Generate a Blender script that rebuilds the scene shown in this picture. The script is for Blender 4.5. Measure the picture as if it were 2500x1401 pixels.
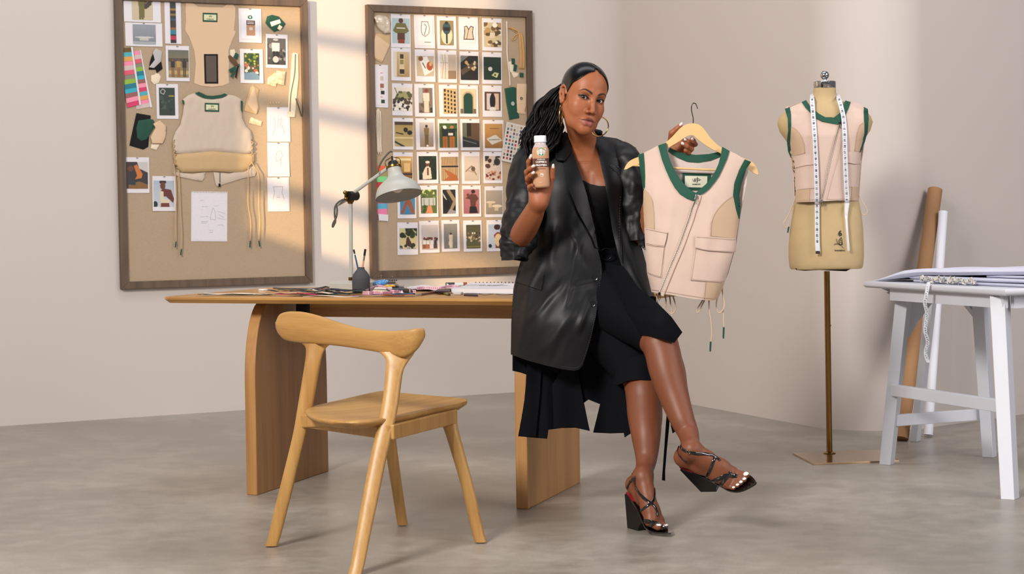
import bpy, bmesh, math, random
import numpy as np
from mathutils import Vector, Matrix, noise
from mathutils.geometry import delaunay_2d_cdt
random.seed(7); RNG = np.random.default_rng(5)
for o in list(bpy.data.objects): bpy.data.objects.remove(o)
scene = bpy.context.scene
COL = scene.collection

# ------------------------------------------------------------------ camera
FPX = 4900.0; CAMH = 1.08; PITCH = math.atan(200.5/FPX); ROLL = 0.015
fw = Vector((0, math.cos(PITCH), -math.sin(PITCH)))
up0 = Vector((0, math.sin(PITCH), math.cos(PITCH))); rt0 = Vector((1, 0, 0))
CR = rt0*math.cos(ROLL) - up0*math.sin(ROLL)
CU = rt0*math.sin(ROLL) + up0*math.cos(ROLL)
CAM = Vector((0, 0, CAMH))
cd = bpy.data.cameras.new('camera'); cam = bpy.data.objects.new('camera', cd); COL.objects.link(cam)
m3 = Matrix((CR, CU, -fw)).transposed()
cam.matrix_world = Matrix.Translation(CAM) @ m3.to_4x4()
cd.sensor_width = 36.0; cd.lens = FPX/2500.0*36.0; cd.clip_start = 0.05; cd.clip_end = 100
cd.dof.use_dof = True; cd.dof.focus_distance = 6.9; cd.dof.aperture_fstop = 13.0
scene.camera = cam
vs = scene.view_settings
vs.view_transform = 'Standard'; vs.look = 'None'; vs.gamma = 1.0; vs.exposure = 0.0
vs.use_curve_mapping = False

# ------------------------------------------------------------------ light
world = bpy.data.worlds.new('studio_air'); scene.world = world; world.use_nodes = True
bg = world.node_tree.nodes['Background']; bg.inputs[0].default_value = (0.93, 0.93, 1.0, 1); bg.inputs[1].default_value = 0.20
def aim(o, tgt):
    o.rotation_euler = (Vector(tgt) - o.location).to_track_quat('-Z', 'Y').to_euler()
def area(name, loc, tgt, size, power, color, sy=None):
    l = bpy.data.lights.new(name, 'AREA'); l.energy = power; l.color = color; l.size = size
    if sy: l.shape = 'RECTANGLE'; l.size_y = sy
    o = bpy.data.objects.new(name, l); COL.objects.link(o); o.location = loc; aim(o, tgt); return o
area('key_softbox', (-2.7, 1.2, 4.3), (0.2, 8.2, 0.8), 1.3, 560, (1.0, 0.95, 0.89))
area('added_fill', (5.4, 2.2, 3.3), (1.6, 9.0, 1.0), 2.2, 170, (1.0, 0.94, 0.93))  # added fill from the right, an unseen source
area('added_top_fill', (0.0, 7.9, 5.4), (0.2, 10.2, 0.9), 4.5, 95, (0.97, 0.96, 1.0), 1.6)  # added overhead out of view to brighten the back walls
area('added_side_fill', (5.0, 6.3, 3.6), (2.6, 10.0, 1.3), 2.0, 75, (1.0, 0.95, 0.95))  # unseen extra light, added to lift the right wall
# warm spot imitating low sun, set outside the added gobo wall
sl = bpy.data.lights.new('warm_spot', 'SPOT'); sl.energy = 8000; sl.color = (1.0, 0.70, 0.38)
sl.shadow_soft_size = 0.022; sl.spot_size = math.radians(75); sl.spot_blend = 0.1
SPOTP = Vector((-6.1, 3.2, 2.72))
so = bpy.data.objects.new('warm_spot', sl); COL.objects.link(so); so.location = SPOTP; aim(so, (-0.9, 11.1, 1.5))

# ------------------------------------------------------------------ pixel helpers
def ray(px, py): return fw + CR*((px-1250)/FPX) - CU*((py-700.5)/FPX)
def P(px, py, Y):
    r = ray(px, py); return CAM + r*(Y/r.y)
def Zp(px, py, z):
    r = ray(px, py); return CAM + r*((z-CAMH)/r.z)
def ppm(Y): return FPX/Y
WA = Vector((-2.584, 10.13, 0)); WD = Vector((0.8776, 0.4793, 0)).normalized(); WN = Vector((WD.y, -WD.x, 0))
def W(px, py, off=0.0):
    r = ray(px, py); a = WA + WN*off
    return CAM + r*((a-CAM).dot(WN)/r.dot(WN))

# ------------------------------------------------------------------ materials
def lin(c):
    return tuple(((v/255)/12.92 if v/255 <= 0.04045 else ((v/255+0.055)/1.055)**2.4) for v in c)
MC = {}
def mat(name, rgb, rough=0.6, metal=0.0, bump=0.0, bscale=60.0, var=0.0, vscale=8.0, sss=0.0, coat=0.0, sheen=0.0, trans=0.0, ior=None, stretch=None, rgb2=None, spec=None, aniso=0):
    if name in MC: return MC[name]
    m = bpy.data.materials.new(name); MC[name] = m; m.use_nodes = True
    nt = m.node_tree; b = nt.nodes['Principled BSDF']; c = lin(rgb)
    b.inputs['Base Color'].default_value = (*c, 1); b.inputs['Roughness'].default_value = rough
    b.inputs['Metallic'].default_value = metal
    if coat: b.inputs['Coat Weight'].default_value = coat; b.inputs['Coat Roughness'].default_value = 0.12
    if sheen: b.inputs['Sheen Weight'].default_value = sheen
    if trans: b.inputs['Transmission Weight'].default_value = trans
    if ior: b.inputs['IOR'].default_value = ior
    if spec is not None: b.inputs['Specular IOR Level'].default_value = spec
    if sss:
        b.inputs['Subsurface Weight'].default_value = sss; b.inputs['Subsurface Radius'].default_value = (0.012, 0.005, 0.003)
        b.inputs['Subsurface Scale'].default_value = 1.0
    tc = nt.nodes.new('ShaderNodeTexCoord'); mp = nt.nodes.new('ShaderNodeMapping')
    nt.links.new(tc.outputs['Object'], mp.inputs['Vector'])
    if stretch: mp.inputs['Scale'].default_value = stretch
    n = nt.nodes.new('ShaderNodeTexNoise'); n.inputs['Scale'].default_value = vscale; n.inputs['Detail'].default_value = 6
    nt.links.new(mp.outputs[0], n.inputs['Vector'])
    c2 = lin(rgb2) if rgb2 else tuple(v*0.6 for v in c)
    mx = nt.nodes.new('ShaderNodeMix'); mx.data_type = 'RGBA'
    mr = nt.nodes.new('ShaderNodeMapRange'); mr.inputs['From Min'].default_value = 0.35; mr.inputs['From Max'].default_value = 0.68
    mr.inputs['To Max'].default_value = var if var else 0.06
    nt.links.new(n.outputs[0], mr.inputs['Value']); nt.links.new(mr.outputs[0], mx.inputs[0])
    mx.inputs[6].default_value = (*c, 1); mx.inputs[7].default_value = (*c2, 1)
    nt.links.new(mx.outputs[2], b.inputs['Base Color'])
    if bump:
        n2 = nt.nodes.new('ShaderNodeTexNoise'); n2.inputs['Scale'].default_value = bscale; n2.inputs['Detail'].default_value = 5
        nt.links.new(mp.outputs[0], n2.inputs['Vector'])
        bp = nt.nodes.new('ShaderNodeBump'); bp.inputs['Strength'].default_value = bump; bp.inputs['Distance'].default_value = 0.004
        nt.links.new(n2.outputs[0], bp.inputs['Height']); nt.links.new(bp.outputs[0], b.inputs['Normal'])
    return m
def vcmat(name, rough=0.6, sss=0.0, spec=None, rattr=False):
    if name in MC: return MC[name]
    m = bpy.data.materials.new(name); MC[name] = m; m.use_nodes = True
    nt = m.node_tree; b = nt.nodes['Principled BSDF']; a = nt.nodes.new('ShaderNodeAttribute'); a.attribute_name = 'tint'
    nt.links.new(a.outputs['Color'], b.inputs['Base Color']); b.inputs['Roughness'].default_value = rough
    if spec is not None: b.inputs['Specular IOR Level'].default_value = spec
    if sss:
        b.inputs['Subsurface Weight'].default_value = sss; b.inputs['Subsurface Radius'].default_value = (0.012, 0.005, 0.003)
        b.inputs['Subsurface Scale'].default_value = 1.0
    if rattr:
        nt.links.new(a.outputs['Alpha'], b.inputs['Roughness'])
    return m
def woodmat(name, rgb, rgb2, axis='X', rough=0.42, scale=1.0, rot=0.0):
    if name in MC: return MC[name]
    m = bpy.data.materials.new(name); MC[name] = m; m.use_nodes = True
    nt = m.node_tree; b = nt.nodes['Principled BSDF']; b.inputs['Roughness'].default_value = rough
    tc = nt.nodes.new('ShaderNodeTexCoord'); mp = nt.nodes.new('ShaderNodeMapping'); nt.links.new(tc.outputs['Object'], mp.inputs['Vector'])
    s = {'X': (0.6, 14, 14), 'Y': (14, 0.6, 14), 'Z': (14, 14, 0.6)}[axis]; mp.inputs['Scale'].default_value = tuple(v*scale for v in s)
    if rot:
        mr_ = nt.nodes.new('ShaderNodeVectorRotate'); mr_.rotation_type = 'Z_AXIS'; mr_.inputs['Angle'].default_value = rot
        nt.links.new(tc.outputs['Object'], mr_.inputs['Vector']); nt.links.new(mr_.outputs[0], mp.inputs['Vector'])
    n = nt.nodes.new('ShaderNodeTexNoise'); n.inputs['Scale'].default_value = 2.2; n.inputs['Detail'].default_value = 8; n.inputs['Distortion'].default_value = 0.6
    nt.links.new(mp.outputs[0], n.inputs['Vector'])
    n2 = nt.nodes.new('ShaderNodeTexNoise'); n2.inputs['Scale'].default_value = 16; n2.inputs['Detail'].default_value = 3
    nt.links.new(mp.outputs[0], n2.inputs['Vector'])
    ad = nt.nodes.new('ShaderNodeMath'); ad.operation = 'MULTIPLY_ADD'; ad.inputs[1].default_value = 0.35; nt.links.new(n2.outputs[0], ad.inputs[0]); nt.links.new(n.outputs[0], ad.inputs[2])
    cr = nt.nodes.new('ShaderNodeValToRGB'); nt.links.new(ad.outputs[0], cr.inputs[0])
    cr.color_ramp.elements[0].position = 0.45; cr.color_ramp.elements[0].color = (*lin(rgb2), 1)
    cr.color_ramp.elements[1].position = 0.78; cr.color_ramp.elements[1].color = (*lin(rgb), 1)
    nt.links.new(cr.outputs[0], b.inputs['Base Color'])
    bp = nt.nodes.new('ShaderNodeBump'); bp.inputs['Strength'].default_value = 0.12; bp.inputs['Distance'].default_value = 0.002
    nt.links.new(ad.outputs[0], bp.inputs['Height']); nt.links.new(bp.outputs[0], b.inputs['Normal'])
    return m

# ------------------------------------------------------------------ mesh builders  (each returns (verts, faces))
def join(*ms):
    V = []; Fc = []
    for v, f in ms:
        k = len(V); V += [Vector(q) for q in v]; Fc += [tuple(i+k for i in q) for q in f]
    return V, Fc
def hexa(a, b):     # two 4-point rings
    V = list(a)+list(b)
    return V, [(3, 2, 1, 0), (4, 5, 6, 7), (0, 1, 5, 4), (1, 2, 6, 5), (2, 3, 7, 6), (3, 0, 4, 7)]
def box(c, sx, sy, sz, ax=Vector((1, 0, 0)), ay=None, az=Vector((0, 0, 1))):
    c = Vector(c); ax = Vector(ax).normalized(); az = Vector(az).normalized()
    ay = ay or az.cross(ax); X = ax*sx/2; Y = ay*sy/2; Z = az*sz/2
    return hexa([c-X-Y-Z, c+X-Y-Z, c+X+Y-Z, c-X+Y-Z], [c-X-Y+Z, c+X-Y+Z, c+X+Y+Z, c-X+Y+Z])
def loft(rings, caps=True, closed=True):
    n = len(rings[0]); V = [Vector(p) for r in rings for p in r]; Fc = []
    for i in range(len(rings)-1):
        for j in range(n if closed else n-1):
            a = i*n+j; b = i*n+(j+1) % n; Fc.append((a, b, b+n, a+n))
    if caps:
        Fc.append(tuple(range(n-1, -1, -1))); Fc.append(tuple((len(rings)-1)*n+j for j in range(n)))
    return V, Fc
def spl(pts, n):
    """catmull-rom through points (vectors or tuples), n samples per span"""
    A = [np.array(tuple(p), float) for p in pts]; out = []
    for i in range(len(A)-1):
        p0 = A[i-1] if i else 2*A[0]-A[1]; p1 = A[i]; p2 = A[i+1]; p3 = A[i+2] if i+2 < len(A) else 2*A[-1]-A[-2]
        for k in range(n):
            t = k/n; out.append(0.5*((2*p1)+(-p0+p2)*t+(2*p0-5*p1+4*p2-p3)*t*t+(-p0+3*p1-3*p2+p3)*t**3))
    out.append(A[-1]); return out
def tube(pts, rad, seg=10, flat=1.0, upv=None, caps=True):
    """rad: number or list; flat <1 squashes along frame normal"""
    pts = [Vector(p) for p in pts]; n = len(pts)
    if not hasattr(rad, '__len__'): rad = [rad]*n
    rings = []; prev = Vector(upv) if upv else None
    for i, p in enumerate(pts):
        t = (pts[min(i+1, n-1)]-pts[max(i-1, 0)]).normalized()
        if prev is None: prev = t.orthogonal()
        b = t.cross(prev)
        if b.length < 1e-5: b = t.orthogonal()
        b.normalize(); nn = b.cross(t).normalized(); prev = nn if upv is None else Vector(upv)
        rings.append([p + b*(math.cos(2*math.pi*j/seg)*rad[i]) + nn*(math.sin(2*math.pi*j/seg)*rad[i]*flat) for j in range(seg)])
    return loft(rings, caps)
def lathe(prof, base, axis=(0, 0, 1), seg=32, sx=1.0, caps=True):
    """prof: (radius, height)"""
    z = Vector(axis).normalized(); x = z.orthogonal().normalized() if abs(z.z) < 0.999 else Vector((1, 0, 0)); y = z.cross(x)
    base = Vector(base)
    return loft([[base+z*h+x*(r*math.cos(2*math.pi*j/seg))+y*(r*sx*math.sin(2*math.pi*j/seg)) for j in range(seg)] for r, h in prof], caps)
def sphere(c, r, seg=16, rings=10, M=None):
    V = []; Fc = []
    rr = r if hasattr(r, '__len__') else (r, r, r)
    for i in range(rings+1):
        th = math.pi*i/rings
        for j in range(seg):
            ph = 2*math.pi*j/seg
            v = Vector((rr[0]*math.sin(th)*math.cos(ph), rr[1]*math.sin(th)*math.sin(ph), rr[2]*math.cos(th)))
            V.append(Vector(c)+(M @ v if M else v))
    for i in range(rings):
        for j in range(seg):
            Fc.append((i*seg+j, (i+1)*seg+j, (i+1)*seg+(j+1) % seg, i*seg+(j+1) % seg))
    return V, Fc
def inpoly(x, y, poly):
    c = False; j = len(poly)-1
    for i in range(len(poly)):
        xi, yi = poly[i]; xj, yj = poly[j]
        if (yi > y) != (yj > y) and x < (xj-xi)*(y-yi)/(yj-yi)+xi: c = not c
        j = i
    return c
def panel(poly, df, step=5.0, mapf=None, holes=()):
    """triangulated sheet: outline in picture units, lifted by df(px,py)->depth (or mapf(px,py)->point)"""
    f = mapf or (lambda x, y: P(x, y, df(x, y)))
    pts = []; edges = []
    def addloop(pl):
        k0 = len(pts); loop = []
        for i in range(len(pl)):
            a = pl[i]; b = pl[(i+1) % len(pl)]; d = math.hypot(b[0]-a[0], b[1]-a[1]); n = max(1, int(round(d/step)))
            for k in range(n): loop.append((a[0]+(b[0]-a[0])*k/n, a[1]+(b[1]-a[1])*k/n))
        pts.extend(loop); m = len(loop)
        edges.extend([(k0+i, k0+(i+1) % m) for i in range(m)]); return loop
    lp = addloop(poly); hl = [addloop(h) for h in holes]
    arr = np.array(pts)
    x0, y0 = arr.min(0); x1, y1 = arr.max(0)
    j = 0; y = y0+step*0.5
    while y < y1:
        x = x0+step*0.5+(step*0.5 if j % 2 else 0)
        while x < x1:
            if inpoly(x, y, poly) and not any(inpoly(x, y, h) for h in holes):
                if ((arr[:, 0]-x)**2+(arr[:, 1]-y)**2).min() > (0.5*step)**2: pts.append((x, y))
            x += step
        y += step*0.87; j += 1
    r = delaunay_2d_cdt([Vector(p) for p in pts], edges, [], 0 if False else 0, 1e-5)
    V2, _, F2 = r[0], r[1], r[2]
    Fc = []
    for t in F2:
        cx = sum(V2[i].x for i in t)/len(t); cy = sum(V2[i].y for i in t)/len(t)
        if inpoly(cx, cy, poly) and not any(inpoly(cx, cy, h) for h in holes): Fc.append(tuple(reversed(t)))
    return [f(v.x, v.y) for v in V2], Fc
def thick(m, t, mode='n', d=None):
    """give a sheet real thickness; moves the copy along -normal (or vector d)"""
    V, Fc = m; V = [Vector(v) for v in V]; n = len(V)
    N = [Vector((0, 0, 0)) for _ in V]; cnt = {}
    for q in Fc:
        nn = (V[q[1]]-V[q[0]]).cross(V[q[2]]-V[q[0]])
        for i in q: N[i] += nn
        for i in range(len(q)):
            a, b = q[i], q[(i+1) % len(q)]; cnt[(a, b)] = 1
    if d is not None: V2 = [v+Vector(d)*t for v in V]
    else: V2 = [v-(N[i].normalized() if N[i].length else Vector((0, 1, 0)))*t for i, v in enumerate(V)]
    F2 = [tuple(reversed([i+n for i in q])) for q in Fc]
    side = [(b, a, a+n, b+n) for (a, b) in cnt if (b, a) not in cnt]
    return V+V2, list(Fc)+F2+side
def prism(pts, d):
    """closed polygon extruded by vector d"""
    n = len(pts); V = [Vector(p) for p in pts]+[Vector(p)+Vector(d) for p in pts]
    return V, [tuple(range(n-1, -1, -1)), tuple(range(n, 2*n))]+[(i, (i+1) % n, (i+1) % n+n, i+n) for i in range(n)]

def org(o):
    q = Vector((0, 0, 0))
    while o: q += o.location; o = o.parent
    return q
def obj(name, m, material, parent=None, smooth=True, bevel=0.0, bseg=2, angle=40, sub=0, tint=None, fix=True):
    V, Fc = m; V = [Vector(v) for v in V]
    if parent: o0 = org(parent)
    else:
        zs = min(v.z for v in V); o0 = Vector(((min(v.x for v in V)+max(v.x for v in V))/2, (min(v.y for v in V)+max(v.y for v in V))/2, zs))
    me = bpy.data.meshes.new(name); me.from_pydata([v-o0 for v in V], [], Fc)
    if fix:
        bm = bmesh.new(); bm.from_mesh(me); bmesh.ops.recalc_face_normals(bm, faces=bm.faces); bm.to_mesh(me); bm.free()
    o = bpy.data.objects.new(name, me); COL.objects.link(o)
    if parent: o.parent = parent
    else: o.location = o0
    mats = material if isinstance(material, (list, tuple)) else [material]
    for q in mats: me.materials.append(q)
    if tint is not None:
        at = me.attributes.new('tint', 'FLOAT_COLOR', 'POINT'); at.data.foreach_set('color', np.asarray(tint, np.float32).ravel())
    if bevel:
        b = o.modifiers.new('bevel', 'BEVEL'); b.width = bevel; b.segments = bseg; b.limit_method = 'ANGLE'; b.angle_limit = math.radians(35)
    if sub:
        s = o.modifiers.new('sub', 'SUBSURF'); s.levels = sub; s.render_levels = sub
    if smooth:
        me.shade_smooth()
        if angle < 180: me.set_sharp_from_angle(angle=math.radians(angle))
    return o
def tag(o, label=None, cat=None, group=None, kind=None):
    if label: o['label'] = label
    if cat: o['category'] = cat
    if group: o['group'] = group
    if kind: o['kind'] = kind
    return o
def thing(name, label, cat, loc, group=None):
    o = bpy.data.objects.new(name, None); o.empty_display_size = 0.05; COL.objects.link(o); o.location = loc
    return tag(o, label, cat, group)
def struct(name, m, material, **k):
    o = obj(name, m, material, **k); o['kind'] = 'structure'; return o
FONT = {}
def textmesh(s, size, mapf, bold=False, align='CENTER'):
    """lettering -> (verts, faces) with mapf(x,y)->point"""
    cu = bpy.data.curves.new('t', 'FONT'); cu.body = s; cu.size = size; cu.align_x = align; cu.align_y = 'CENTER'
    if bold: cu.offset = size*0.03
    cu.resolution_u = 3
    to = bpy.data.objects.new('t', cu); COL.objects.link(to); dg = bpy.context.evaluated_depsgraph_get()
    me = bpy.data.meshes.new_from_object(to.evaluated_get(dg))
    V = [mapf(v.co.x, v.co.y) for v in me.vertices]; Fc = [tuple(p.vertices) for p in me.polygons]
    bpy.data.objects.remove(to); bpy.data.curves.remove(cu); bpy.data.meshes.remove(me)
    return V, Fc
def hoop(c, ax1, ax2, r1, r2, rad):
    n_ = ax1.cross(ax2).normalized(); rings = []
    for k in range(32):
        t = 2*math.pi*k/32; o_ = ax1*(math.cos(t)*r1)+ax2*(math.sin(t)*r2); out = o_.normalized(); rings.append([Vector(c)+o_+out*(math.cos(2*math.pi*j/8)*rad)+n_*(math.sin(2*math.pi*j/8)*rad) for j in range(8)])
    V, Fc = loft(rings, False); Fc += [(31*8+j, 31*8+(j+1) % 8, (j+1) % 8, j) for j in range(8)]; return V, Fc
# ================================================================== ROOM
def wallmat():
    m = mat('wall_paint', (196, 187, 181), rough=0.85, bump=0.05, bscale=40, var=0.10, vscale=1.3, rgb2=(188, 178, 171)); return m
def concrete():
    m = bpy.data.materials.new('polished_concrete'); m.use_nodes = True; nt = m.node_tree; b = nt.nodes['Principled BSDF']
    tc = nt.nodes.new('ShaderNodeTexCoord')
    n1 = nt.nodes.new('ShaderNodeTexNoise'); n1.inputs['Scale'].default_value = 1.1; n1.inputs['Detail'].default_value = 9; n1.inputs['Roughness'].default_value = 0.62; n1.inputs['Distortion'].default_value = 0.4
    n2 = nt.nodes.new('ShaderNodeTexNoise'); n2.inputs['Scale'].default_value = 14; n2.inputs['Detail'].default_value = 8
    n3 = nt.nodes.new('ShaderNodeTexNoise'); n3.inputs['Scale'].default_value = 130; n3.inputs['Detail'].default_value = 4
    for n in (n1, n2, n3): nt.links.new(tc.outputs['Object'], n.inputs['Vector'])
    a = nt.nodes.new('ShaderNodeMath'); a.operation = 'MULTIPLY_ADD'; a.inputs[1].default_value = 0.35; nt.links.new(n2.outputs[0], a.inputs[0]); nt.links.new(n1.outputs[0], a.inputs[2])
    a2 = nt.nodes.new('ShaderNodeMath'); a2.operation = 'MULTIPLY_ADD'; a2.inputs[1].default_value = 0.2; nt.links.new(n3.outputs[0], a2.inputs[0]); nt.links.new(a.outputs[0], a2.inputs[2])
    cr = nt.nodes.new('ShaderNodeValToRGB'); nt.links.new(a2.outputs[0], cr.inputs[0])
    e = cr.color_ramp.elements; e[0].position = 0.5; e[0].color = (*lin((112, 106, 97)), 1); e[1].position = 1.0; e[1].color = (*lin((172, 165, 155)), 1)
    x = e.new(0.74); x.color = (*lin((140, 133, 123)), 1)
    nt.links.new(cr.outputs[0], b.inputs['Base Color'])
    mr = nt.nodes.new('ShaderNodeMapRange'); mr.inputs['From Min'].default_value = 0.4; mr.inputs['From Max'].default_value = 1.0; mr.inputs['To Min'].default_value = 0.26; mr.inputs['To Max'].default_value = 0.46
    nt.links.new(a.outputs[0], mr.inputs['Value']); nt.links.new(mr.outputs[0], b.inputs['Roughness'])
    bp = nt.nodes.new('ShaderNodeBump'); bp.inputs['Strength'].default_value = 0.08; bp.inputs['Distance'].default_value = 0.01
    nt.links.new(a2.outputs[0], bp.inputs['Height']); nt.links.new(bp.outputs[0], b.inputs['Normal'])
    return m
WALL = wallmat(); HW = 4.2
C0 = WA - WD*3.2; C1 = Vector((0.4917, 11.81, 0)); C2 = Vector((1.601, 9.12, 0)); C3 = C2 + (Vector((2.54, 9.96, 0))-C2).normalized()*3.6
def wall(name, a, b, th=0.15, h=HW, z0=0):
    d = (b-a).normalized(); n = Vector((-d.y, d.x, 0))   # away from the room
    return struct(name, prism([a, b, b+n*th, a+n*th] if z0 == 0 else [a+Vector((0,0,z0)), b+Vector((0,0,z0)), b+n*th+Vector((0,0,z0)), a+n*th+Vector((0,0,z0))], (0, 0, h-z0)), WALL, smooth=False)
TH = 0.15
def arcpts(a, c, b, r, n=10):
    """round the corner a-c-b with radius r"""
    d1 = (a-c).normalized(); d2 = (b-c).normalized(); ang = d1.angle(d2); L = r/math.tan(ang/2)
    p1 = c+d1*L; p2 = c+d2*L; bis = (d1+d2).normalized(); o = c+bis*(r/math.sin(ang/2)); out = []
    for k in range(n+1):
        v = (p1-o).lerp(p2-o, k/n).normalized()*r; out.append(o+v)
    return out
def wallrun(name, pts):
    n = len(pts); off = []
    for i in range(n):
        d = (pts[min(i+1, n-1)]-pts[max(i-1, 0)]).normalized(); off.append(pts[i]+Vector((-d.y, d.x, 0))*TH)
    rings = [[p, q, q+Vector((0, 0, HW)), p+Vector((0, 0, HW))] for p, q in zip(pts, off)]
    return struct(name, loft(rings), WALL, angle=50)
r1 = arcpts(C0, C1, C2, 0.38, 44); r2 = arcpts(C1, C2, C3, 0.32, 44)
wallrun('wall_back', [C0]+r1[:23])
wallrun('wall_middle', r1[22:]+r2[:23])
wallrun('wall_right', r2[22:]+[C3])
struct('floor', box((0, 5, -0.05), 16, 22, 0.1), concrete(), smooth=False)
# unseen wall added as a gobo: slit and bars shape the warm patch
wx = -4.3
def tow(p):      # from a point on the back wall through the spot lamp to the gobo plane
    t = (wx-SPOTP.x)/(p.x-SPOTP.x); return SPOTP+(p-SPOTP)*t
wl = tow(W(622, 300)); wr = tow(W(1232, 20)); wbm = tow(W(850, 640)); wm1 = tow(W(800, 92)); wm2 = tow(W(800, 272)); wm3 = tow(W(610, 430)); wv = tow(W(1066, 350))
wy0, wy1 = wl.y, wr.y; wz0 = wbm.z; wz1 = wm1.z+(wm1.z-wm2.z)*1.0
def wbox(y0, y1, z0, z1, t=0.03): return box((wx-t/2, (y0+y1)/2, (z0+z1)/2), t, y1-y0, z1-z0)
if wy0 > wy1: wy0, wy1 = wy1, wy0
wy0 -= 0.03
struct('gobo_wall', join(wbox(1.0, wy0, 0, 4.2), wbox(wy1, 8.7, 0, 4.2), wbox(wy0, wy1, 0, wz0), wbox(wy0, wy1, wz1, 4.2)), WALL, smooth=False)
wf = []
for z in (wm1.z, wm2.z, wm3.z-0.0): wf.append(box((wx-0.04, (wy0+wy1)/2, z), 0.03, wy1-wy0, 0.026))
wf.append(box((wx-0.04, wv.y, (wz0+wz1)/2), 0.03, 0.032, wz1-wz0))
struct('gobo_bars', join(*wf), mat('gobo_bar_paint', (235, 232, 225), 0.5), smooth=False)

# ================================================================== PIN BOARDS
LINEN = mat('board_linen', (174, 153, 127), rough=0.95, bump=0.5, bscale=420, var=0.22, vscale=160, rgb2=(142, 121, 98), stretch=(1, 1, 1.0))
DARKW = woodmat('board_frame_wood', (98, 79, 62), (76, 61, 48), 'Z', 0.55)
def board(name, label, BL, BR, TL, TR, group=None):
    p = {k: W(*q) for k, q in dict(bl=BL, br=BR, tl=TL, tr=TR).items()}
    u0 = (p['bl']-WA).dot(WD); u1 = (p['br']-WA).dot(WD); u2 = (p['tl']-WA).dot(WD); u3 = (p['tr']-WA).dot(WD)
    ul = (u0+u2)/2; ur = (u1+u3)/2; zb = (p['bl'].z+p['br'].z)/2; zt = (p['tl'].z+p['tr'].z)/2
    base = WA+WD*((ul+ur)/2)+WN*0.015+Vector((0, 0, zb))
    r = thing(name, label, 'pin board', base, group)
    fwid = 0.038; C = lambda u, z, off: WA+WD*u+WN*off+Vector((0, 0, z))
    obj('linen_panel', prism([C(ul+.02, zb+.02, 0.004), C(ur-.02, zb+.02, 0.004), C(ur-.02, zt-.02, 0.004), C(ul+.02, zt-.02, 0.004)], WN*0.014), LINEN, r, smooth=False)
    o = [(ul, zb), (ur, zb), (ur, zt), (ul, zt)]; i = [(ul+fwid, zb+fwid), (ur-fwid, zb+fwid), (ur-fwid, zt-fwid), (ul+fwid, zt-fwid)]
    for k in range(4):
        a, b = o[k], o[(k+1) % 4]; c, d = i[(k+1) % 4], i[k]
        obj('frame_rail', prism([C(*a, 0.002), C(*b, 0.002), C(*c, 0.002), C(*d, 0.002)], WN*0.036), DARKW, r, smooth=False, bevel=0.002)
    return r
board('pin_board', 'large linen pin board on the left with garment patterns, swatches and a beige vest back', (293, 705), (757, 690), (275, -14), (745, -2))
board('pin_board', 'linen pin board behind the lamp holding a grid of small photo prints', (905, 681), (1302, 662), (887, 8), (1292, 31))

# ================================================================== DESK
TA = math.radians(23.8); E1 = Vector((math.cos(TA), -math.sin(TA), 0)); E2 = Vector((math.sin(TA), math.cos(TA), 0)); TO = Vector((0.003, 7.10, 0)); TZ = 0.75
def T(u, v, z): return TO+E1*u+E2*v+Vector((0, 0, z))
OAK = (182, 136, 74); OAKD = (154, 108, 54)
OAKX = woodmat('desk_oak_top', OAK, OAKD, 'X', 0.4, rot=TA); OAKZ = woodmat('desk_oak_leg', (172, 126, 74), (148, 103, 56), 'Z', 0.45, 0.5)
desk = thing('desk', 'long oak desk with slab legs the woman sits on', 'desk', T(-0.5, 0.38, 0))
# rounded-corner top with chamfered underside
def rrect(u0, u1, v0, v1, r, n=6):
    out = []
    for cu, cv, a0 in ((u1-r, v0+r, -90), (u1-r, v1-r, 0), (u0+r, v1-r, 90), (u0+r, v0+r, 180)):
        for k in range(n+1):
            a = math.radians(a0+90*k/n); out.append((cu+r*math.cos(a), cv+r*math.sin(a)))
    return out
ur0, ur1, vr0, vr1 = -1.455, 0.385, -0.045, 0.80
tr = []
for ins, z, rr in ((0.006, TZ, 0.05), (0.0, TZ-0.003, 0.055), (0.0, TZ-0.010, 0.055), (0.014, TZ-0.024, 0.05)):
    tr.append([T(u, v, z) for u, v in rrect(ur0+ins, ur1-ins, vr0+ins, vr1-ins, rr)])
obj('tabletop', loft(tr), OAKX, desk, angle=30)
def slab(u0, u1):
    prof = [(0, 0), (0, .42)]+[(0.15*(1-math.cos(a)), .42+(.306)*math.sin(a)) for a in np.linspace(0.1, math.radians(85), 12)]
    vmax = 0.70; pts = [(v, z) for v, z in prof]+[(vmax-v, z) for v, z in reversed(prof)]
    e2 = Vector((math.sin(math.radians(17.4)), math.cos(math.radians(17.4)), 0)); return prism([T(u0, 0, 0)+e2*v+Vector((0, 0, z)) for v, z in pts], E1*(u1-u0))
obj('leg', slab(-1.112, -1.066), OAKZ, desk, bevel=0.003, angle=30)
obj('leg', slab(0.0, 0.046), OAKZ, desk, bevel=0.003, angle=30)
obj('apron', box(T(-0.51, 0.36, 0.69), 1.01, 0.05, 0.068, ax=E1), OAKX, desk, smooth=False, bevel=0.002)
for u_ in (-1.046, -0.02): obj('bracket', box(T(u_, 0.365, 0.69), 0.036, 0.10, 0.069, ax=E1), mat('black_steel', (18, 17, 17), 0.5), desk, smooth=False)

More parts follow.
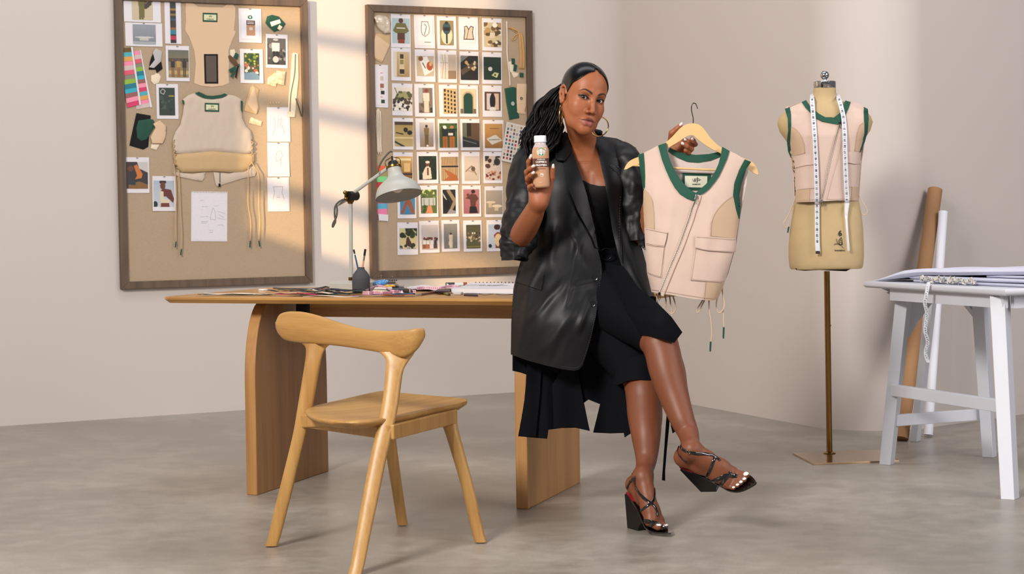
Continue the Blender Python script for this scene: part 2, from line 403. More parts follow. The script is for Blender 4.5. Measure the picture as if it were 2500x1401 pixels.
# ================================================================== CHAIR
CH = woodmat('chair_oak', (180, 138, 78), (158, 115, 60), 'X', 0.45, 0.8, rot=math.radians(50)); CHS = woodmat('chair_oak_seat', (180, 138, 78), (156, 112, 58), 'X', 0.45, 0.8, rot=math.radians(-50)); CHZ = woodmat('chair_oak_leg', (180, 138, 78), (156, 112, 58), 'Z', 0.4, 0.8)
chair = thing('dining_chair', 'oak chair with a curved back rail in front of the desk', 'chair', P(905, 1330, 6.3)*1.0)
chair.location = Vector((-0.42, 6.3, 0))
cback = Vector((-0.63, -0.777, 0))
# seat
sp = [(745, 1001), (752, 1012), (790, 1024), (860, 1029), (928, 1024), (985, 1015), (1060, 997), (1134, 981), (1139, 975), (1133, 972), (1060, 966), (990, 960), (940, 955), (925, 955), (890, 962), (830, 976), (765, 991)]
spw = [Zp(x, y, 0.445) for x, y in spl([(a, b) for a, b in sp]+[sp[0]], 3)[:-1]]
cc = sum(spw, Vector((0, 0, 0)))/len(spw)
rings = []
for s, z in ((0.90, 0.418), (0.985, 0.432), (1.0, 0.440), (0.995, 0.445), (0.97, 0.4465), (0.75, 0.441), (0.4, 0.437), (0.1, 0.436)):
    rings.append([Vector((cc.x+(p.x-cc.x)*s, cc.y+(p.y-cc.y)*s, z)) for p in spw])
obj('seat', loft(rings), CHS, chair, angle=60)
# back rail
sec = [(684, 775, 796, 6.53), (688, 766, 815, 6.515), (700, 761, 829, 6.49), (720, 760, 835, 6.45), (745, 762, 838, 6.41), (780, 771, 840, 6.35), (815, 783, 843, 6.29), (850, 794, 847, 6.23), (890, 803, 853, 6.165), (930, 807, 860, 6.105), (965, 807.5, 868, 6.06), (990, 805, 872, 6.04), (1012, 802.5, 860, 6.03), (1026, 801, 838, 6.035), (1033, 801, 818, 6.04)]
secs = spl(sec, 3); rr = []
for i, (x, yt, yb, Y) in enumerate(secs):
    tpt = P(x, yt, Y); bpt = P(x, yb, Y+0.02); a = secs[max(i-1, 0)]; b = secs[min(i+1, len(secs)-1)]
    t = (P(b[0], yt, b[3])-P(a[0], yt, a[3])); t.z = 0; t.normalize(); nn = Vector((t.y, -t.x, 0))  # toward the camera
    if nn.y > 0: nn = -nn
    w = 0.012 if 0 < i < len(secs)-1 else 0.007; w2 = w*1.5
    ring = []
    for k in range(16):
        a_ = 2*math.pi*k/16; ca, sa = math.cos(a_), math.sin(a_)
        s = math.copysign(abs(sa)**0.42, sa); c = math.copysign(abs(ca)**0.55, ca)
        mid = (tpt+bpt)/2; ring.append(mid+(tpt-bpt)/2*s+nn*(c*(w if s > 0 else w2)))
    rr.append(ring)
obj('back_rail', loft(rr), CH, chair, angle=70)
def leg(rows, dep, flat=0.8):
    """rows: (y, xl, xr) ; dep: Y at top and bottom"""
    rows = spl(rows, 3); n = len(rows); out = []
    y0, y1 = rows[0][0], rows[-1][0]
    for y, a, b in rows:
        t = (y-y0)/(y1-y0); Y = dep[0]+(dep[1]-dep[0])*t; c = P((a+b)/2, y, Y); h = (b-a)/2*Y/FPX
        out.append([c+Vector((math.copysign(abs(math.cos(q))**0.75, math.cos(q))*h, math.copysign(abs(math.sin(q))**0.75, math.sin(q))*min(h, 0.023)*flat*1.25*(0.55+0.45*min(1, (y-y0)/50)), 0)) for q in [2*math.pi*k/18 for k in range(18)]])
    zmin = min(v.z for v in out[-1])
    out[-1] = [Vector((v.x, v.y, 0.004)) for v in out[-1]]
    return loft(out)
obj('leg', leg([(838, 737, 812), (846, 745, 800), (858, 747, 791), (880, 745, 784), (930, 737, 775), (990, 727, 764), (1060, 715, 748), (1150, 693, 726), (1250, 668, 701), (1338, 648, 678)], (6.378, 6.375), 0.6), CHZ, chair, angle=60)
obj('leg', leg([(858, 925, 1014), (868, 935, 1008), (880, 942, 999), (905, 941, 985), (950, 937, 978), (1010, 928, 969), (1100, 907, 948), (1206, 886, 926), (1310, 868, 904), (1412, 850, 884)], (6.078, 5.86), 0.6), CHZ, chair, angle=60)
obj('leg', leg([(1004, 1066, 1115), (1022, 1072, 1116), (1050, 1084, 1120), (1100, 1100, 1133), (1180, 1124, 1155), (1260, 1143, 1173), (1330, 1159, 1189)], (6.42, 6.39), 0.8), CHZ, chair, angle=60)
obj('leg', leg([(1005, 930, 965), (1060, 938, 966), (1120, 944, 973), (1200, 957, 984), (1284, 970, 996)], (6.72, 6.76), 0.8), CHZ, chair, angle=60)
# aprons under the seat
def bar(a, b, h, w, name='seat_rail'):
    a = Vector(a); b = Vector(b); d = (b-a); L = d.length
    return box((a+b)/2, L, w, h, ax=d, az=Vector((0, 0, 1)))
q = {k: Vector(v) for k, v in dict(rl=(-0.676, 6.385, .405), rr=(-0.37, 5.99, .405), fr=(-0.19, 6.42, .405), fl=(-0.40, 6.70, .405)).items()}
for a, b in (('rl', 'rr'), ('rr', 'fr'), ('fr', 'fl'), ('fl', 'rl')):
    obj('seat_rail', bar(q[a], q[b], 0.045, 0.022), CHZ, chair, smooth=False, bevel=0.004)
obj('seat_rail_block', loft([[P(734, 1012, 6.36), P(736, 1044, 6.36), P(742, 1044, 6.40), P(742, 1012, 6.40)], [P(758, 1012, 6.31), P(758, 1043, 6.31), P(764, 1042, 6.35), P(764, 1012, 6.35)], [P(800, 1022, 6.23), P(800, 1041, 6.23), P(806, 1041, 6.27), P(806, 1022, 6.27)], [P(925, 1024, 6.05), P(925, 1038, 6.05), P(930, 1038, 6.09), P(930, 1024, 6.09)]]), CHZ, chair, bevel=0.004, smooth=False)

# ================================================================== WHITE TABLE (right)
WHT = mat('white_table_paint', (204, 207, 216), rough=0.38, bump=0.04, bscale=30)
wt = thing('side_table', 'white painted high table with splayed legs at the right edge', 'table', (1.85, 8.2, 0))
def wleg(top, bot, w, d, ax):
    ax = Vector(ax).normalized(); ay = Vector((-ax.y, ax.x, 0))
    r = [[Vector(c)+ax*(sx*w/2*s)+ay*(sy*d/2*s) for sx, sy in ((-1, -1), (1, -1), (1, 1), (-1, 1))] for c, s in ((top, 1.12), (bot, 1.0))]
    return loft(r)
A2 = Vector((0.85, -0.52, 0)).normalized()
obj('leg', wleg(P(2208, 716, 8.08), Zp(2165, 1133, 0.0), 0.047, 0.05, A2), WHT, wt, smooth=False, bevel=0.002)
obj('leg', wleg(P(2441, 722, 7.40), Zp(2466, 1217, 0.0), 0.050, 0.06, A2), WHT, wt, smooth=False, bevel=0.002)
obj('leg', wleg(P(2391, 726, 8.28), Zp(2416, 1115, 0.0), 0.046, 0.05, A2), WHT, wt, smooth=False, bevel=0.002)
obj('leg', wleg(P(2272, 738, 8.62), Zp(2234, 1077, 0.0), 0.032, 0.05, A2), WHT, wt, smooth=False, bevel=0.002)
def wbar(a, b, h, w): 
    a = Vector(a); b = Vector(b); d = b-a; return box((a+b)/2, d.length, w, h, ax=d, az=Vector((0, 0, 1)))
obj('stretcher', wbar(P(2183, 952, 8.10), P(2450, 992, 7.33), 0.046, 0.03), WHT, wt, smooth=False, bevel=0.002)
obj('stretcher', wbar(P(2185, 1026, 8.13), P(2405, 1010, 8.37), 0.046, 0.03), WHT, wt, smooth=False, bevel=0.002)
# top
WZ = 0.748
def WT(s, t, z=0.0): return Vector((1.43+.36*s+.55*t, 8.18-.91*s+.22*t, WZ+z))     # across the white top
tp = [WT(0, 0), WT(1, 0), WT(1, 1), WT(0, 1)]
tc_ = sum(tp, Vector((0, 0, 0)))/4
def inset(pts, s, z): return [Vector((tc_.x+(p_.x-tc_.x)*s, tc_.y+(p_.y-tc_.y)*s, z)) for p_ in pts]
obj('tabletop', loft([inset(tp, 0.965, WZ-.026), inset(tp, 0.99, WZ-.022), inset(tp, 1.0, WZ-.012), inset(tp, 0.995, WZ-.002), inset(tp, 0.98, WZ)]), mat('white_table_paint', ()), wt, bevel=0.004, angle=30)
def arch(a, b, zt, zl, zm, t):
    a = Vector(a); b = Vector(b); pts = [Vector((a.x, a.y, zt)), Vector((b.x, b.y, zt))]
    for k in range(19):
        s = 1-k/18; x = a.lerp(b, s); e = abs(2*s-1); z = zm-(zm-zl)*e**1.5; pts.append(Vector((x.x, x.y, z)))
    n = (b-a).normalized(); n = Vector((-n.y, n.x, 0)); return prism(pts, n*t)
obj('apron', wbar(WT(.15, .08, -.050), WT(.93, .08, -.050), 0.048, 0.022), WHT, wt, smooth=False)
obj('apron', wbar(WT(.94, .12, -.050), WT(.94, .92, -.050), 0.048, 0.022), WHT, wt, smooth=False)
obj('arched_brace', arch((1.600, 8.14, 0), (1.985, 8.33, 0), WZ-.026, 0.50, 0.70, 0.03), WHT, wt, smooth=False, angle=30)

# ================================================================== TUBES
def leantube(name, label, a, b, r, m):
    a = Vector(a); b = Vector(b); ax = (b-a).normalized(); L = (b-a).length
    x = ax.orthogonal().normalized(); y = ax.cross(x); pr = [(r, 0), (r, L), (r*0.86, L), (r*0.86, 0.02)]
    rings = [[a+ax*h+x*(q*math.cos(t))+y*(q*math.sin(t)) for t in [2*math.pi*k/28 for k in range(28)]] for q, h in pr]
    return tag(obj(name, loft(rings, caps=True), m, angle=50), label, 'tube')
KR = mat('kraft_card', (158, 118, 80), rough=0.8, var=0.3, vscale=5, rgb2=(128, 92, 58))
leantube('cardboard_tube', 'tall brown cardboard tube leaning on the wall behind the white table', (1.725, 8.92, 0.012), P(2283, 463, 9.40), 0.034, KR)
leantube('paper_roll', 'thin white paper roll leaning beside the brown cardboard tube', (1.88, 9.08, 0.008), P(2303, 516, 9.30), 0.021, mat('roll_paper', (228, 230, 240), 0.6))
# ================================================================== PINNED THINGS
def raster(nx, ny, ops, seed=1):
    x = (np.arange(nx)+0.5)/nx; y = (np.arange(ny)+0.5)/ny; X, Y = np.meshgrid(x, y); C = np.ones((ny, nx, 3))*np.array(lin((236, 234, 236))); asp = ny/nx
    rg = np.random.default_rng(seed)
    def put(m, c): 
        C[m] = np.array(lin(c))
    for o in ops:
        k = o[0]
        if k == 'f': C[:] = np.array(lin(o[1]))
        elif k == 'g':
            t = Y[..., None]; C[:] = np.array(lin(o[1]))*(1-t)+np.array(lin(o[2]))*t
        elif k == 'r': put((X >= o[1]) & (X <= o[3]) & (Y >= o[2]) & (Y <= o[4]), o[5])
        elif k == 'e': put(((X-o[1])/o[3])**2+((Y-o[2])/o[4])**2 < 1, o[5])
        elif k == 'p':
            m = np.zeros(X.shape, bool); P_ = o[1]; j = len(P_)-1
            for i in range(len(P_)):
                xi, yi = P_[i]; xj, yj = P_[j]
                if yi != yj: m ^= ((yi > Y) != (yj > Y)) & (X < (xj-xi)*(Y-yi)/(yj-yi)+xi)
                j = i
            put(m, o[2])
        elif k == 'l':
            pts = o[1]
            for (x0, y0), (x1, y1) in zip(pts[:-1], pts[1:]):
                dx, dy = x1-x0, (y1-y0)*asp; t = np.clip(((X-x0)*dx+(Y-y0)*asp*dy)/(dx*dx+dy*dy+1e-9), 0, 1)
                put(np.hypot(X-x0-t*dx, (Y-y0)*asp-t*dy) < o[2], o[3])
        elif k == 'n':       # mottling: colour blobs
            _, x0, y0, x1, y1, n, r, cols = o
            for i in range(n):
                cx, cy = rg.uniform(x0, x1), rg.uniform(y0, y1); rr = r*rg.uniform(0.4, 1.3)
                put((X-cx)**2+((Y-cy)*asp)**2 < rr*rr, cols[rg.integers(len(cols))])
        elif k == 'fig':     # standing figure: cx, top, bottom, width, skin, top colour, bottom colour
            _, cx, t, b, w, sk, c1, c2 = o; h = b-t
            put(((X-cx)/(w*0.22))**2+((Y-t-h*0.07)/(h*0.07))**2 < 1, sk)
            put((np.abs(X-cx) < w*0.42*(1-0.25*np.abs((Y-t)/h-0.2))) & (Y > t+h*0.14) & (Y < t+h*0.5), c1)
            put((np.abs(np.abs(X-cx)-w*0.16) < w*0.15) & (Y >= t+h*0.48) & (Y < b), c2)
    C *= (1+0.05*rg.standard_normal((ny, nx, 1))); return np.clip(C*0.80, 0, 1)
PAPER = mat('print_paper', (212, 208, 212), rough=0.55); PICT = vcmat('picture_ink', rough=0.5); PINM = mat('pin_grey', (120, 118, 116), 0.4, metal=0.5)
def wframe(cx, cy, rot=0.0, off=0.0195):
    c = W(cx, cy, off); r = math.radians(rot); u = WD*math.cos(r)+Vector((0, 0, 1))*math.sin(r); v = -WD*math.sin(r)+Vector((0, 0, 1))*math.cos(r); return c, u, v
def wsize(cx, cy, w, h): return (W(cx+w/2, cy)-W(cx-w/2, cy)).length, (W(cx, cy+h/2)-W(cx, cy-h/2)).length
def gridmesh(c, u, v, w, h, nx, ny):
    V = [c+u*(w*((i+0.5)/nx-0.5)*nx/(nx-1) if nx > 1 else 0)+v*(-h*((j+0.5)/ny-0.5)*ny/(ny-1)) for j in range(ny) for i in range(nx)]
    return V, [(j*nx+i, j*nx+i+1, (j+1)*nx+i+1, (j+1)*nx+i) for j in range(ny-1) for i in range(nx-1)]
pc = [0]
def pinned(label, x0, y0, x1, y1, pic=None, ops=(), rot=0.0, group=None, cat='photo print', name='photo_print', off=0.0195, paper=None, pin=True, res=1.35):
    pc[0] += 1; cx, cy = (x0+x1)/2, (y0+y1)/2; c, u, v = wframe(cx, cy, rot, off); w, h = wsize(cx, cy, x1-x0, y1-y0)
    t = thing(name, label, cat, c-v*(h/2), group)
    k = pc[0]; cur = 0.002
    nn = 5; V = []                                                    # the sheet lifts a little at its lower corners
    for j in range(nn):
        for i in range(nn):
            a, b = i/(nn-1)-0.5, j/(nn-1)-0.5; V.append(c+u*(a*w)+v*(-b*h)+WN*(0.0008+max(0, b)*abs(a)*0.012*((k*7) % 5)/5))
    obj('paper', thick((V, [(j*nn+i, (j+1)*nn+i, (j+1)*nn+i+1, j*nn+i+1) for j in range(nn-1) for i in range(nn-1)]), 0.0006, d=WN), paper or PAPER, t, smooth=True, angle=40)
    if pic:
        a0, b0, a1, b1 = pic; pw, ph = (a1-a0)*w, (b1-b0)*h
        cc = c+u*(((a0+a1)/2-0.5)*w)-v*(((b0+b1)/2-0.5)*h)+WN*0.0032
        nx = max(8, int((x1-x0)*(a1-a0)*res)); ny = max(8, int((y1-y0)*(b1-b0)*res)); C = raster(nx, ny, ops, k)
        m = gridmesh(cc, u, v, pw, ph, nx, ny); obj('picture', m, PICT, t, tint=np.concatenate([C.reshape(-1, 3), np.ones((nx*ny, 1))], 1), angle=180, fix=False)
    if pin: obj('pin', box(c+v*(h/2-0.003)+WN*0.004, 0.010, 0.004, 0.004, ax=u), PINM, t, smooth=False)
    return t
G2 = 'photo prints in rows on the right board'; G1 = 'photo prints on the left board'
SK = (120, 74, 50); SK2 = (196, 140, 108); WH = (232, 228, 220); BK = (24, 24, 24)
colx = {0: [954, 1011, 1067, 1120, 1177], 1: [955, 1013, 1069, 1122, 1177], 2: [957, 1012, 1072, 1121, 1178], 3: [959, 1015, 1069, 1124, 1179], 4: [960, 1018, 1074, 1127, 1180], 5: [970, 1022, 1077, 1128, 1183], 6: [970, 1024, 1078, 1131, 1188]}
colr = {0: [1002, 1061, 1114, 1167, 1225], 1: [1003, 1062, 1115, 1169, 1225], 2: [1007, 1061, 1116, 1167, 1225], 3: [1009, 1062, 1118, 1171, 1229], 4: [1008, 1069, 1120, 1171, 1226], 5: [1016, 1069, 1119, 1174, 1228], 6: [1020, 1072, 1122, 1176, 1236]}
rowt = [[35, 37, 40, 42, 45], [117, 121, 123, 126, 128], [204, 205, 207, 208, 209], [288, 289, 291, 291, 293], [372, 371, 372, 371, 371], [453, 453, 452, 453, 455], [543, 539, 537, 538, 537]]
rowb = [[116, 118, 120, 122, 124], [197, 200, 202, 205, 205], [282, 285, 285, 285, 285], [365, 366, 368, 367, 369], [446, 448, 449, 449, 447], [533, 530, 529, 529, 530], [622, 617, 614, 614, 613]]
D = (.1, .13, .9, .87)
PR = [
 ('print of a sweatshirt back with a green panel and brown skirt', (.06, .12, .95, .87), [('f', (178, 196, 200)), ('p', [(.05, .5), (.25, .2), (.75, .2), (.95, .5), (.8, .6), (.2, .6)], (112, 108, 56)), ('e', .5, .1, .13, .1, (92, 44, 30)), ('r', .27, .38, .73, .42, WH), ('r', .3, .58, .72, .86, (92, 52, 36)), ('r', .33, .84, .7, 1, (140, 54, 34))]),
 ('print of a pencil garment sketch with a curved zip line', (.15, .1, .9, .92), [('f', (236, 232, 232)), ('l', [(.3, .12), (.7, .12)], .02, (90, 80, 70)), ('l', [(.3, .12), (.25, .4), (.3, .58), (.5, .66), (.74, .55), (.78, .35), (.68, .12)], .02, (120, 96, 80)), ('l', [(.45, .2), (.6, .3), (.45, .6)], .02, (60, 50, 44)), ('r', .45, .85, .85, .88, (60, 60, 60))]),
 ('print of a cream vintage car seen from above with dark stripes', (.14, .13, .84, .88), [('f', (150, 132, 96)), ('e', .5, .6, .4, .36, (226, 214, 178)), ('e', .5, .32, .3, .24, (60, 84, 88)), ('r', .28, .27, .72, .42, (40, 34, 32)), ('r', .44, .5, .56, .92, (50, 66, 74)), ('e', .5, .1, .12, .06, (34, 44, 46))]),
 ('print of a drawing of the cropped vest with dark neckline', (.15, .25, .85, .78), [('f', (236, 232, 232)), ('p', [(.2, .1), (.38, .05), (.5, .22), (.66, .05), (.84, .1), (.78, .4), (.86, .8), (.15, .8), (.22, .4)], (222, 196, 174)), ('l', [(.2, .1), (.38, .05), (.5, .25), (.66, .05), (.84, .1), (.78, .4), (.86, .8), (.15, .8), (.22, .4), (.2, .1)], .03, (60, 56, 50)), ('l', [(.5, .25), (.35, .78)], .02, (60, 56, 50))]),
 ('print of a beige collage of dried flowers and paper scraps', (.08, .13, .95, .88), [('f', (206, 188, 150)), ('n', 0, 0, 1, 1, 26, .14, [(120, 92, 52), (236, 226, 206), (186, 150, 96), (90, 72, 46), (244, 238, 226)]), ('r', .35, .4, .65, .62, (226, 208, 180))]),
 ('print of stacked fabric swatches beside a cream drape', (.12, .12, .92, .88), [('g', (206, 182, 138), (176, 140, 88)), ('r', 0, 0, .2, 1, (226, 214, 190)), ('r', .36, .08, .66, .9, (222, 200, 160)), ('r', .4, .1, .62, .28, (70, 50, 30)), ('r', .4, .32, .62, .5, (150, 132, 78)), ('r', .38, .7, .66, .88, (50, 36, 24))]),
 ('print of a magazine with a pastry and coffee cup', (.08, .2, .93, .82), [('f', (196, 178, 150)), ('p', [(.15, .12), (.6, .02), (.98, .7), (.45, .98)], (236, 232, 226)), ('e', .24, .14, .14, .12, (130, 82, 40)), ('e', .75, .5, .18, .22, (176, 84, 42)), ('e', .8, .4, .08, .1, (222, 170, 110)), ('l', [(.35, .35), (.5, .6)], .03, (90, 80, 74))]),
 ('print of gathered linen cloth hanging by a plain wall', (.12, .13, .95, .88), [('f', (196, 178, 156)), ('r', 0, 0, .5, 1, (226, 214, 198)), ('r', .5, .66, 1, 1, (150, 124, 96)), ('l', [(.12, 0), (.2, .4), (.1, 1)], .02, (180, 160, 138)), ('l', [(.3, 0), (.34, .5), (.3, 1)], .02, (176, 156, 134)), ('l', [(0, .34), (.5, .34)], .02, (186, 168, 148))]),
 ('print of sandwiches on a tray in a dark car interior', (.04, .13, .95, .88), [('f', (34, 32, 32)), ('p', [(0, .6), (.85, .2), (1, .35), (.1, .8)], (92, 76, 56)), ('n', .3, .25, .85, .55, 12, .07, [(214, 176, 110), (146, 88, 50), (236, 214, 170)]), ('p', [(0, 0), (.5, 0), (0, .3)], (120, 118, 114))]),
 ('print of a green jacket laid flat with a small white cup', (.07, .15, .95, .87), [('f', (22, 50, 36)), ('e', .38, .52, .12, .09, (222, 220, 214)), ('p', [(.45, .8), (.62, .66), (.86, .7), (.75, .9)], (206, 204, 150)), ('e', .65, .78, .06, .05, (50, 74, 40)), ('r', 0, .4, .2, .6, (60, 56, 40))]),
 ('print of bare trees over a blurred white street crowd', (.03, .13, .97, .85), [('f', (232, 222, 204)), ('n', .2, .2, .9, .5, 16, .12, [(130, 130, 70), (166, 160, 104), (90, 90, 60)]), ('l', [(.1, .0), (.25, .3), (.1, .55)], .02, (70, 56, 40)), ('n', 0, .45, 1, .68, 22, .09, [(40, 34, 28), (84, 64, 46), (60, 50, 40)]), ('n', 0, .68, 1, 1, 16, .08, [(244, 236, 222), (56, 44, 34)])]),
 ('print of a person in an ivory suit on a dark city street', (.2, .12, .88, .88), [('f', (128, 112, 98)), ('r', 0, 0, .3, .6, (176, 176, 172)), ('n', 0, .6, 1, 1, 10, .12, [(60, 54, 50), (96, 86, 76)]), ('fig', .55, .08, .98, .55, (140, 90, 66), (226, 214, 196), (222, 206, 180)), ('e', .56, .12, .14, .07, (140, 58, 44))]),
 ('print of a cream stone building facade with dark windows', (.22, .12, .95, .9), [('f', (206, 176, 124))]+[('r', .08+i*.24, .03+j*.16+i*.03, .2+i*.24, .13+j*.16+i*.03, (52, 38, 28)) for i in range(4) for j in range(6)]),
 ('print of a dark green arched door in a pale stone wall', (.05, .12, .88, .9), [('f', (216, 200, 166)), ('e', .5, .34, .36, .24, (186, 166, 130)), ('r', .14, .34, .86, 1, (186, 166, 130)), ('e', .5, .36, .28, .19, (24, 66, 52)), ('r', .22, .36, .78, 1, (24, 66, 52)), ('r', 0, .8, .2, 1, (120, 100, 74)), ('r', .8, .8, 1, 1, (120, 100, 74))]),
 ('print of two pale jackets over a black top on hangers', (.1, .2, .92, .8), [('f', (92, 62, 40)), ('r', .14, .1, .42, .95, (206, 196, 196)), ('r', .6, .1, .88, .95, (214, 186, 162)), ('e', .5, .5, .18, .4, (26, 24, 26)), ('e', .5, .92, .2, .12, (222, 216, 214))]),
 ('print of sunglasses resting on a cream car bonnet', (.08, .12, .97, .9), [('g', (170, 142, 78), (196, 172, 112)), ('r', 0, 0, 1, .14, (70, 56, 36)), ('e', .6, .33, .12, .1, (24, 22, 20)), ('e', .82, .44, .14, .09, (24, 22, 20)), ('l', [(.1, .45), (.45, .5)], .035, (56, 42, 30)), ('l', [(0, .8), (.5, 1)], .05, (44, 46, 50)), ('r', 0, .62, 1, .68, (224, 206, 150))]),
 ('print of a slim figure in olive shorts set in a pale room', (.2, .13, .9, .9), [('g', (206, 196, 188), (150, 124, 96)), ('fig', .5, .1, .97, .42, (56, 38, 30), (134, 110, 66), (120, 92, 54)), ('e', .55, .95, .08, .04, WH)]),
 ('print of two cyclists in white caps by a green hedge', (.07, .13, .95, .9), [('f', (66, 92, 40)), ('n', 0, 0, 1, .5, 14, .1, [(40, 62, 28), (110, 134, 52)]), ('fig', .32, .12, 1, .42, (210, 206, 196), (28, 36, 34), (190, 104, 48)), ('fig', .7, .1, 1, .45, (180, 120, 80), (24, 38, 34), (196, 110, 52)), ('e', .3, .16, .1, .06, WH), ('r', .5, .4, .75, .5, (232, 220, 200))]),
 ('print of a dim room corner with a plant by the window', (.1, .12, .98, .9), [('f', (92, 70, 44)), ('r', 0, 0, .25, .6, (96, 104, 80)), ('r', .25, 0, .5, .55, (40, 32, 22)), ('p', [(0, .55), (1, .75), (1, 1), (0, 1)], (38, 38, 36)), ('l', [(.05, .7), (.8, .85)], .02, (120, 126, 130))]),
 ('print of a magazine spread lying on a golden sofa', (.08, .12, .95, .9), [('g', (190, 146, 84), (150, 104, 52)), ('p', [(.1, .62), (.6, .45), (.98, .68), (.4, .86)], (206, 200, 188)), ('l', [(.25, .66), (.8, .64)], .03, (130, 130, 124)), ('l', [(.3, .2), (.8, .2)], .015, (110, 74, 40))]),
 ('print of a lit golden studio interior, half hidden by the lamp', (.12, .13, .96, .86), [('g', (226, 178, 104), (120, 78, 40)), ('r', .1, .1, .9, .2, (250, 226, 170)), ('r', .5, .3, .86, .7, (236, 196, 126)), ('r', 0, .75, 1, .85, (70, 44, 26))]),
 ('print of a person in an open white shirt against dark green', (.08, .13, .92, .88), [('f', (28, 40, 22)), ('n', 0, 0, 1, 1, 14, .1, [(44, 58, 30), (20, 28, 16)]), ('p', [(.35, .5), (.5, .4), (.66, .5), (.72, .95), (.22, .98), (.2, .75)], (222, 208, 186)), ('e', .5, .34, .11, .1, (110, 66, 44)), ('e', .5, .26, .12, .05, (226, 218, 204)), ('r', .45, .5, .56, .8, (116, 72, 48))]),
 ('print of a bent leg in front of a shelf of records', (.06, .14, .96, .9), [('f', (196, 166, 122))]+[('r', i*.09, 0, i*.09+.04, .36, (120, 84, 50)) for i in range(11)]+[('r', i*.1, .46, i*.1+.05, 1, (150, 118, 78)) for i in range(10)]+[('r', 0, .37, 1, .44, (44, 38, 36)), ('p', [(.15, .5), (.5, .62), (.9, .78), (1, .98), (.4, 1), (.1, .98), (.42, .82)], (170, 98, 52))]),
 ('print of a faint pencil drawing of a folded stool', (.14, .13, .95, .9), [('g', (216, 200, 186), (196, 178, 160)), ('l', [(.1, .62), (.5, .4), (.8, .75)], .03, (120, 98, 80)), ('l', [(.15, .55), (.8, .7)], .02, (150, 128, 108)), ('e', .6, .52, .14, .1, (96, 80, 68))]),
 ('print of friends seated outdoors on red chequered ground', (.08, .13, .92, .9), [('f', (206, 190, 176)), ('n', 0, .0, .9, .6, 16, .12, [(52, 50, 38), (90, 60, 44), (226, 206, 190)]), ('n', 0, .6, 1, 1, 24, .07, [(150, 58, 34), (206, 140, 100), (110, 44, 28)]), ('e', .3, .2, .12, .09, (80, 44, 32)), ('e', .75, .25, .2, .15, (44, 46, 34))]),
 ('print of crossed bare legs against a blue sea, below the lamp shade', (.14, .1, .92, .88), [('g', (86, 140, 176), (60, 130, 168)), ('p', [(.35, .15), (.6, .1), (.7, .4), (.98, .92), (.8, 1), (.5, .6), (.22, .98), (.05, .95), (.4, .4)], (156, 88, 58)), ('e', .45, .2, .2, .14, (206, 160, 110))]),
 ('print of a white house front behind green garden trees', (.1, .13, .93, .88), [('f', (90, 106, 52)), ('n', 0, 0, 1, .35, 20, .08, [(206, 214, 130), (70, 90, 40), (130, 146, 70)]), ('r', .08, .35, .9, .66, (186, 190, 182)), ('r', .2, .38, .24, .66, (110, 110, 96)), ('r', .5, .38, .54, .66, (110, 110, 96)), ('r', .75, .38, .79, .66, (110, 110, 96)), ('p', [(.3, 1), (.45, .68), (.65, .68), (.75, 1)], (214, 140, 96)), ('n', 0, .7, .3, 1, 8, .08, [(56, 76, 30)])]),
 ('print of a black car cabin with tan seat edges', (.08, .14, .82, .9), [('f', (30, 28, 28)), ('p', [(.3, .05), (.55, 0), (1, .4), (.98, .6), (.6, 1), (.4, 1), (.8, .5)], (150, 130, 100)), ('p', [(.0, .1), (.4, .5), (.1, .3)], (214, 206, 196)), ('e', .35, .62, .2, .2, (12, 12, 12)), ('p', [(.3, 1), (.55, .8), (1, .9), (1, 1)], (150, 146, 150))]),
 ('print of two people posing in front of a mauve wall', (.06, .12, .9, .9), [('g', (180, 122, 122), (160, 96, 106)), ('e', .62, .1, .13, .08, (50, 28, 26)), ('p', [(.3, .3), (.5, .18), (.8, .22), (.95, .4), (.8, .5), (.74, .75), (.45, .72), (.42, .42), (.1, .36)], (96, 56, 46)), ('p', [(.4, .7), (.8, .7), (.9, .98), (.36, .98)], (30, 24, 28)), ('e', .3, .24, .1, .07, (110, 64, 56))]),
 ('print of two round cream tables in an empty room', (.06, .13, .96, .9), [('g', (176, 162, 146), (150, 136, 118)), ('e', .3, .5, .28, .05, (222, 204, 170)), ('r', .16, .53, .36, .72, (206, 186, 150)), ('e', .66, .66, .3, .06, (232, 216, 184)), ('r', .52, .7, .74, .86, (210, 190, 152))]),
 ('print of a person sitting under a dark leafy tree', (.1, .18, .95, .82), [('g', (206, 200, 140), (222, 196, 150)), ('n', .15, 0, 1, .4, 22, .13, [(26, 40, 20), (44, 58, 26)]), ('p', [(.4, .45), (.5, .4), (.7, .75), (.7, .95), (.35, .8)], (70, 44, 36)), ('n', 0, .8, 1, 1, 8, .1, [(150, 160, 160), (40, 52, 26)])]),
 ('print of four friends in white tops sitting on a floor', (.1, .13, .92, .9), [('g', (214, 200, 194), (196, 178, 168)), ('n', .1, .5, .95, .62, 6, .08, [(60, 34, 26)])]+[('e', .17+i*.22, .55, .07, .06, (120, 62, 44)) for i in range(4)]+[('r', .1+i*.22, .62, .26+i*.22, .78, WH if i != 3 else (60, 50, 56)) for i in range(4)]+[('r', .05+i*.22, .78, .28+i*.22, .95, [(150, 90, 64), (176, 108, 80), (226, 216, 214), (90, 60, 60)][i]) for i in range(4)]),
 ('print of a person in a pale slip dress by a grey wall', (.12, .12, .85, .9), [('g', (146, 142, 132), (120, 116, 108)), ('fig', .52, .36, .98, .34, (64, 40, 32), (226, 206, 178), (232, 216, 190)), ('e', .5, .78, .16, .12, (228, 212, 186))]),
 ('print of a small crowd gathered at a stone fountain', (.15, .14, .92, .9), [('g', (74, 76, 52), (104, 96, 64)), ('n', 0, .35, 1, .7, 36, .06, [(206, 190, 150), (60, 44, 34), (150, 120, 84), (230, 220, 196)]), ('r', 0, .9, 1, .94, (150, 140, 60))]),
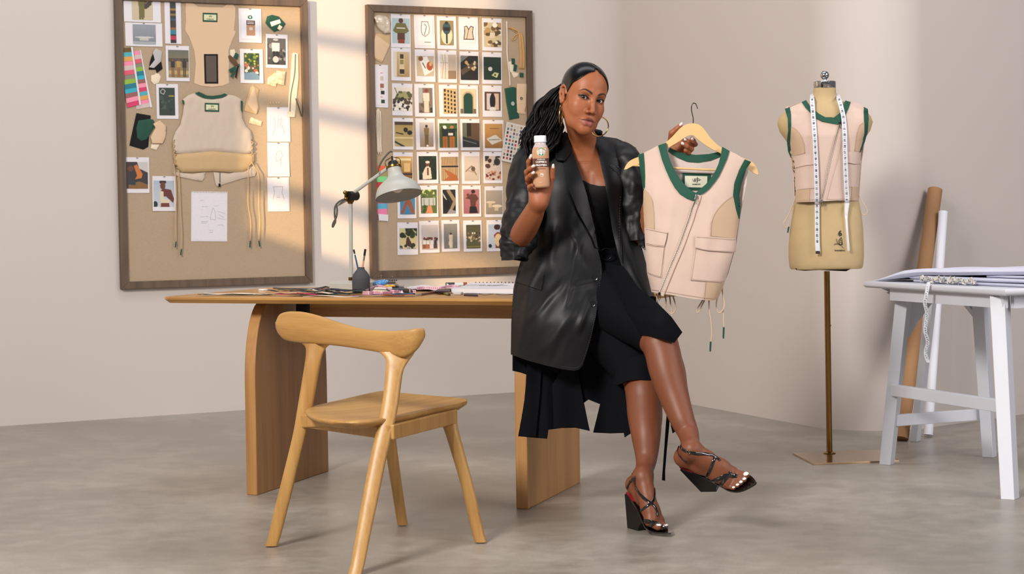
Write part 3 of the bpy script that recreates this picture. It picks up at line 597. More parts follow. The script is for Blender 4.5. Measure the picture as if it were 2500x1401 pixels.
 ('print of a person holding their jacket closed, beside the blazer sleeve', (.08, .14, .98, .9), [('g', (176, 190, 206), (196, 204, 214)), ('e', .5, .12, .18, .12, (60, 34, 26)), ('p', [(.3, .45), (.5, .32), (.85, .38), (.95, .7), (.8, 1), (.4, 1), (.36, .6)], (136, 64, 40)), ('e', .55, .66, .2, .26, (226, 196, 150)), ('e', .1, .9, .1, .08, (40, 40, 46))]),
]
k = 0
for r_ in range(7):
    for c_ in range(5):
        lab_, pic_, ops_ = PR[k]; pinned('white bordered '+lab_, colx[r_][c_], rowt[r_][c_], colr[r_][c_], rowb[r_][c_], pic_, ops_, rot=[-.6, .3, -.2, .4, 0][(k*3) % 5], group=G2); k += 1
# ---- left board prints
pinned('cut-off print of a person in a patterned green dress at the board top', 302, -12, 392, 54, (.22, .05, .78, .92), [('f', (206, 190, 158)), ('n', .5, .1, 1, .5, 8, .12, [(60, 50, 40), (110, 90, 70)]), ('fig', .45, -.1, .98, .34, SK2, (120, 112, 56), (104, 100, 50)), ('r', .35, .3, .6, .9, (112, 104, 52))], group=G1)
pinned('landscape white sheet with a grey picture of a thin curved white table', 306, 56, 396, 113, (.2, .07, .82, .92), [('g', (150, 156, 166), (126, 132, 140)), ('e', .5, .64, .42, .04, (206, 206, 200)), ('r', .3, .68, .68, .8, (196, 194, 184)), ('r', 0, .84, 1, 1, (168, 172, 176))], group=G1)
pinned('narrow white card with a vertical strip of stacked yarn colours', 402, 4, 442, 107, (.33, .02, .68, .98), [('f', (44, 54, 48))]+[('r', 0, a, 1, b, c) for a, b, c in ((.15, .2, (150, 120, 50)), (.2, .28, (40, 38, 36)), (.28, .33, (130, 110, 50)), (.4, .44, (44, 80, 110)), (.44, .62, (60, 44, 34)), (.62, .68, (150, 90, 50)), (.68, .78, (30, 130, 150)), (.78, .82, (50, 40, 40)), (.82, .92, (190, 40, 70)), (.92, 1, (40, 30, 34)))], group=None, cat='colour card', name='colour_card')
pinned('print of three runners standing in a line outdoors', 405, 112, 462, 198, (.1, .12, .97, .9), [('g', (104, 104, 92), (150, 134, 80)), ('r', 0, .3, 1, .42, (74, 70, 60)), ('r', 0, .75, 1, .88, (190, 164, 96)), ('fig', .22, .32, .98, .24, SK, (44, 30, 30), (130, 84, 56)), ('fig', .5, .3, .98, .24, SK, (190, 150, 80), (150, 100, 64)), ('fig', .78, .3, .98, .24, (60, 40, 30), (50, 34, 30), (80, 56, 40))], group=G1)
pinned('print of a dark green chalk-like drawing with a pale loop', 382, 205, 435, 290, (.12, .11, .84, .9), [('f', (36, 56, 48)), ('n', 0, .3, 1, 1, 16, .1, [(30, 44, 40), (52, 76, 64), (66, 84, 76)]), ('l', [(.1, .12), (.25, .05), (.4, .12), (.3, .24), (.12, .2), (.1, .12)], .02, (196, 196, 176)), ('r', .6, .28, .95, .32, (160, 150, 60))], group=G1)
pinned('bottom-left print of a person in orange lounging in shade', 306, 384, 364, 471, (.04, .13, .94, .88), [('f', (52, 44, 46)), ('p', [(.5, 0), (1, 0), (1, .4), (.6, .25)], (206, 200, 196)), ('p', [(.35, .15), (.5, .1), (.75, .45), (.7, .6), (.4, .65), (.5, .5)], (206, 118, 48)), ('p', [(.1, .85), (.6, .72), (1, .85), (1, 1), (.1, 1)], (134, 96, 50)), ('e', .2, .25, .14, .1, (110, 60, 40)), ('n', 0, .55, .4, .85, 6, .1, [(40, 52, 56)])], rot=-.5, group=G1)
pinned('print of a person in glasses and a cream vest against pale blue', 372, 430, 430, 515, (.05, .13, .9, .88), [('g', (176, 188, 200), (200, 206, 214)), ('e', .45, .06, .17, .08, (40, 26, 24)), ('e', .45, .2, .13, .14, (110, 56, 40)), ('p', [(.3, .4), (.5, .3), (.85, .35), (1, .7), (.95, .85), (.6, .6), (.4, .6)], (104, 50, 36)), ('p', [(.3, .38), (.48, .42), (.5, .7), (.8, .72), (.75, .9), (.35, .88)], (226, 212, 180)), ('p', [(.36, .85), (.75, .85), (.78, 1), (.34, 1)], (120, 54, 36)), ('e', .08, .9, .12, .12, (34, 40, 48))], rot=-.8, group=G1)
pinned('print of the brown drink bottle below its round green emblem', 583, 21, 638, 104, (.1, .1, .9, .9), [('f', (236, 234, 240)), ('e', .5, .2, .13, .075, (30, 110, 80)), ('e', .5, .2, .05, .04, (226, 236, 230)), ('r', .28, .32, .76, .48, (84, 48, 40)), ('r', .28, .48, .76, .86, (190, 144, 108)), ('r', .34, .36, .7, .38, WH), ('r', .34, .42, .7, .44, WH), ('r', .44, .56, .62, .66, (226, 206, 186))], group=G1)
pinned('print of swimmers resting at a pool under bright trees', 586, 120, 642, 203, (.17, .12, .83, .9), [('f', (60, 84, 40)), ('n', 0, 0, 1, .4, 22, .1, [(120, 150, 50), (200, 190, 60), (40, 60, 30)]), ('n', .1, .35, .95, .8, 14, .11, [(190, 110, 80), (214, 60, 50), (232, 224, 216), (130, 70, 50)]), ('p', [(0, .75), (.6, .7), (1, .85), (1, 1), (0, 1)], (120, 150, 170))], group=G1)
pinned('black and white print of a person in a white shirt outdoors', 649, 84, 702, 166, (.06, .12, .9, .9), [('g', (104, 100, 96), (60, 58, 56)), ('n', 0, .2, 1, 1, 18, .1, [(140, 138, 134), (44, 44, 42)]), ('fig', .46, .04, .98, .5, (90, 86, 84), (222, 220, 214), (34, 34, 34)), ('e', .46, .06, .14, .04, (206, 204, 200)), ('e', .46, .8, .16, .12, (196, 194, 190))], rot=-.8, group=G1)
def sketch(label, x0, y0, x1, y1, lines, **k):
    pinned(label, x0, y0, x1, y1, (.05, .05, .95, .95), [('f', (236, 230, 232))]+[('l', l, .012, (166, 158, 160)) for l in lines], cat='sketch', name='sketch_sheet', res=1.6, **k)
sketch('top sheet of three with a faint pencil back view of the vest', 652, 262, 708, 346, [[(.3, .28), (.34, .5), (.24, .8)], [(.62, .28), (.66, .5), (.78, .8)], [(.5, .3), (.45, .6)], [(.56, .34), (.6, .6)]])
sketch('middle sheet of three with a faint pencil jacket and arrow', 653, 348, 706, 431, [[(.4, .3), (.62, .2), (.7, .35), (.62, .5), (.4, .55), (.36, .45), (.4, .3)], [(.6, .45), (.6, .7)]])
sketch('bottom sheet of three with a faint pencil corset outline', 653, 433, 706, 516, [[(.25, .25), (.3, .45), (.22, .65)], [(.72, .25), (.68, .45), (.78, .65)], [(.25, .25), (.72, .25)], [(.4, .55), (.58, .55)], [(.4, .6), (.58, .6)]])
# spiral-torn sketchbook page with a ragged top
t = thing('sketchbook_page', 'white spiral-torn page with pencil notes under the vest back', 'sketch', W(512, 590, 0.02))
c, u, v = wframe(511, 528, -1.6, 0.0195); w, h = wsize(511, 528, 88, 122)
edge = [(-w/2, -h/2), (w/2, -h/2), (w/2, h/2-.01)]
for i in range(24): 
    a = w/2-w*(i+0.15)/24; edge += [(a, h/2), (a-w/24*0.5, h/2), (a-w/24*0.55, h/2-.008), (a-w/24*0.95, h/2-.008)]
obj('paper', prism([c+u*a+v*b for a, b in edge], WN*0.0008), PAPER, t, smooth=False)
nx, ny = 120, 165; ops = [('f', (236, 230, 236))]+[('l', l, .007, (186, 182, 190)) for l in ([(.22, .15), (.34, .14)], [(.28, .28), (.46, .27)], [(.64, .26), (.78, .25)], [(.24, .5), (.46, .49)], [(.26, .6), (.45, .6)], [(.27, .63), (.42, .63)], [(.6, .3), (.54, .45), (.53, .55), (.68, .56), (.67, .42), (.62, .3)], [(.75, .38), (.94, .42)], [(.78, .45), (.92, .5)], [(.75, .52), (.95, .55)], [(.74, .68), (.86, .66), (.9, .7)], [(.5, .78), (.6, .79)], [(.5, .83), (.6, .83)])]
C = raster(nx, ny, ops, 77); m = gridmesh(c-v*0.004+WN*0.0016, u, v, w*0.96, h*0.92, nx, ny); obj('pencil_notes', m, PICT, t, tint=np.concatenate([C.reshape(-1, 3), np.ones((nx*ny, 1))], 1), angle=180, fix=False)

# ---- cloth, cards and cords pinned to the boards: outline on the wall plane + real thickness
def wp(poly, off, step=5, bul=0.0, amp=0.0):
    def f(x, y):
        d = min(1, pdist(x, y, poly)/12) if bul else 0
        return W(x, y, off+bul*math.sqrt(max(0, 1-(1-d)**2))+amp*nz3(x/9, y/22, off*100))
    return panel(poly, None, step, mapf=f)
def wcloth(name, poly, m, parent=None, off=0.020, th=0.002, bul=0.0, amp=0.0, step=5, label=None, cat=None, group=None, angle=60):
    o = obj(name, thick(wp(poly, off+th, step, bul, amp), th), m, parent, angle=angle)
    if not parent: tag(o, label, cat, group)
    return o
def pdist(px, py, poly):
    best = 1e9
    for i in range(len(poly)):
        ax, ay = poly[i]; bx, by = poly[(i+1) % len(poly)]; dx, dy = bx-ax, by-ay
        t = max(0, min(1, ((px-ax)*dx+(py-ay)*dy)/(dx*dx+dy*dy+1e-9))); best = min(best, math.hypot(px-ax-t*dx, py-ay-t*dy))
    return best
def nz3(x, y, z=0): return noise.noise(Vector((x, y, z)))
CR1 = mat('toile_cream', (196, 180, 162), rough=0.9, bump=0.2, bscale=500); CR2 = mat('pattern_tan', (208, 178, 146), rough=0.8); TN = mat('toile_tan', (190, 160, 118), rough=0.85, bump=0.15, bscale=500)
GR = mat('swatch_green', (22, 72, 56), rough=0.8); BL = mat('swatch_black', (12, 12, 14), rough=0.95); LT = mat('label_linen', (206, 206, 168), rough=0.8); DK = mat('label_ink', (60, 56, 46), 0.8); CRD = mat('swatch_cream', (222, 206, 180), 0.8)
def wtube(name, pts, r, off, m, parent, n=8): return obj(name, tube([W(x, y, off) for x, y in spl(pts, n)], r, 7), m, parent, angle=180)
def box_label(t, x0, y0, x1, y1, off, rot=0):
    wcloth('label_frame', [(x0, y0), (x1, y0+rot), (x1, y1+rot), (x0, y1)], GR, t, off, 0.001)
    wcloth('label_patch', [(x0+3, y0+4), (x1-3, y0+4+rot), (x1-3, y1-4+rot), (x0+3, y1-4)], LT, t, off+0.001, 0.0008)
    cx, cy = (x0+x1)/2, (y0+y1)/2; c, u, v = wframe(cx, cy+5, 0, off+0.0024)
    obj('lettering', textmesh('STARBUCKS', 0.0075, lambda a, b: c+u*a+v*b, True), DK, t, smooth=False, fix=False)
    wtube('signature', [(cx-3, cy-4), (cx-1, cy), (cx, cy-5), (cx+2, cy-1), (cx+4, cy-4), (cx+3, cy)], 0.0006, off+0.003, DK, t, 4)
bod = thing('bodice_pattern', 'tan card bodice pattern piece with a black mesh pocket, above the vest back', 'pattern piece', W(515, 210, 0.02))
wcloth('pattern_card', [(454, 6), (462, 4), (472, 8), (484, 17), (545, 18), (558, 8), (566, 5), (575, 19), (574, 45), (571, 74), (576, 78), (566, 100), (558, 122), (559, 155), (559, 203), (545, 209), (517, 212), (490, 209), (474, 203), (478, 155), (474, 123), (462, 90), (452, 74), (454, 50), (453, 20)], CR2, bod, off=0.019, th=0.0012)
box_label(bod, 495, 31, 531, 53, 0.0205, 1)
wcloth('pocket_binding', [(498, 132), (532, 132), (533, 204), (500, 204)], BL, bod, 0.0205, 0.0015); wcloth('mesh_pocket', [(502, 136), (528, 136), (529, 200), (504, 200)], mat('grey_mesh', (92, 80, 72), 0.8, bump=0.5, bscale=900), bod, 0.022, 0.001)
vbk_ = thing('vest_back_toile', 'beige vest back with green collar, laced sides and long cords', 'garment', W(525, 450, 0.03))
wcloth('front_flap', [(424, 420), (470, 425), (502, 420), (500, 432), (494, 442), (488, 442), (440, 432), (426, 427)], CR1, vbk_, 0.020, 0.003, 0.004); wcloth('front_flap', [(521, 420), (560, 424), (618, 405), (626, 420), (622, 430), (590, 436), (545, 450), (530, 455), (526, 448)], CR1, vbk_, 0.020, 0.003, 0.004)
wcloth('back_panel', [(446, 243), (460, 232), (476, 227), (500, 238), (520, 240), (545, 235), (556, 231), (572, 233), (590, 243), (588, 262), (592, 290), (600, 308), (612, 320), (616, 335), (619, 372), (600, 376), (520, 369), (438, 376), (424, 372), (422, 340), (428, 322), (440, 305), (446, 280), (449, 258)], CR1, vbk_, 0.023, 0.003, 0.010, 0.0025)
wcloth('hem_panel', [(424, 376), (438, 376), (520, 369), (600, 376), (620, 374), (621, 392), (610, 412), (595, 420), (560, 420), (520, 418), (470, 420), (445, 420), (430, 408), (425, 392)], TN, vbk_, 0.024, 0.003, 0.010, 0.002)
wcloth('collar_trim', [(476, 227), (486, 224), (505, 233), (520, 234), (540, 231), (548, 228), (556, 231), (545, 238), (520, 242), (500, 240), (485, 234)], GR, vbk_, 0.034, 0.002)
wcloth('armhole_trim', [(445, 243), (450, 246), (450, 256), (446, 252)], GR, vbk_, 0.030, 0.002); wcloth('armhole_trim', [(588, 245), (593, 248), (592, 275), (589, 268)], GR, vbk_, 0.030, 0.002)
box_label(vbk_, 500, 251, 535, 272, 0.0375, 1)
EYE = mat('eyelet_brass', (92, 74, 54), 0.4, metal=0.8)
for x_, s in ((427, 1), (613, -1)):
    for i in range(6):
        y_ = 344+i*12; xx = x_+s*(i*0.9); c = W(xx, y_, 0.032); obj('eyelet', hoop(c, WD, Vector((0, 0, 1)), 0.0045, 0.0045, 0.0016), EYE, vbk_, angle=180)
        if i < 5: wtube('lace', [(xx, y_), (xx-s*5, y_+5), (xx+s, y_+12)], 0.0022, 0.034, TN, vbk_, 3)
for pts, tp_ in (([(424, 400), (428, 430), (430, 480), (429, 540), (430, 590)], (428, 604)), ([(436, 415), (438, 450), (441, 520), (444, 570), (443, 608)], (441, 623)), ([(606, 408), (606, 450), (606, 500), (612, 540), (611, 588)], (610, 604)), ([(614, 395), (622, 410), (631, 430), (632, 500), (634, 540), (632, 588)], (634, 602))):
    wtube('cord', pts, 0.0026, 0.040, TN, vbk_); obj('cord_tip', tube([W(*pts[-1], 0.040), W(*tp_, 0.040)], 0.0036, 8), GR, vbk_)
wtube('zip_end', [(537, 420), (537, 446)], 0.0016, 0.030, DK, vbk_, 3); obj('zip_pull', box(W(536, 452, 0.030), 0.010, 0.005, 0.018, ax=WD), BL, vbk_, bevel=0.001)
# colour fans
cols = [(96, 70, 22), (70, 160, 170), (206, 150, 70), (226, 130, 160), (190, 176, 170), (206, 80, 100), (130, 122, 108), (130, 170, 50), (20, 110, 130), (40, 160, 180), (140, 86, 84), (226, 140, 160), (200, 50, 96)]
def fan(label, tl, tr_, br, bl_, cl, off):
    t = thing('colour_fan', label, 'colour chart', W(bl_[0], bl_[1], off), 'colour charts on the left board'); n = len(cl)
    def q(a, b): 
        l = (tl[0]+(bl_[0]-tl[0])*b, tl[1]+(bl_[1]-tl[1])*b); r = (tr_[0]+(br[0]-tr_[0])*b, tr_[1]+(br[1]-tr_[1])*b); return (l[0]+(r[0]-l[0])*a, l[1]+(r[1]-l[1])*a)
    for i, c_ in enumerate(cl):
        a, b = i/n, (i+1)/n; obj('colour_strip', thick(panel([q(0, a), q(.86, a), q(.86, b), q(0, b)], None, 8, mapf=lambda x, y: W(x, y, off+0.001*(i % 3))), 0.001), mat('chart_%d_%d_%d' % c_, c_, 0.6), t, angle=40)
    obj('chart_edge', thick(panel([q(.86, -.01), q(.98, -.01), q(.98, 1.01), q(.86, 1.01)], None, 8, mapf=lambda x, y: W(x, y, off+0.004)), 0.003), PAPER, t, angle=40)
fan('longer fanned colour chart with pink, teal and brown strips, right of the pair', (328, 125), (344, 123), (372, 260), (333, 267), cols[3:]+cols[1:5], 0.0195)
fan('wide fanned colour chart with pink, green and teal strips, left of the pair', (289, 117), (325, 116), (345, 254), (311, 263), cols, 0.024)
# fabric swatches
def sw(label, polys, cat='fabric swatch', name='fabric_swatch'):
    p0 = polys[0][0]; b_ = max(p0, key=lambda q: q[1]); t = thing(name, label, cat, W(b_[0], b_[1], 0.02)); o_ = 0.0195
    for i, (pl, m_, nm) in enumerate(polys): wcloth(nm, pl, m_, t, o_+i*0.0035, 0.002, 0.003, 0.0015, 4)
    return t
LG = mat('swatch_light_grey', (176, 174, 172), 0.8); BRW = mat('swatch_brown', (92, 66, 44), 0.8); WHC = mat('swatch_white', (222, 216, 208), 0.8)
sw('folded black and grey fabric scrap beside the colour charts', [([(370, 138), (378, 124), (390, 130), (397, 168), (383, 178), (380, 170), (363, 170), (366, 150)], BL, 'black_cloth'), ([(373, 128), (380, 118), (396, 126), (393, 150), (376, 166), (364, 164), (378, 146)], LG, 'grey_cloth')])
sw('small cream paper scrap above the dark green print', [([(369, 184), (378, 182), (380, 179), (388, 180), (393, 188), (388, 202), (376, 206), (369, 198)], CRD, 'cream_cloth')])
t_ = sw('black cloth square with green and tan swatches pinned over it', [([(333, 276), (368, 282), (362, 358), (350, 365), (316, 355), (320, 335)], BL, 'black_cloth'), ([(338, 294), (352, 292), (364, 290), (374, 292), (380, 304), (368, 325), (358, 340), (345, 344), (335, 336), (333, 312)], GR, 'green_cloth'), ([(374, 302), (390, 294), (406, 308), (404, 334), (397, 350), (372, 350), (368, 334), (380, 312)], CR2, 'tan_cloth')])
sw('cream offcut under the black cloth square', [([(370, 352), (390, 352), (382, 366), (368, 362)], CRD, 'cream_cloth')])
sw('green swatch cards with a white label in a clear bag', [([(652, 40), (664, 36), (680, 40), (697, 58), (690, 70), (670, 78), (656, 66), (648, 56)], GR, 'green_cloth'), ([(659, 54), (683, 47), (686, 56), (663, 65)], WHC, 'white_label'), ([(682, 60), (690, 66), (684, 74), (677, 70)], CRD, 'cream_cloth')], 'swatch pack')
sw('bundle of green, brown and cream ribbon offcuts right of the bodice pattern', [([(562, 122), (572, 120), (578, 134), (572, 148), (562, 140)], CRD, 'cream_ribbon'), ([(557, 137), (562, 134), (576, 146), (582, 158), (574, 162), (562, 150)], BRW, 'brown_ribbon'), ([(570, 140), (575, 128), (583, 133), (579, 146)], GR, 'green_ribbon'), ([(558, 170), (574, 161), (576, 168), (562, 178)], GR, 'green_ribbon'), ([(562, 186), (584, 155), (586, 160), (566, 190)], GR, 'green_ribbon'), ([(574, 188), (580, 160), (583, 162), (577, 192)], BL, 'black_ribbon')], 'ribbon', 'ribbon_bundle')
sw('folded tan cloth triangle beside the vest back collar', [([(612, 212), (618, 208), (632, 219), (628, 240), (632, 266), (626, 279), (596, 270), (602, 245)], TN, 'tan_cloth'), ([(618, 210), (622, 215), (630, 262), (626, 278), (604, 254)], CR2, 'cloth_fold')])
CL = mat('clear_film', (226, 206, 170), rough=0.2, var=0.5, vscale=60, rgb2=(110, 92, 70))
sw('pair of clear printed stickers pinned below the black and white print', [([(654, 190), (672, 176), (680, 182), (674, 212), (652, 206)], CL, 'sticker'), ([(675, 172), (697, 175), (693, 208), (672, 203)], CL, 'sticker')], 'sticker', 'clear_sticker')
sw('small clear tag sheet beside the armhole of the vest back', [([(610, 290), (614, 286), (640, 296), (638, 308), (608, 300)], CL, 'sticker')], 'sticker', 'clear_sticker')
zs2 = thing('zip_sample', 'long cream zip sample hanging at the right edge of the left board', 'zip', W(712, 288, 0.02))
wcloth('zip_cloth', [(714, 130), (718, 128), (728, 131), (729, 190), (724, 240), (720, 286), (701, 285), (704, 250), (709, 190), (712, 150)], CRD, zs2, 0.0195, 0.002, 0.002); wtube('zip_line', [(721, 132), (719, 180), (710, 230), (708, 272)], 0.0018, 0.025, DK, zs2); wtube('zip_line', [(722, 240), (730, 262), (736, 284)], 0.0025, 0.025, DK, zs2, 4); wcloth('zip_tape_edge', [(702, 270), (720, 271), (719, 286), (701, 285)], CRD, zs2, 0.023, 0.001)
for i in range(4): tag(obj('hook', box(W(660+i*7, 251, 0.021), 0.004, 0.004, 0.010, ax=WD), mat('hook_pale', (214, 180, 130), 0.6)), ['leftmost', 'second from left', 'third from left', 'rightmost'][i]+' of four tiny brass hooks under the clear stickers', 'hook', 'row of tiny hooks')
# ---- right board extras
wcl = lambda pl: pl
b2 = sw('folded beige cloth pinned in the top left corner of the right board', [([(918, 82), (953, 86), (953, 108), (942, 125), (932, 153), (910, 142), (895, 134), (905, 108)], TN, 'beige_cloth'), ([(918, 84), (952, 110), (934, 150), (897, 133), (908, 112)], CR2, 'cloth_fold')])
FILM = mat('crumpled_film', (214, 200, 180), rough=0.08, var=0.6, vscale=35, rgb2=(150, 132, 110), coat=1.0)
tag(obj('plastic_bag', thick(wp([(912, 42), (922, 36), (940, 38), (952, 48), (954, 80), (940, 82), (922, 68), (918, 52)], 0.03, 3, 0.012, 0.012), 0.001), FILM, angle=30), 'crumpled clear plastic bag in the top left corner of the right board', 'plastic bag')
t = pinned('narrow white swatch card with four small squares down its middle', 908, 158, 947, 262, (.1, .1, .9, .95), [('f', (236, 230, 236)), ('r', .5, .1, .72, .13, (214, 150, 150)), ('r', .5, .2, .76, .32, (206, 196, 186)), ('r', .5, .4, .78, .52, (160, 100, 74)), ('r', .5, .55, .7, .57, (214, 150, 150)), ('r', .54, .6, .84, .7, (30, 30, 32)), ('r', .5, .76, .7, .78, (214, 150, 150)), ('r', .56, .84, .86, .94, (26, 70, 46))], rot=-1, cat='swatch card', name='swatch_card')
def cordb(label, strands, m, r, group=None):
    b_ = max((q for s in strands for q in s), key=lambda q: q[1]); t = thing('cord_bundle', label, 'cord', W(b_[0], b_[1], 0.02), group)
    for i, s in enumerate(strands): wtube('strand', s, r, 0.022+0.002*(i % 3), m, t, 6)
WHCOR = mat('cord_white', (216, 204, 186), 0.8); TNC = mat('cord_tan', (196, 154, 98), 0.8)
cordb('looped white cord bundle hanging below the swatch card', [[(920+i*2.2, 264+abs(i-1.5)*3), (918+i*3.0, 300), (921+i*2.3, 350), (922+i*2.5, 372+6*(i % 2))] for i in range(5)], WHCOR, 0.0026)
cordb('tied bundle of tan cords at the right edge of the right board', [[(1240+i, 68), (1256+i, 70+i), (1266+i*1.5, 84), (1268+i*2, 110), (1270+i*2, 140), (1268+i*2.2, 168)] for i in range(6)]+[[(1250, 72), (1262, 82), (1258, 96), (1250, 98), (1256, 88), (1268, 80)]], TNC, 0.0024)
cordb('single long pale cord beside the tan cord bundle', [[(1237, 52), (1238, 90), (1238, 130), (1241, 160), (1244, 185), (1245, 210)]], WHCOR, 0.0045)
sw('pale cloth tag with two green squares right of the bottle-green jacket print', [([(1240, 152), (1250, 148), (1262, 172), (1258, 180), (1246, 176)], CRD, 'cream_cloth'), ([(1249, 142), (1257, 143), (1257, 158), (1249, 157)], GR, 'green_square'), ([(1255, 156), (1263, 159), (1260, 175), (1253, 173)], GR, 'green_square')])
sw('thin translucent cream scrap with a green corner', [([(1248, 176), (1266, 178), (1264, 186), (1254, 190)], CRD, 'cream_cloth'), ([(1269, 177), (1278, 178), (1278, 189), (1269, 188)], GR, 'green_corner')])
g_ = sw('dark green folded ribbon strip with round white emblem', [([(1232, 216), (1252, 212), (1260, 214), (1262, 250), (1268, 288), (1256, 290), (1244, 293), (1236, 250)], GR, 'green_cloth')], 'ribbon', 'ribbon_strip')
obj('emblem', hoop(W(1252, 253, 0.027), WD, Vector((0, 0, 1)), 0.009, 0.009, 0.002), WHC, g_, angle=180); obj('emblem_centre', box(W(1252, 253, 0.026), 0.006, 0.002, 0.009, ax=WD), WHC, g_)
g_ = sw('tan folded ribbon strip with small dark green emblem', [([(1262, 204), (1286, 205), (1283, 279), (1260, 276)], CR2, 'tan_cloth')], 'ribbon', 'ribbon_strip')
obj('emblem', hoop(W(1273, 240, 0.027), WD, Vector((0, 0, 1)), 0.006, 0.006, 0.002), GR, g_, angle=180)
rg = random.Random(11); pal = [(190, 40, 60), (30, 28, 40), (150, 130, 150), (60, 120, 120), (110, 50, 60), (40, 110, 80), (110, 170, 180), (206, 196, 170), (150, 110, 80), (60, 80, 110)]
chip_ops = [('f', (222, 214, 206))]
for j in range(10):
    for i in range(6): chip_ops.append(('r', .08+i*.15, .05+j*.092, .17+i*.15, .11+j*.092, pal[rg.randrange(10)]))
pinned('tilted white colour chip chart with rows of small squares beside her hair', 1229, 302, 1280, 398, (0, 0, 1, 1), chip_ops, rot=-11, cat='colour chart', name='colour_chip_chart', off=0.024, res=1.8, pin=False)
lc = [(214, 96, 50), (150, 140, 90), (120, 200, 130), (190, 50, 50), (206, 110, 40), (200, 160, 60), (170, 90, 120), (80, 160, 190), (220, 120, 160), (160, 90, 130)]
t = thing('colour_fan', 'bright fanned colour strips pinned behind the lamp shade', 'colour chart', W(925, 540, 0.02), 'colour charts on the right board')
for i, c_ in enumerate(lc):
    y0 = 405+i*13.2; obj('colour_strip', thick(panel([(909+i*.7, y0), (945, y0-1), (946, y0+13), (910+i*.7, y0+13)], None, 8, mapf=lambda x, y: W(x, y, 0.020+0.001*(i % 3))), 0.001), mat('chart_%d_%d_%d' % c_, c_, 0.6), t, angle=40)
obj('paper_tab', thick(panel([(924, 522), (948, 524), (948, 540), (925, 538)], None, 8, mapf=lambda x, y: W(x, y, 0.025)), 0.001), PAPER, t, angle=40)
# ================================================================== ON THE DESK
def D(px, py, dz=0.0):      # a point on the desk, dz above it
    p = Zp(px, py, TZ); p.z += dz; return p
LP = mat('lamp_grey_paint', (176, 177, 170), rough=0.4); LB = mat('lamp_brass', (112, 88, 48), rough=0.3, metal=1.0); BLK = mat('lamp_black', (20, 19, 18), 0.4); CBL = mat('lamp_cable', (110, 106, 98), 0.7, bump=0.6, bscale=400, var=1.0, vscale=500, rgb2=(40, 38, 36))
LY = 7.93
lb = D(850, 709); lamp = thing('desk_lamp', 'light grey dome shade desk lamp with brass joints on a square white base', 'lamp', Vector((lb.x, LY, TZ)))
base_pts = [D(804, 709.5), D(900, 711), D(915, 705.5), D(825, 704.5)]
obj('base', loft([[p+Vector((0, 0, z)) for p in base_pts] for z in (0.001, 0.030)]+[[p.lerp(sum(base_pts, Vector())/4, 0.03)+Vector((0, 0, 0.033)) for p in base_pts]]), LP, lamp, bevel=0.002, angle=30)
pt = P(856, 484, LY); pbm = P(857.5, 700, LY); obj('pole', tube([pbm, pt], 0.0076, 16), LP, lamp)
for y_, h_ in ((684, .006), (497, .013)): obj('pole_ring', lathe([(0.0105, 0), (0.0105, h_*2)], P(857 if y_ > 600 else 855.5, y_, LY), seg=20), LB, lamp)
obj('joint_collar', lathe([(0.009, 0), (0.014, 0.004), (0.016, 0.010), (0.012, 0.014)], P(855.5, 495, LY), seg=20), LB, lamp)
obj('joint', tube([P(850, 478, LY-0.02), P(870, 478, LY+0.02)], 0.0185, 20), BLK, lamp); obj('joint_disc', tube([P(846, 478, LY-0.02), P(850, 478, LY-0.024)], 0.015, 20), LB, lamp)
obj('wing_nut', join(sphere(P(843, 470, LY-0.03), (0.009, 0.004, 0.008)), sphere(P(845, 485, LY-0.03), (0.008, 0.004, 0.008))), LB, lamp)
obj('arm', tube([P(861, 472, LY), P(946, 411, LY-0.06)], 0.0068, 16), LP, lamp)
obj('arm_tip', sphere(P(947, 410, LY-0.06), 0.0105), LP, lamp)
obj('arm_stub', tube([P(848, 486, LY), P(822, 500, LY+0.02)], 0.0075, 12), LP, lamp)
obj('cable', tube([P(x, y, LY-0.01) for x, y in spl([(846, 484), (828, 492), (818, 505), (817, 525), (819, 540), (815, 550), (812, 554), (813, 545), (821, 530), (823, 512), (821, 500)], 5)], 0.0036, 8), CBL, lamp, angle=180)
obj('cable', tube([P(x, y, LY-0.07) for x, y in spl([(922, 420), (925, 408), (933, 392), (944, 378), (953, 370), (958, 371)], 5)], 0.0036, 8), CBL, lamp, angle=180)
obj('cable', tube([D(x, y, 0.006) for x, y in spl([(808, 707), (796, 703.5), (785, 706), (765, 709), (740, 709), (715, 709), (690, 708), (668, 706.5)], 5)], 0.0036, 8), CBL, lamp, angle=180)
# shade: tilted dome, open underneath
sc = P(974, 478, LY-0.10); sup = Vector((-0.17, 0.25, 0.95)).normalized()
sp_ = [(0.0915, 0.0), (0.0918, 0.003), (0.0895, 0.012), (0.086, 0.024), (0.079, 0.038), (0.068, 0.050), (0.054, 0.060), (0.041, 0.069), (0.033, 0.078), (0.0285, 0.088), (0.027, 0.098), (0.0265, 0.112), (0.026, 0.116)]
outer = sp_; inner = [(r-0.0025, h+0.001) for r, h in sp_[:-1]][::-1]
obj('shade', lathe(sp_+[(0.010, 0.116), (0.010, 0.112)]+inner+[(0.0895, 0.0)], sc, sup, 56, caps=False), LP, lamp, angle=50)
obj('shade_collar', lathe([(0.026, 0.113), (0.0305, 0.115), (0.0305, 0.122), (0.024, 0.125), (0.020, 0.125)], sc, sup, 32), LB, lamp)
obj('socket', lathe([(0.020, 0.122), (0.0205, 0.134), (0.016, 0.142), (0.006, 0.145)], sc, sup, 24), BLK, lamp)
top_c = sc+sup*0.150; sd_ = sup.cross(Vector((0, 1, 0))).normalized()
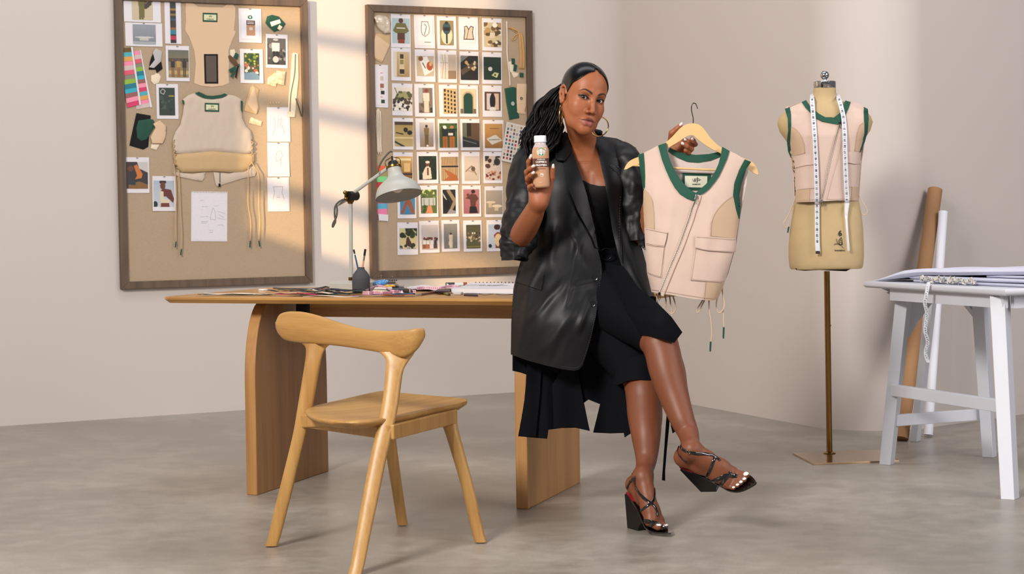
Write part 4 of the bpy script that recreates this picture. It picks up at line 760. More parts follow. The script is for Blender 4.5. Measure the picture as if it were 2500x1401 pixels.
obj('top_bracket', join(tube([sc+sup*0.116-Vector((0, .012, 0)), sc+sup*0.162], 0.0045, 8), *[tube([sc+sup*0.120+sd_*s*0.027, sc+sup*0.140+sd_*s*0.031, sc+sup*0.150+sd_*s*0.026, sc+sup*0.158+sd_*s*0.006], 0.0017, 6) for s in (-1, 1)]), LB, lamp, angle=60)
obj('bulb', sphere(sc+sup*0.040, 0.027, 24, 16), mat('bulb_glass', (226, 220, 210), rough=0.08, coat=1.0), lamp, angle=180)
# pot of brushes
vz = D(882, 714.5); VD = vz.y
vase = tag(obj('vase', lathe([(0.001, 0.001), (0.0330, 0.001), (0.0345, 0.004), (0.0348, 0.05), (0.0345, 0.058), (0.0315, 0.069), (0.024, 0.080), (0.0165, 0.0885), (0.0142, 0.092), (0.0142, 0.098), (0.0125, 0.0985), (0.0115, 0.096), (0.0115, 0.09), (0.02, 0.078), (0.028, 0.06), (0.028, 0.01), (0.001, 0.008)], Vector((vz.x, vz.y, TZ)), seg=44, caps=False), mat('charcoal_stoneware', (72, 72, 76), rough=0.85, bump=0.2, bscale=120, var=0.4, vscale=12), angle=60), 'matt charcoal stoneware vase holding a pencil and a brush', 'vase')
def brush(name, label, cat, a, b, parts):
    t = thing(name, label, cat, a); a = Vector(a); b = Vector(b)
    for nm, f0, f1, r, m in parts: obj(nm, tube([a.lerp(b, f0), a.lerp(b, f1)], r, 8), m, t)
BLU = mat('pencil_blue', (50, 96, 140), 0.35); WOODP = mat('pencil_wood', (206, 150, 116), 0.5); BRI = mat('bristle_black', (22, 20, 20), 0.8); SIL = mat('ferrule', (180, 176, 170), 0.25, metal=0.9)
brush('pencil', 'blue pencil with black end standing in the charcoal vase', 'pencil', Vector((vz.x+0.004, vz.y, TZ+0.02)), P(863.5, 609, VD), [('shaft', 0, .86, .0032, BLU), ('band', .86, .89, .0033, WHC), ('end', .89, 1, .0034, BRI)])
brush('paint_brush', 'copper handled paint brush with black bristles standing in the charcoal vase', 'brush', Vector((vz.x-0.006, vz.y-0.004, TZ+0.02)), P(892, 608, VD-0.004), [('handle', 0, .70, .0035, WOODP), ('ferrule', .70, .83, .0038, SIL), ('bristles', .83, 1, .0044, BRI)])
# white jar behind the desk's left end
tag(obj('small_jar', lathe([(0.019, 0), (0.020, 0.002), (0.020, 0.010), (0.017, 0.012)], D(643, 712.5), seg=28), mat('jar_white', (236, 232, 230), 0.15, coat=0.5)), 'low shiny white jar behind the fabric strips on the desk', 'jar')
# flat things: outlines on the desk plane
rq = random.Random(21)
def flat(pts, z0, th, m, name, parent=None, label=None, cat=None, group=None, bulge=0.0):
    V = [D(x, y) for x, y in pts]; V = [Vector((p.x, p.y, TZ+z0)) for p in V]; o = obj(name, prism(V, (0, 0, th)), m, parent, smooth=False)
    if not parent: tag(o, label, cat, group)
    return o
def U_(u, v): return T(u, v, 0)
def strip3(u0, v0, u1, v1, w, z, m, name, parent, wav=0.003):
    n = 14; V = []; d = Vector((u1-u0, v1-v0, 0)); L = d.length; nx_ = -d.y/L; ny_ = d.x/L; ph = rq.uniform(0, 6)
    for i in range(n+1):
        t = i/n; u, v = u0+(u1-u0)*t, v0+(v1-v0)*t; zz = TZ+z+wav*(0.5+0.5*math.sin(t*8+ph))
        for s in (-1, 1): p = U_(u+nx_*w/2*s, v+ny_*w/2*s); V.append(Vector((p.x, p.y, zz+0.0008)))
    return obj(name, thick((V, [(2*i, 2*i+2, 2*i+3, 2*i+1) for i in range(n)]), 0.0014, d=Vector((0, 0, -1))), m, parent)
SC = [mat('strip_'+n, c, 0.9) for n, c in (('black', (20, 19, 20)), ('cream', (216, 200, 182)), ('green', (26, 66, 56)), ('tan', (176, 136, 96)), ('plum', (120, 78, 110)), ('pink', (170, 44, 84)), ('navy', (30, 36, 56)), ('rust', (166, 84, 44)), ('white', (222, 216, 208)))]
lst = [('long black ribbon nearest the left end of the desk', -1.36, .13, -1.05, .10, .022, 0), ('cream ribbon lying across the black ribbon at the desk left end', -1.33, .06, -1.08, .13, .020, 1), ('black and narrow ribbon along the front of the desk left end', -1.32, .02, -1.10, .05, .014, 0), ('white ribbon along the desk front edge at left', -1.30, .03, -1.04, .02, .013, 8), ('short tan cloth strip between the ribbons at left', -1.16, .16, -1.02, .20, .05, 3)]
for i, (lb_, u0, v0, u1, v1, w, k) in enumerate(lst): tag(strip3(u0, v0, u1, v1, w, 0.0005+i*0.0028, SC[k], 'ribbon', None), lb_, 'ribbon')
pile = thing('ribbon_pile', 'tangled pile of black, green and cream fabric strips in front of the lamp', 'fabric strips', T(-0.8, 0.15, TZ))
ks = [0, 2, 0, 1, 6, 0, 8, 2, 0, 5, 0, 1, 0, 6, 2, 8, 0, 3, 0, 4, 0, 2, 6, 0]
for i, k in enumerate(ks):
    u = rq.uniform(-1.09, -.84); v = rq.uniform(.05, .30); a = rq.uniform(-.35, .35); L = rq.uniform(.14, .22)
    strip3(u, v, u+L*math.cos(a), v+L*math.sin(a)*0.6, rq.uniform(.012, .03), 0.001+i*0.0007, SC[k], 'fabric_strip', pile, 0.005)
tag(strip3(-.86, .03, -.62, .02, .03, .0005, SC[1], 'ribbon', None, .004), 'cream ribbon along the front edge before the fabric pile', 'ribbon'); tag(strip3(-.66, .03, -.46, .05, .026, .0035, SC[4], 'ribbon', None, .004), 'plum ribbon by the front edge below the lamp base', 'ribbon')
tag(strip3(-.54, .03, -.42, .06, .024, .006, SC[7], 'ribbon', None, .002), 'rust orange strip in front of the charcoal vase', 'ribbon'); tag(strip3(-.60, .08, -.44, .10, .03, .006, SC[6], 'ribbon', None, .003), 'navy strip tucked against the front of the charcoal vase', 'ribbon')
PNK = mat('tape_pink', (222, 178, 192), 0.45); TI = mat('tape_red_ink', (150, 50, 90), 0.6)
def coil(label, pts, w, m, ink, group=None):
    """edge-standing tape along image points, w = width in metres"""
    c = spl(pts, 8); V = []; N = len(c)
    for i, (x, y, h) in enumerate(c): p = D(x, y); V += [Vector((p.x, p.y, TZ+h)), Vector((p.x, p.y+0.003, TZ+h+w))]
    t = thing('measuring_tape', label, 'measuring tape', V[0]-Vector((0, 0, V[0].z-TZ)), group)
    obj('tape', thick((V, [(2*i, 2*i+2, 2*i+3, 2*i+1) for i in range(N-1)]), 0.0008), m, t, angle=60)
    mk = []
    for i in range(1, N-1, 2):
        a = V[2*i].lerp(V[2*i+1], 0.5)+Vector((0, -0.0012, 0)); mk.append(box(a, 0.0022, 0.0006, w*0.42))
    obj('tape_marks', join(*mk), ink, t, smooth=False, fix=False)
coil('pink measuring tape curled up beside the charcoal vase', [(893, 716, .0015), (905, 714, .006), (920, 712, .014), (935, 713, .013), (948, 716, .006), (960, 717, .0015), (975, 716, .0015), (995, 716, .0015), (1015, 717, .0015)], .013, PNK, TI)
coil('front pink measuring tape loop on the desk edge before the pincushion', [(884, 719, .0015), (900, 720, .0015), (915, 719, .002), (930, 721, .0015), (945, 720, .0015), (958, 719, .0015)], .012, PNK, TI)
coil('pink measuring tape stretched in front of the sketch pad', [(1018, 714, .010), (1035, 713, .011), (1055, 713, .010), (1075, 713, .010), (1090, 712, .013), (1105, 711, .015), (1120, 711, .012)], .011, PNK, TI)
# pincushion, notebooks, awl
cb_ = thing('cloth_bundle', 'folded pale cloth bundle under the blue pincushion', 'cloth', D(935, 713))
for i in range(3): flat([(908+i*3, 714.5), (962-i*2, 715), (960-i*2, 709.8), (914+i*3, 709.8)], .001+i*.006, .0055, [SC[8], SC[1], SC[8]][i], 'cloth_fold', cb_)
pc_ = thing('pincushion', 'bright blue dotted pincushion with pins', 'pincushion', D(930, 712)+Vector((0, 0, .004)))
V, Fc = sphere(D(931, 711, .032), (0.034, 0.03, 0.0135), 28, 16); V = [Vector((v.x, v.y, v.z+0.10*(v.x-D(931, 711).x))) for v in V]
PB = vcmat('pincushion_cloth', 0.8); tn = []
for v in V: tn.append((*lin((66, 140, 206)), 1))
obj('cushion', (V, Fc), PB, pc_, tint=tn, angle=180)
dots = []
for i in range(90):
    a = rq.uniform(math.pi*1.05, math.pi*1.95); b = rq.uniform(-.9, 1.2); c = D(931, 711, .032); n_ = Vector((math.cos(a)*math.cos(b)*.034, math.sin(a)*math.cos(b)*.03, math.sin(b)*.0135)); dots.append(sphere(c+n_+Vector((0, 0, .1*n_.x)), 0.0011, 6, 4))
obj('dots', join(*dots), WHC, pc_, angle=180, fix=False)
for x_, y_ in ((931, 673), (958, 675)): obj('pin', join(tube([D(x_-1, 708, .038), P(x_, y_+2, D(931, 711).y)], 0.0006, 5), sphere(P(x_, y_, D(931, 711).y), 0.0022, 8, 6)), SIL, pc_, fix=False)
NB = mat('notebook_navy', (44, 56, 76), 0.6)
nb_ = thing('notebook', 'small navy notebook with white pages under the yellow awl', 'notebook', D(968, 714)); pl = [(945, 715.5), (986, 716), (985, 709), (948, 709)]
flat(pl, .001, .012, mat('page_white', (226, 222, 224), 0.7), 'pages', nb_); flat([(944, 715.8), (987, 716.2), (986, 708.8), (947, 708.8)], .013, .003, NB, 'cover', nb_)
aw = thing('awl', 'yellow handled stitching awl lying on the navy notebook', 'awl', D(950, 712, .017)); obj('handle', tube([D(938, 713.5, .024), D(945, 713.5, .025), D(952, 713.4, .024), D(958, 713.3, .025), D(965, 713.2, .024)], [0.0026, .0042, .0032, .0042, .0030], 12), mat('awl_yellow', (226, 166, 36), 0.3), aw); obj('blade', tube([D(965, 713.2, .024), D(988, 711, .024)], .001, 6), SIL, aw)
pk = thing('fastener_card', 'stack of clear cards of dark snap fasteners on the pincushion side', 'fastener cards', D(962, 710, .020))
for i in range(3): obj('card', prism([D(x, y, .020+i*.0065) for x, y in ((942+i*2, 712), (974-i*4, 711.5), (972-i*3, 708), (940+i*2, 708.5))], (0, 0, .004)), mat('card_clear_%d' % i, [(110, 96, 92), (160, 148, 144), (90, 74, 70)][i], 0.25), pk, smooth=False)
obj('snap', join(*[sphere(D(946+i*4.5, 710.5, .042), 0.0028, 8, 6) for i in range(6)]), BLK, pk, fix=False)
rl = thing('thread_spool', 'dark spool of thread right of the navy notebook', 'spool', D(996, 716)); obj('thread', tube([D(988, 716, .010), D(1001, 717, .010)], .0085, 16), mat('thread_brown', (50, 38, 36), 0.6, bump=0.5, bscale=600), rl); obj('spool_end', tube([D(1001, 717, .010), D(1003, 717, .010)], .0098, 16), SIL, rl)
# sketch pad and sheets
tag(obj('paper_sheet', thick(panel([(985, 702), (1020, 692), (1060, 692), (1110, 697), (1200, 690), (1235, 700), (1180, 712), (1050, 712), (1000, 710)], None, 9, mapf=lambda x, y: D(x, 712-(712-y)*0.45, .006+0.010*nz3(x/30, y/9, 3)+0.004)), 0.0008, d=Vector((0, 0, -1))), PAPER, angle=60), 'large loose grey white sheet curling behind the pink tape', 'paper')
pad = thing('sketch_pad', 'thick white spiral sketch pad lying at the right of the desk', 'sketch pad', D(1180, 714)); q_ = [(1102, 716.0), (1262, 717.8), (1262, 707.5), (1150, 706.5)]
flat(q_, .001, .016, mat('page_white', (226, 222, 224), 0.7), 'pages', pad); flat([(1101, 716.3), (1263, 718), (1262, 707.3), (1149, 706.3)], .0, .001, SC[6], 'back_cover', pad)
obj('top_page', thick(panel([(1104, 716), (1262, 717.5), (1262, 707.5), (1150, 706.5)], None, 5, mapf=lambda x, y: D(x, y, .018+0.010*max(0, (712-y)/6))), .0008, d=Vector((0, 0, -1))), PAPER, pad, angle=60)
obj('spiral_binding', join(*[tube([D(1160+i*9, 707.2, .019), D(1162+i*9, 706.8, .029), D(1164+i*9, 706.5, .019)], .0016, 6) for i in range(11)]), BLK, pad, fix=False)
obj('drawing', join(*[tube([D(x, y, .024) for x, y in l], .0006, 5) for l in ([(1120, 713), (1150, 711), (1185, 710)], [(1170, 713), (1200, 712), (1230, 709)], [(1190, 711), (1215, 713), (1240, 712)])]), BLK, pad, fix=False)
# marker, pens, small boxes
mk_ = thing('marker', 'thick marker with dark green end and rust red cap behind the sketch sheets', 'marker', D(1108, 707, .01)); obj('barrel', tube([D(1090, 709, .022), D(1140, 708, .022)], .0082, 16), mat('marker_pale', (206, 206, 198), 0.35), mk_); obj('dark_end', tube([D(1088, 709, .022), D(1110, 708.6, .022)], .0092, 16), mat('marker_green', (40, 50, 42), 0.4), mk_); obj('cap', tube([D(1131, 708.2, .022), D(1140, 708, .022)], .0090, 16), mat('marker_rust', (140, 70, 44), 0.4), mk_)
def pen(label, a, b, r, ms, cat='pencil', nm='pencil'):
    t = thing(nm, label, cat, D(a[0], a[1])); A_, B_ = D(*a, r+.001), D(*b, r+.001)
    for k, (f0, f1, m) in enumerate(ms): obj(['barrel', 'tip', 'end'][k], tube([A_.lerp(B_, f0), A_.lerp(B_, f1)], r if k != 1 else r*.8, 8), m, t)
pen('blue pencil lying along the desk front edge', (957, 721.5), (1013, 720), .0035, [(0, .9, BLU), (.9, 1, BRI)]); pen('silver tipped pen with brown barrel before the sketch pad', (1014, 724), (1070, 716), .0045, [(.25, 1, mat('pen_brown', (110, 60, 44), .35)), (0, .25, SIL)], 'pen', 'pen')
pen('second dark red pen behind the silver tipped pen', (1050, 717), (1098, 714), .0045, [(0, .8, mat('pen_dark_red', (100, 36, 36), .35)), (.8, 1, BLK)], 'pen', 'pen'); pen('short green chalk pencil near the desk front edge', (1085, 719), (1098, 723), .004, [(0, .8, mat('pencil_green', (96, 110, 50), .4)), (.8, 1, BRI)])
tag(obj('eraser', box(D(1119, 720, .006), .034, .018, .010, ax=Vector((.9, -.6, 0))), mat('eraser_white', (196, 190, 186), .5), bevel=.002), 'white rubber eraser before the sketch pad', 'eraser'); flat([(1132, 722.5), (1167, 724), (1164, 719.5), (1136, 719)], .001, .005, mat('plum_box', (58, 36, 52), .5), 'chalk_box', None, 'flat dark plum box near the front of the sketch pad', 'box'); flat([(1062, 719), (1096, 719.5), (1100, 715), (1070, 714)], .0098, .004, mat('plum_box', ()), 'chalk_box', None, 'dark plum flat case on the pens', 'box')
tag(obj('thin_cord', tube([D(x, y, .003) for x, y in spl([(1167, 719), (1185, 722), (1205, 719), (1225, 722), (1250, 721), (1262, 719)], 6)], .0012, 6), CBL, angle=180), 'thin dark cord in front of the sketch pad', 'cord')
# ================================================================== ON THE WHITE TABLE
stk = thing('folded_cloth_stack', 'stack of folded white cloth lengths on the white table', 'cloth', WT(.5, .4))
WC = mat('white_cloth', (206, 208, 226), rough=0.8, bump=0.1, bscale=200)
def fold(rows, th, name):
    """rows: (s, t_front, t_back, height)"""
    c = spl(rows, 5); V = []; N = len(c)
    for i, (s_, t0, t1, h_) in enumerate(c):
        ti = th*min(1, max(.10, (s_-.02)/.20)) if name == 'top_fold' else th; e = .004*(ti/th)
        lo = []; up = []
        for k in range(11):
            t = k/10; up.append(WT(s_, t0+(t1-t0)*t, h_+ti+e*math.sin(t*7+i*.3)*t)); lo.append(WT(s_, t0+(t1-t0)*t, h_))
        f_ = WT(s_, t0-.018*(ti/.02), h_+ti*.5); V.append([f_]+up+lo[::-1])
    return obj(name, loft(V), WC, stk, angle=50)
fold([(.26, .14, .75, .001), (.45, .14, .8, .001), (.7, .16, .85, .001), (.97, .2, .9, .001)], .012, 'lower_fold')
fold([(.24, .13, .75, .014), (.45, .13, .8, .015), (.7, .15, .85, .016), (.97, .2, .9, .017)], .014, 'middle_fold')
fold([(.72, .19, .85, .0315), (.9, .20, .88, .033), (.99, .22, .9, .034)], .009, 'inner_fold')
fold([(.03, .06, .30, .001), (.10, .07, .45, .006), (.20, .09, .6, .018), (.34, .12, .75, .031), (.5, .14, .8, .034), (.7, .16, .85, .040), (.85, .2, .88, .044), (.99, .22, .9, .048)], .026, 'top_fold')
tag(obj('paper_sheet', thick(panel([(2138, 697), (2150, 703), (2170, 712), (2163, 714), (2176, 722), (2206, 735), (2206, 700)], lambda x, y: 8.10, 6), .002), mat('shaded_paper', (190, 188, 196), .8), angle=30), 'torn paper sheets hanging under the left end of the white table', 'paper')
t2 = thing('measuring_tape', 'crumpled measuring tape on the white table with one end hanging down', 'measuring tape', WT(.5, .05))
TY = 7.700
TW = mat('tape_white', (214, 216, 222), rough=0.4)
def rib(pts, w, name, Yf):
    c = spl(pts, 6); V = []
    for x, y in c: d = Yf(x, y); V += [P(x-w, y, d), P(x+w, y, d)]
    return obj(name, thick((V, [(2*i, 2*i+2, 2*i+3, 2*i+1) for i in range(len(c)-1)]), .0008), TW, t2, angle=60)
rib([(2268, 688), (2265, 700), (2261, 722), (2258, 740), (2263, 765), (2260, 790), (2259, 810), (2265, 835), (2260, 855), (2261, 870), (2267, 885)], 4.5, 'tape_end', lambda x, y: TY-.004*math.sin(y/14))
marks = []
for i in range(32): y_ = 700+i*5.6; x_ = np.interp(y_, [700, 722, 740, 765, 790, 810, 835, 855, 870, 885], [2265, 2261, 2258, 2263, 2260, 2259, 2265, 2260, 2261, 2267]); marks.append(box(P(x_+(i % 3-1)*1.3, y_, TY-.007), .004, .0005, .0022))
obj('tape_marks', join(*marks), mat('tape_ink', (60, 62, 78), 0.5), t2, smooth=False, fix=False)
cr = []; n = 110
for i in range(n):
    t = i/(n-1); x = 2244+130*t+5*math.sin(i*.9); z = .019+.008*math.sin(i*1.1)+.004*math.sin(i*2.3); p = WT(.36+.38*t+.01*math.sin(i*.9), .075+.02*math.sin(i*.7), z); cr.append(p)
V = []
for i, p in enumerate(cr): V += [p-Vector((0, 0, .0055)), p+Vector((0, .004*math.sin(i*.8), .0055))]
obj('tape_crumple', thick((V, [(2*i, 2*i+2, 2*i+3, 2*i+1) for i in range(n-1)]), .0008), mat('tape_cream', (206, 202, 194), .5), t2, angle=60)
obj('tape_marks', join(*[box(p+Vector((0, -.003, 0)), .0022, .0008, .005) for p in cr[::2]]), mat('tape_ink', ()), t2, smooth=False, fix=False)
# ================================================================== SMOOTH SOLIDS (signed distances -> one continuous skin)
class Vox:
    def __init__(s, xs, ys, zs):
        s.ax = [np.asarray(a, np.float64) for a in (xs, ys, zs)]; s.D = np.full([len(a) for a in s.ax], 1.0, np.float32)
    def sub(s, lo, hi):
        sl = [slice(max(0, int(np.searchsorted(a, l))), min(len(a), int(np.searchsorted(a, h)))) for a, l, h in zip(s.ax, lo, hi)]
        if any(q.stop-q.start < 1 for q in sl): return None, None
        X = s.ax[0][sl[0]][:, None, None]; Y = s.ax[1][sl[1]][None, :, None]; Z = s.ax[2][sl[2]][None, None, :]
        return tuple(sl), (X, Y, Z)
    def comb(s, sl, d, k, op):
        A = s.D[sl]; d = d.astype(np.float32)
        if op == 'sub': A2 = -A; h = np.clip(k-np.abs(A2-d), 0, None)/k; R = -(np.minimum(A2, d)-h*h*k*0.25)
        else: h = np.clip(k-np.abs(A-d), 0, None)/k; R = np.minimum(A, d)-h*h*k*0.25
        s.D[sl] = R
    def cap(s, a, b, ra, rb, k=0.012, op='add'):
        a = np.array(tuple(a), float); b = np.array(tuple(b), float); m = max(ra, rb)+k+0.012
        sl, g = s.sub(np.minimum(a, b)-m, np.maximum(a, b)+m)
        if sl is None: return
        ab = b-a; L = float(ab@ab)+1e-12
        t = ((g[0]-a[0])*ab[0]+(g[1]-a[1])*ab[1]+(g[2]-a[2])*ab[2])/L; t = np.clip(t, 0, 1)
        d = np.sqrt((g[0]-a[0]-t*ab[0])**2+(g[1]-a[1]-t*ab[1])**2+(g[2]-a[2]-t*ab[2])**2)-(ra+(rb-ra)*t)
        s.comb(sl, d, k, op)
    def chain(s, pts, rs, k=0.012, op='add'):
        for i in range(len(pts)-1): s.cap(pts[i], pts[i+1], rs[i], rs[i+1], k, op)
    def limb(s, pts, rs, k=0.012, n=14):
        """smooth tapering limb: a curve through the joints, radius interpolated along it"""
        q = spl([(*tuple(p), r) for p, r in zip(pts, rs)], n); A = np.array([v[:3] for v in q]); R = np.array([v[3] for v in q]); m = R.max()+k+0.012
        sl, g = s.sub(A.min(0)-m, A.max(0)+m)
        if sl is None: return
        best = None
        for i in range(len(A)-1):
            a, ab = A[i], A[i+1]-A[i]; L = float(ab@ab)+1e-12
            t = np.clip(((g[0]-a[0])*ab[0]+(g[1]-a[1])*ab[1]+(g[2]-a[2])*ab[2])/L, 0, 1)
            d = np.sqrt((g[0]-a[0]-t*ab[0])**2+(g[1]-a[1]-t*ab[1])**2+(g[2]-a[2]-t*ab[2])**2)-(R[i]+(R[i+1]-R[i])*t)
            best = d if best is None else np.minimum(best, d)
        s.comb(sl, best, k, 'add')
    def ell(s, c, r, R=None, k=0.012, op='add'):
        """R: 3x3 numpy, columns = local axes in world"""
        c = np.array(tuple(c), float); r = np.array(r, float); m = r.max()+k+0.012
        sl, g = s.sub(c-m, c+m)
        if sl is None: return
        q = [g[i]-c[i] for i in range(3)]
        if R is not None: q = [q[0]*R[0, i]+q[1]*R[1, i]+q[2]*R[2, i] for i in range(3)]
        k0 = np.sqrt((q[0]/r[0])**2+(q[1]/r[1])**2+(q[2]/r[2])**2); k1 = np.sqrt((q[0]/r[0]**2)**2+(q[1]/r[1]**2)**2+(q[2]/r[2]**2)**2)+1e-9
        d = k0*(k0-1)/k1; d = np.where(k0 < 1e-3, -r.min(), d)
        s.comb(sl, d, k, op)
    def mesh(s):
        D = s.D; S = D < 0; nx, ny, nz = S.shape
        c = np.zeros((nx-1, ny-1, nz-1), np.uint8)
        for i in (0, 1):
            for j in (0, 1):
                for k in (0, 1): c += S[i:nx-1+i, j:ny-1+j, k:nz-1+k]
        act = np.argwhere((c > 0) & (c < 8)); idx = np.full(c.shape, -1, np.int32); idx[tuple(act.T)] = np.arange(len(act)); del c
        acc = np.zeros((len(act), 3)); cnt = np.zeros(len(act))
        co = [np.array([i, j, k]) for i in (0, 1) for j in (0, 1) for k in (0, 1)]
        def val(o): return D[act[:, 0]+o[0], act[:, 1]+o[1], act[:, 2]+o[2]]
        def pos(o): return np.stack([s.ax[q][act[:, q]+o[q]] for q in range(3)], 1)
        for a in co:
            for q in range(3):
                if a[q]: continue
                b = a.copy(); b[q] = 1; va, vb = val(a), val(b); m = (va < 0) != (vb < 0)
                t = np.where(m, va/np.where(m, va-vb, 1), 0)[:, None]
                pa, pb = pos(a), pos(b); acc += np.where(m[:, None], pa+(pb-pa)*t, 0); cnt += m
        V = acc/cnt[:, None]; F = []
        for q in range(3):
            o1, o2 = [(1, 2), (2, 0), (0, 1)][q]
            a = [slice(1, n-1) for n in S.shape]; b = list(a); a[q] = slice(0, S.shape[q]-1); b[q] = slice(1, S.shape[q])
            e = np.argwhere(S[tuple(a)] != S[tuple(b)])
            if not len(e): continue
            off = np.array([1, 1, 1]); off[q] = 0; e = e+off
            inside = S[e[:, 0], e[:, 1], e[:, 2]]
            d1 = np.zeros(3, int); d1[o1] = 1; d2 = np.zeros(3, int); d2[o2] = 1
            qd = np.stack([idx[tuple((e-x).T)] for x in (d1+d2, d2, d1*0, d1)], 1)
            qd[~inside] = qd[~inside][:, ::-1]; F.append(qd)
        return V, np.concatenate(F)
def relax(V, F, it=2, lam=0.5):
    E = np.concatenate([F[:, [0, 1]], F[:, [1, 2]], F[:, [2, 3]], F[:, [3, 0]]]); E = np.concatenate([E, E[:, ::-1]])
    n = len(V); deg = np.bincount(E[:, 0], minlength=n)[:, None]
    for k in range(it):
        for l in (lam, -lam*0.9):
            A = np.stack([np.bincount(E[:, 0], weights=V[E[:, 1], c], minlength=n) for c in range(3)], 1)/deg
            V = V+(A-V)*l
    return V
def fastobj(name, V, F, material, parent, tint=None):
    o0 = np.array(org(parent)); me = bpy.data.meshes.new(name)
    me.vertices.add(len(V)); me.vertices.foreach_set('co', (V-o0).astype(np.float32).ravel())
    me.loops.add(F.size); me.loops.foreach_set('vertex_index', F.astype(np.int32).ravel())
    me.polygons.add(len(F)); me.polygons.foreach_set('loop_start', np.arange(0, F.size, 4, dtype=np.int32)); me.polygons.foreach_set('loop_total', np.full(len(F), 4, np.int32))
    me.update(calc_edges=True); me.validate()
    me.materials.append(material); me.shade_smooth()
    if tint is not None:
        at = me.attributes.new('tint', 'FLOAT_COLOR', 'POINT'); at.data.foreach_set('color', np.asarray(tint, np.float32).ravel())
    o = bpy.data.objects.new(name, me); COL.objects.link(o); o.parent = parent; return o
def axis(parts):
    """parts: (lo, hi, step) laid end to end"""
    out = []
    for lo, hi, st in parts:
        n = max(1, int(round((hi-lo)/st))); out += list(np.linspace(lo, hi, n+1)[:-1])
    out.append(parts[-1][1]); return np.array(out)
# ================================================================== PERSON
person = thing('person', 'woman in an oversized black satin blazer and black skirt perched on the desk, legs crossed', 'person', (0.25, 6.9, 0))
def V3(*a): return P(*a)
# --- head frame
YAW, RLL, PIT = math.radians(25), math.radians(13.5), math.radians(1)
HR = (Matrix.Rotation(RLL, 3, 'Y') @ Matrix.Rotation(YAW, 3, 'Z') @ Matrix.Rotation(PIT, 3, 'X'))
HO = P(1421, 238.5, 6.98); HRn = np.array(HR)
def H(x, y, z): return HO + HR @ Vector((x, y, z))
xh0, xh1 = P(1365, 240, 6.98).x, P(1497, 240, 6.98).x
zt_ = P(1430, 140, 6.98).z; zc_ = P(1430, 335, 6.98).z
xs = axis([(P(1238, 500, 6.9).x, xh0, 0.0024), (xh0, xh1, 0.0014), (xh1, P(1720, 400, 6.9).x, 0.0024)])
ys = axis([(6.62, 6.855, 0.0024), (6.855, 7.0, 0.0014), (7.0, 7.30, 0.003)])
zs = axis([(0.70, 1.02, 0.005), (1.02, zc_, 0.0022), (zc_, zt_, 0.0014)])
U = Vox(xs, ys, zs)
def hc(a, b, ra, rb, k=0.01, op='add'): U.cap(H(*a), H(*b), ra, rb, k, op)
def he(c, r, k=0.012, op='add', rot=None):
    R = HRn if rot is None else HRn @ np.array(rot)
    U.ell(H(*c), r, R, k, op)
# cranium, face
he((0, 0.006, 0.040), (0.070, 0.088, 0.078), 0.02)
he((0, -0.036, 0.030), (0.060, 0.050, 0.066), 0.03)
he((0, -0.034, -0.034), (0.0585, 0.050, 0.074), 0.03)
for s in (-1, 1):
    he((s*0.042, -0.050, -0.028), (0.021, 0.024, 0.017), 0.022)               # cheekbone
    he((s*0.034, -0.056, -0.052), (0.021, 0.020, 0.022), 0.025)               # cheek
    hc((s*0.051, -0.002, -0.048), (s*0.035, -0.040, -0.090), 0.012, 0.012, 0.03)  # jaw
    hc((s*0.035, -0.040, -0.090), (s*0.009, -0.069, -0.108), 0.012, 0.012, 0.03)
    hc((s*0.014, -0.081, 0.019), (s*0.042, -0.067, 0.021), 0.0075, 0.0075, 0.016)   # brow
he((0, -0.071, -0.106), (0.018, 0.015, 0.012), 0.02)
he((0, -0.068, -0.077), (0.029, 0.019, 0.024), 0.018)
for s in (-1, 1): he((s*0.0315, -0.090, 0.0005), (0.0175, 0.0120, 0.0100), 0.014, 'sub')
# nose
hc((0, -0.082, 0.012), (0, -0.093, -0.018), 0.0065, 0.0070, 0.012)
hc((0, -0.093, -0.018), (0, -0.1035, -0.041), 0.0070, 0.0092, 0.008)
for s in (-1, 1):
    he((s*0.0140, -0.0905, -0.0455), (0.0078, 0.0100, 0.0070), 0.006)
    he((s*0.0075, -0.0975, -0.0520), (0.0040, 0.0050, 0.0034), 0.003, 'sub')
# eyes: lids around the ball, then the almond opening
EY = 0.0116
for s in (-1, 1):
    e = (s*0.0310, -0.0715, 0.000)
    he(e, (0.0165, 0.0132, 0.0120), 0.006)
    for dx, w in ((-0.0115, 0.0016), (-0.008, 0.0036), (-0.004, 0.0052), (0.0, 0.0056), (0.0045, 0.0050), (0.009, 0.0034), (0.0125, 0.0016)):
        he((e[0]+dx, e[1]-0.0130, e[2]-0.0006+dx*s*0.16), (0.0048, 0.0090, w), 0.0012, 'sub')
    for i_ in range(4):
        x0_, x1_ = -0.014+0.007*i_, -0.014+0.007*(i_+1); f_ = lambda q: (e[0]+q, e[1]-0.0128+abs(q)**2*22, e[2]+0.0100-q*q*18+q*s*0.08)
        hc(f_(x0_), f_(x1_), 0.0007, 0.0007, 0.002, 'sub')
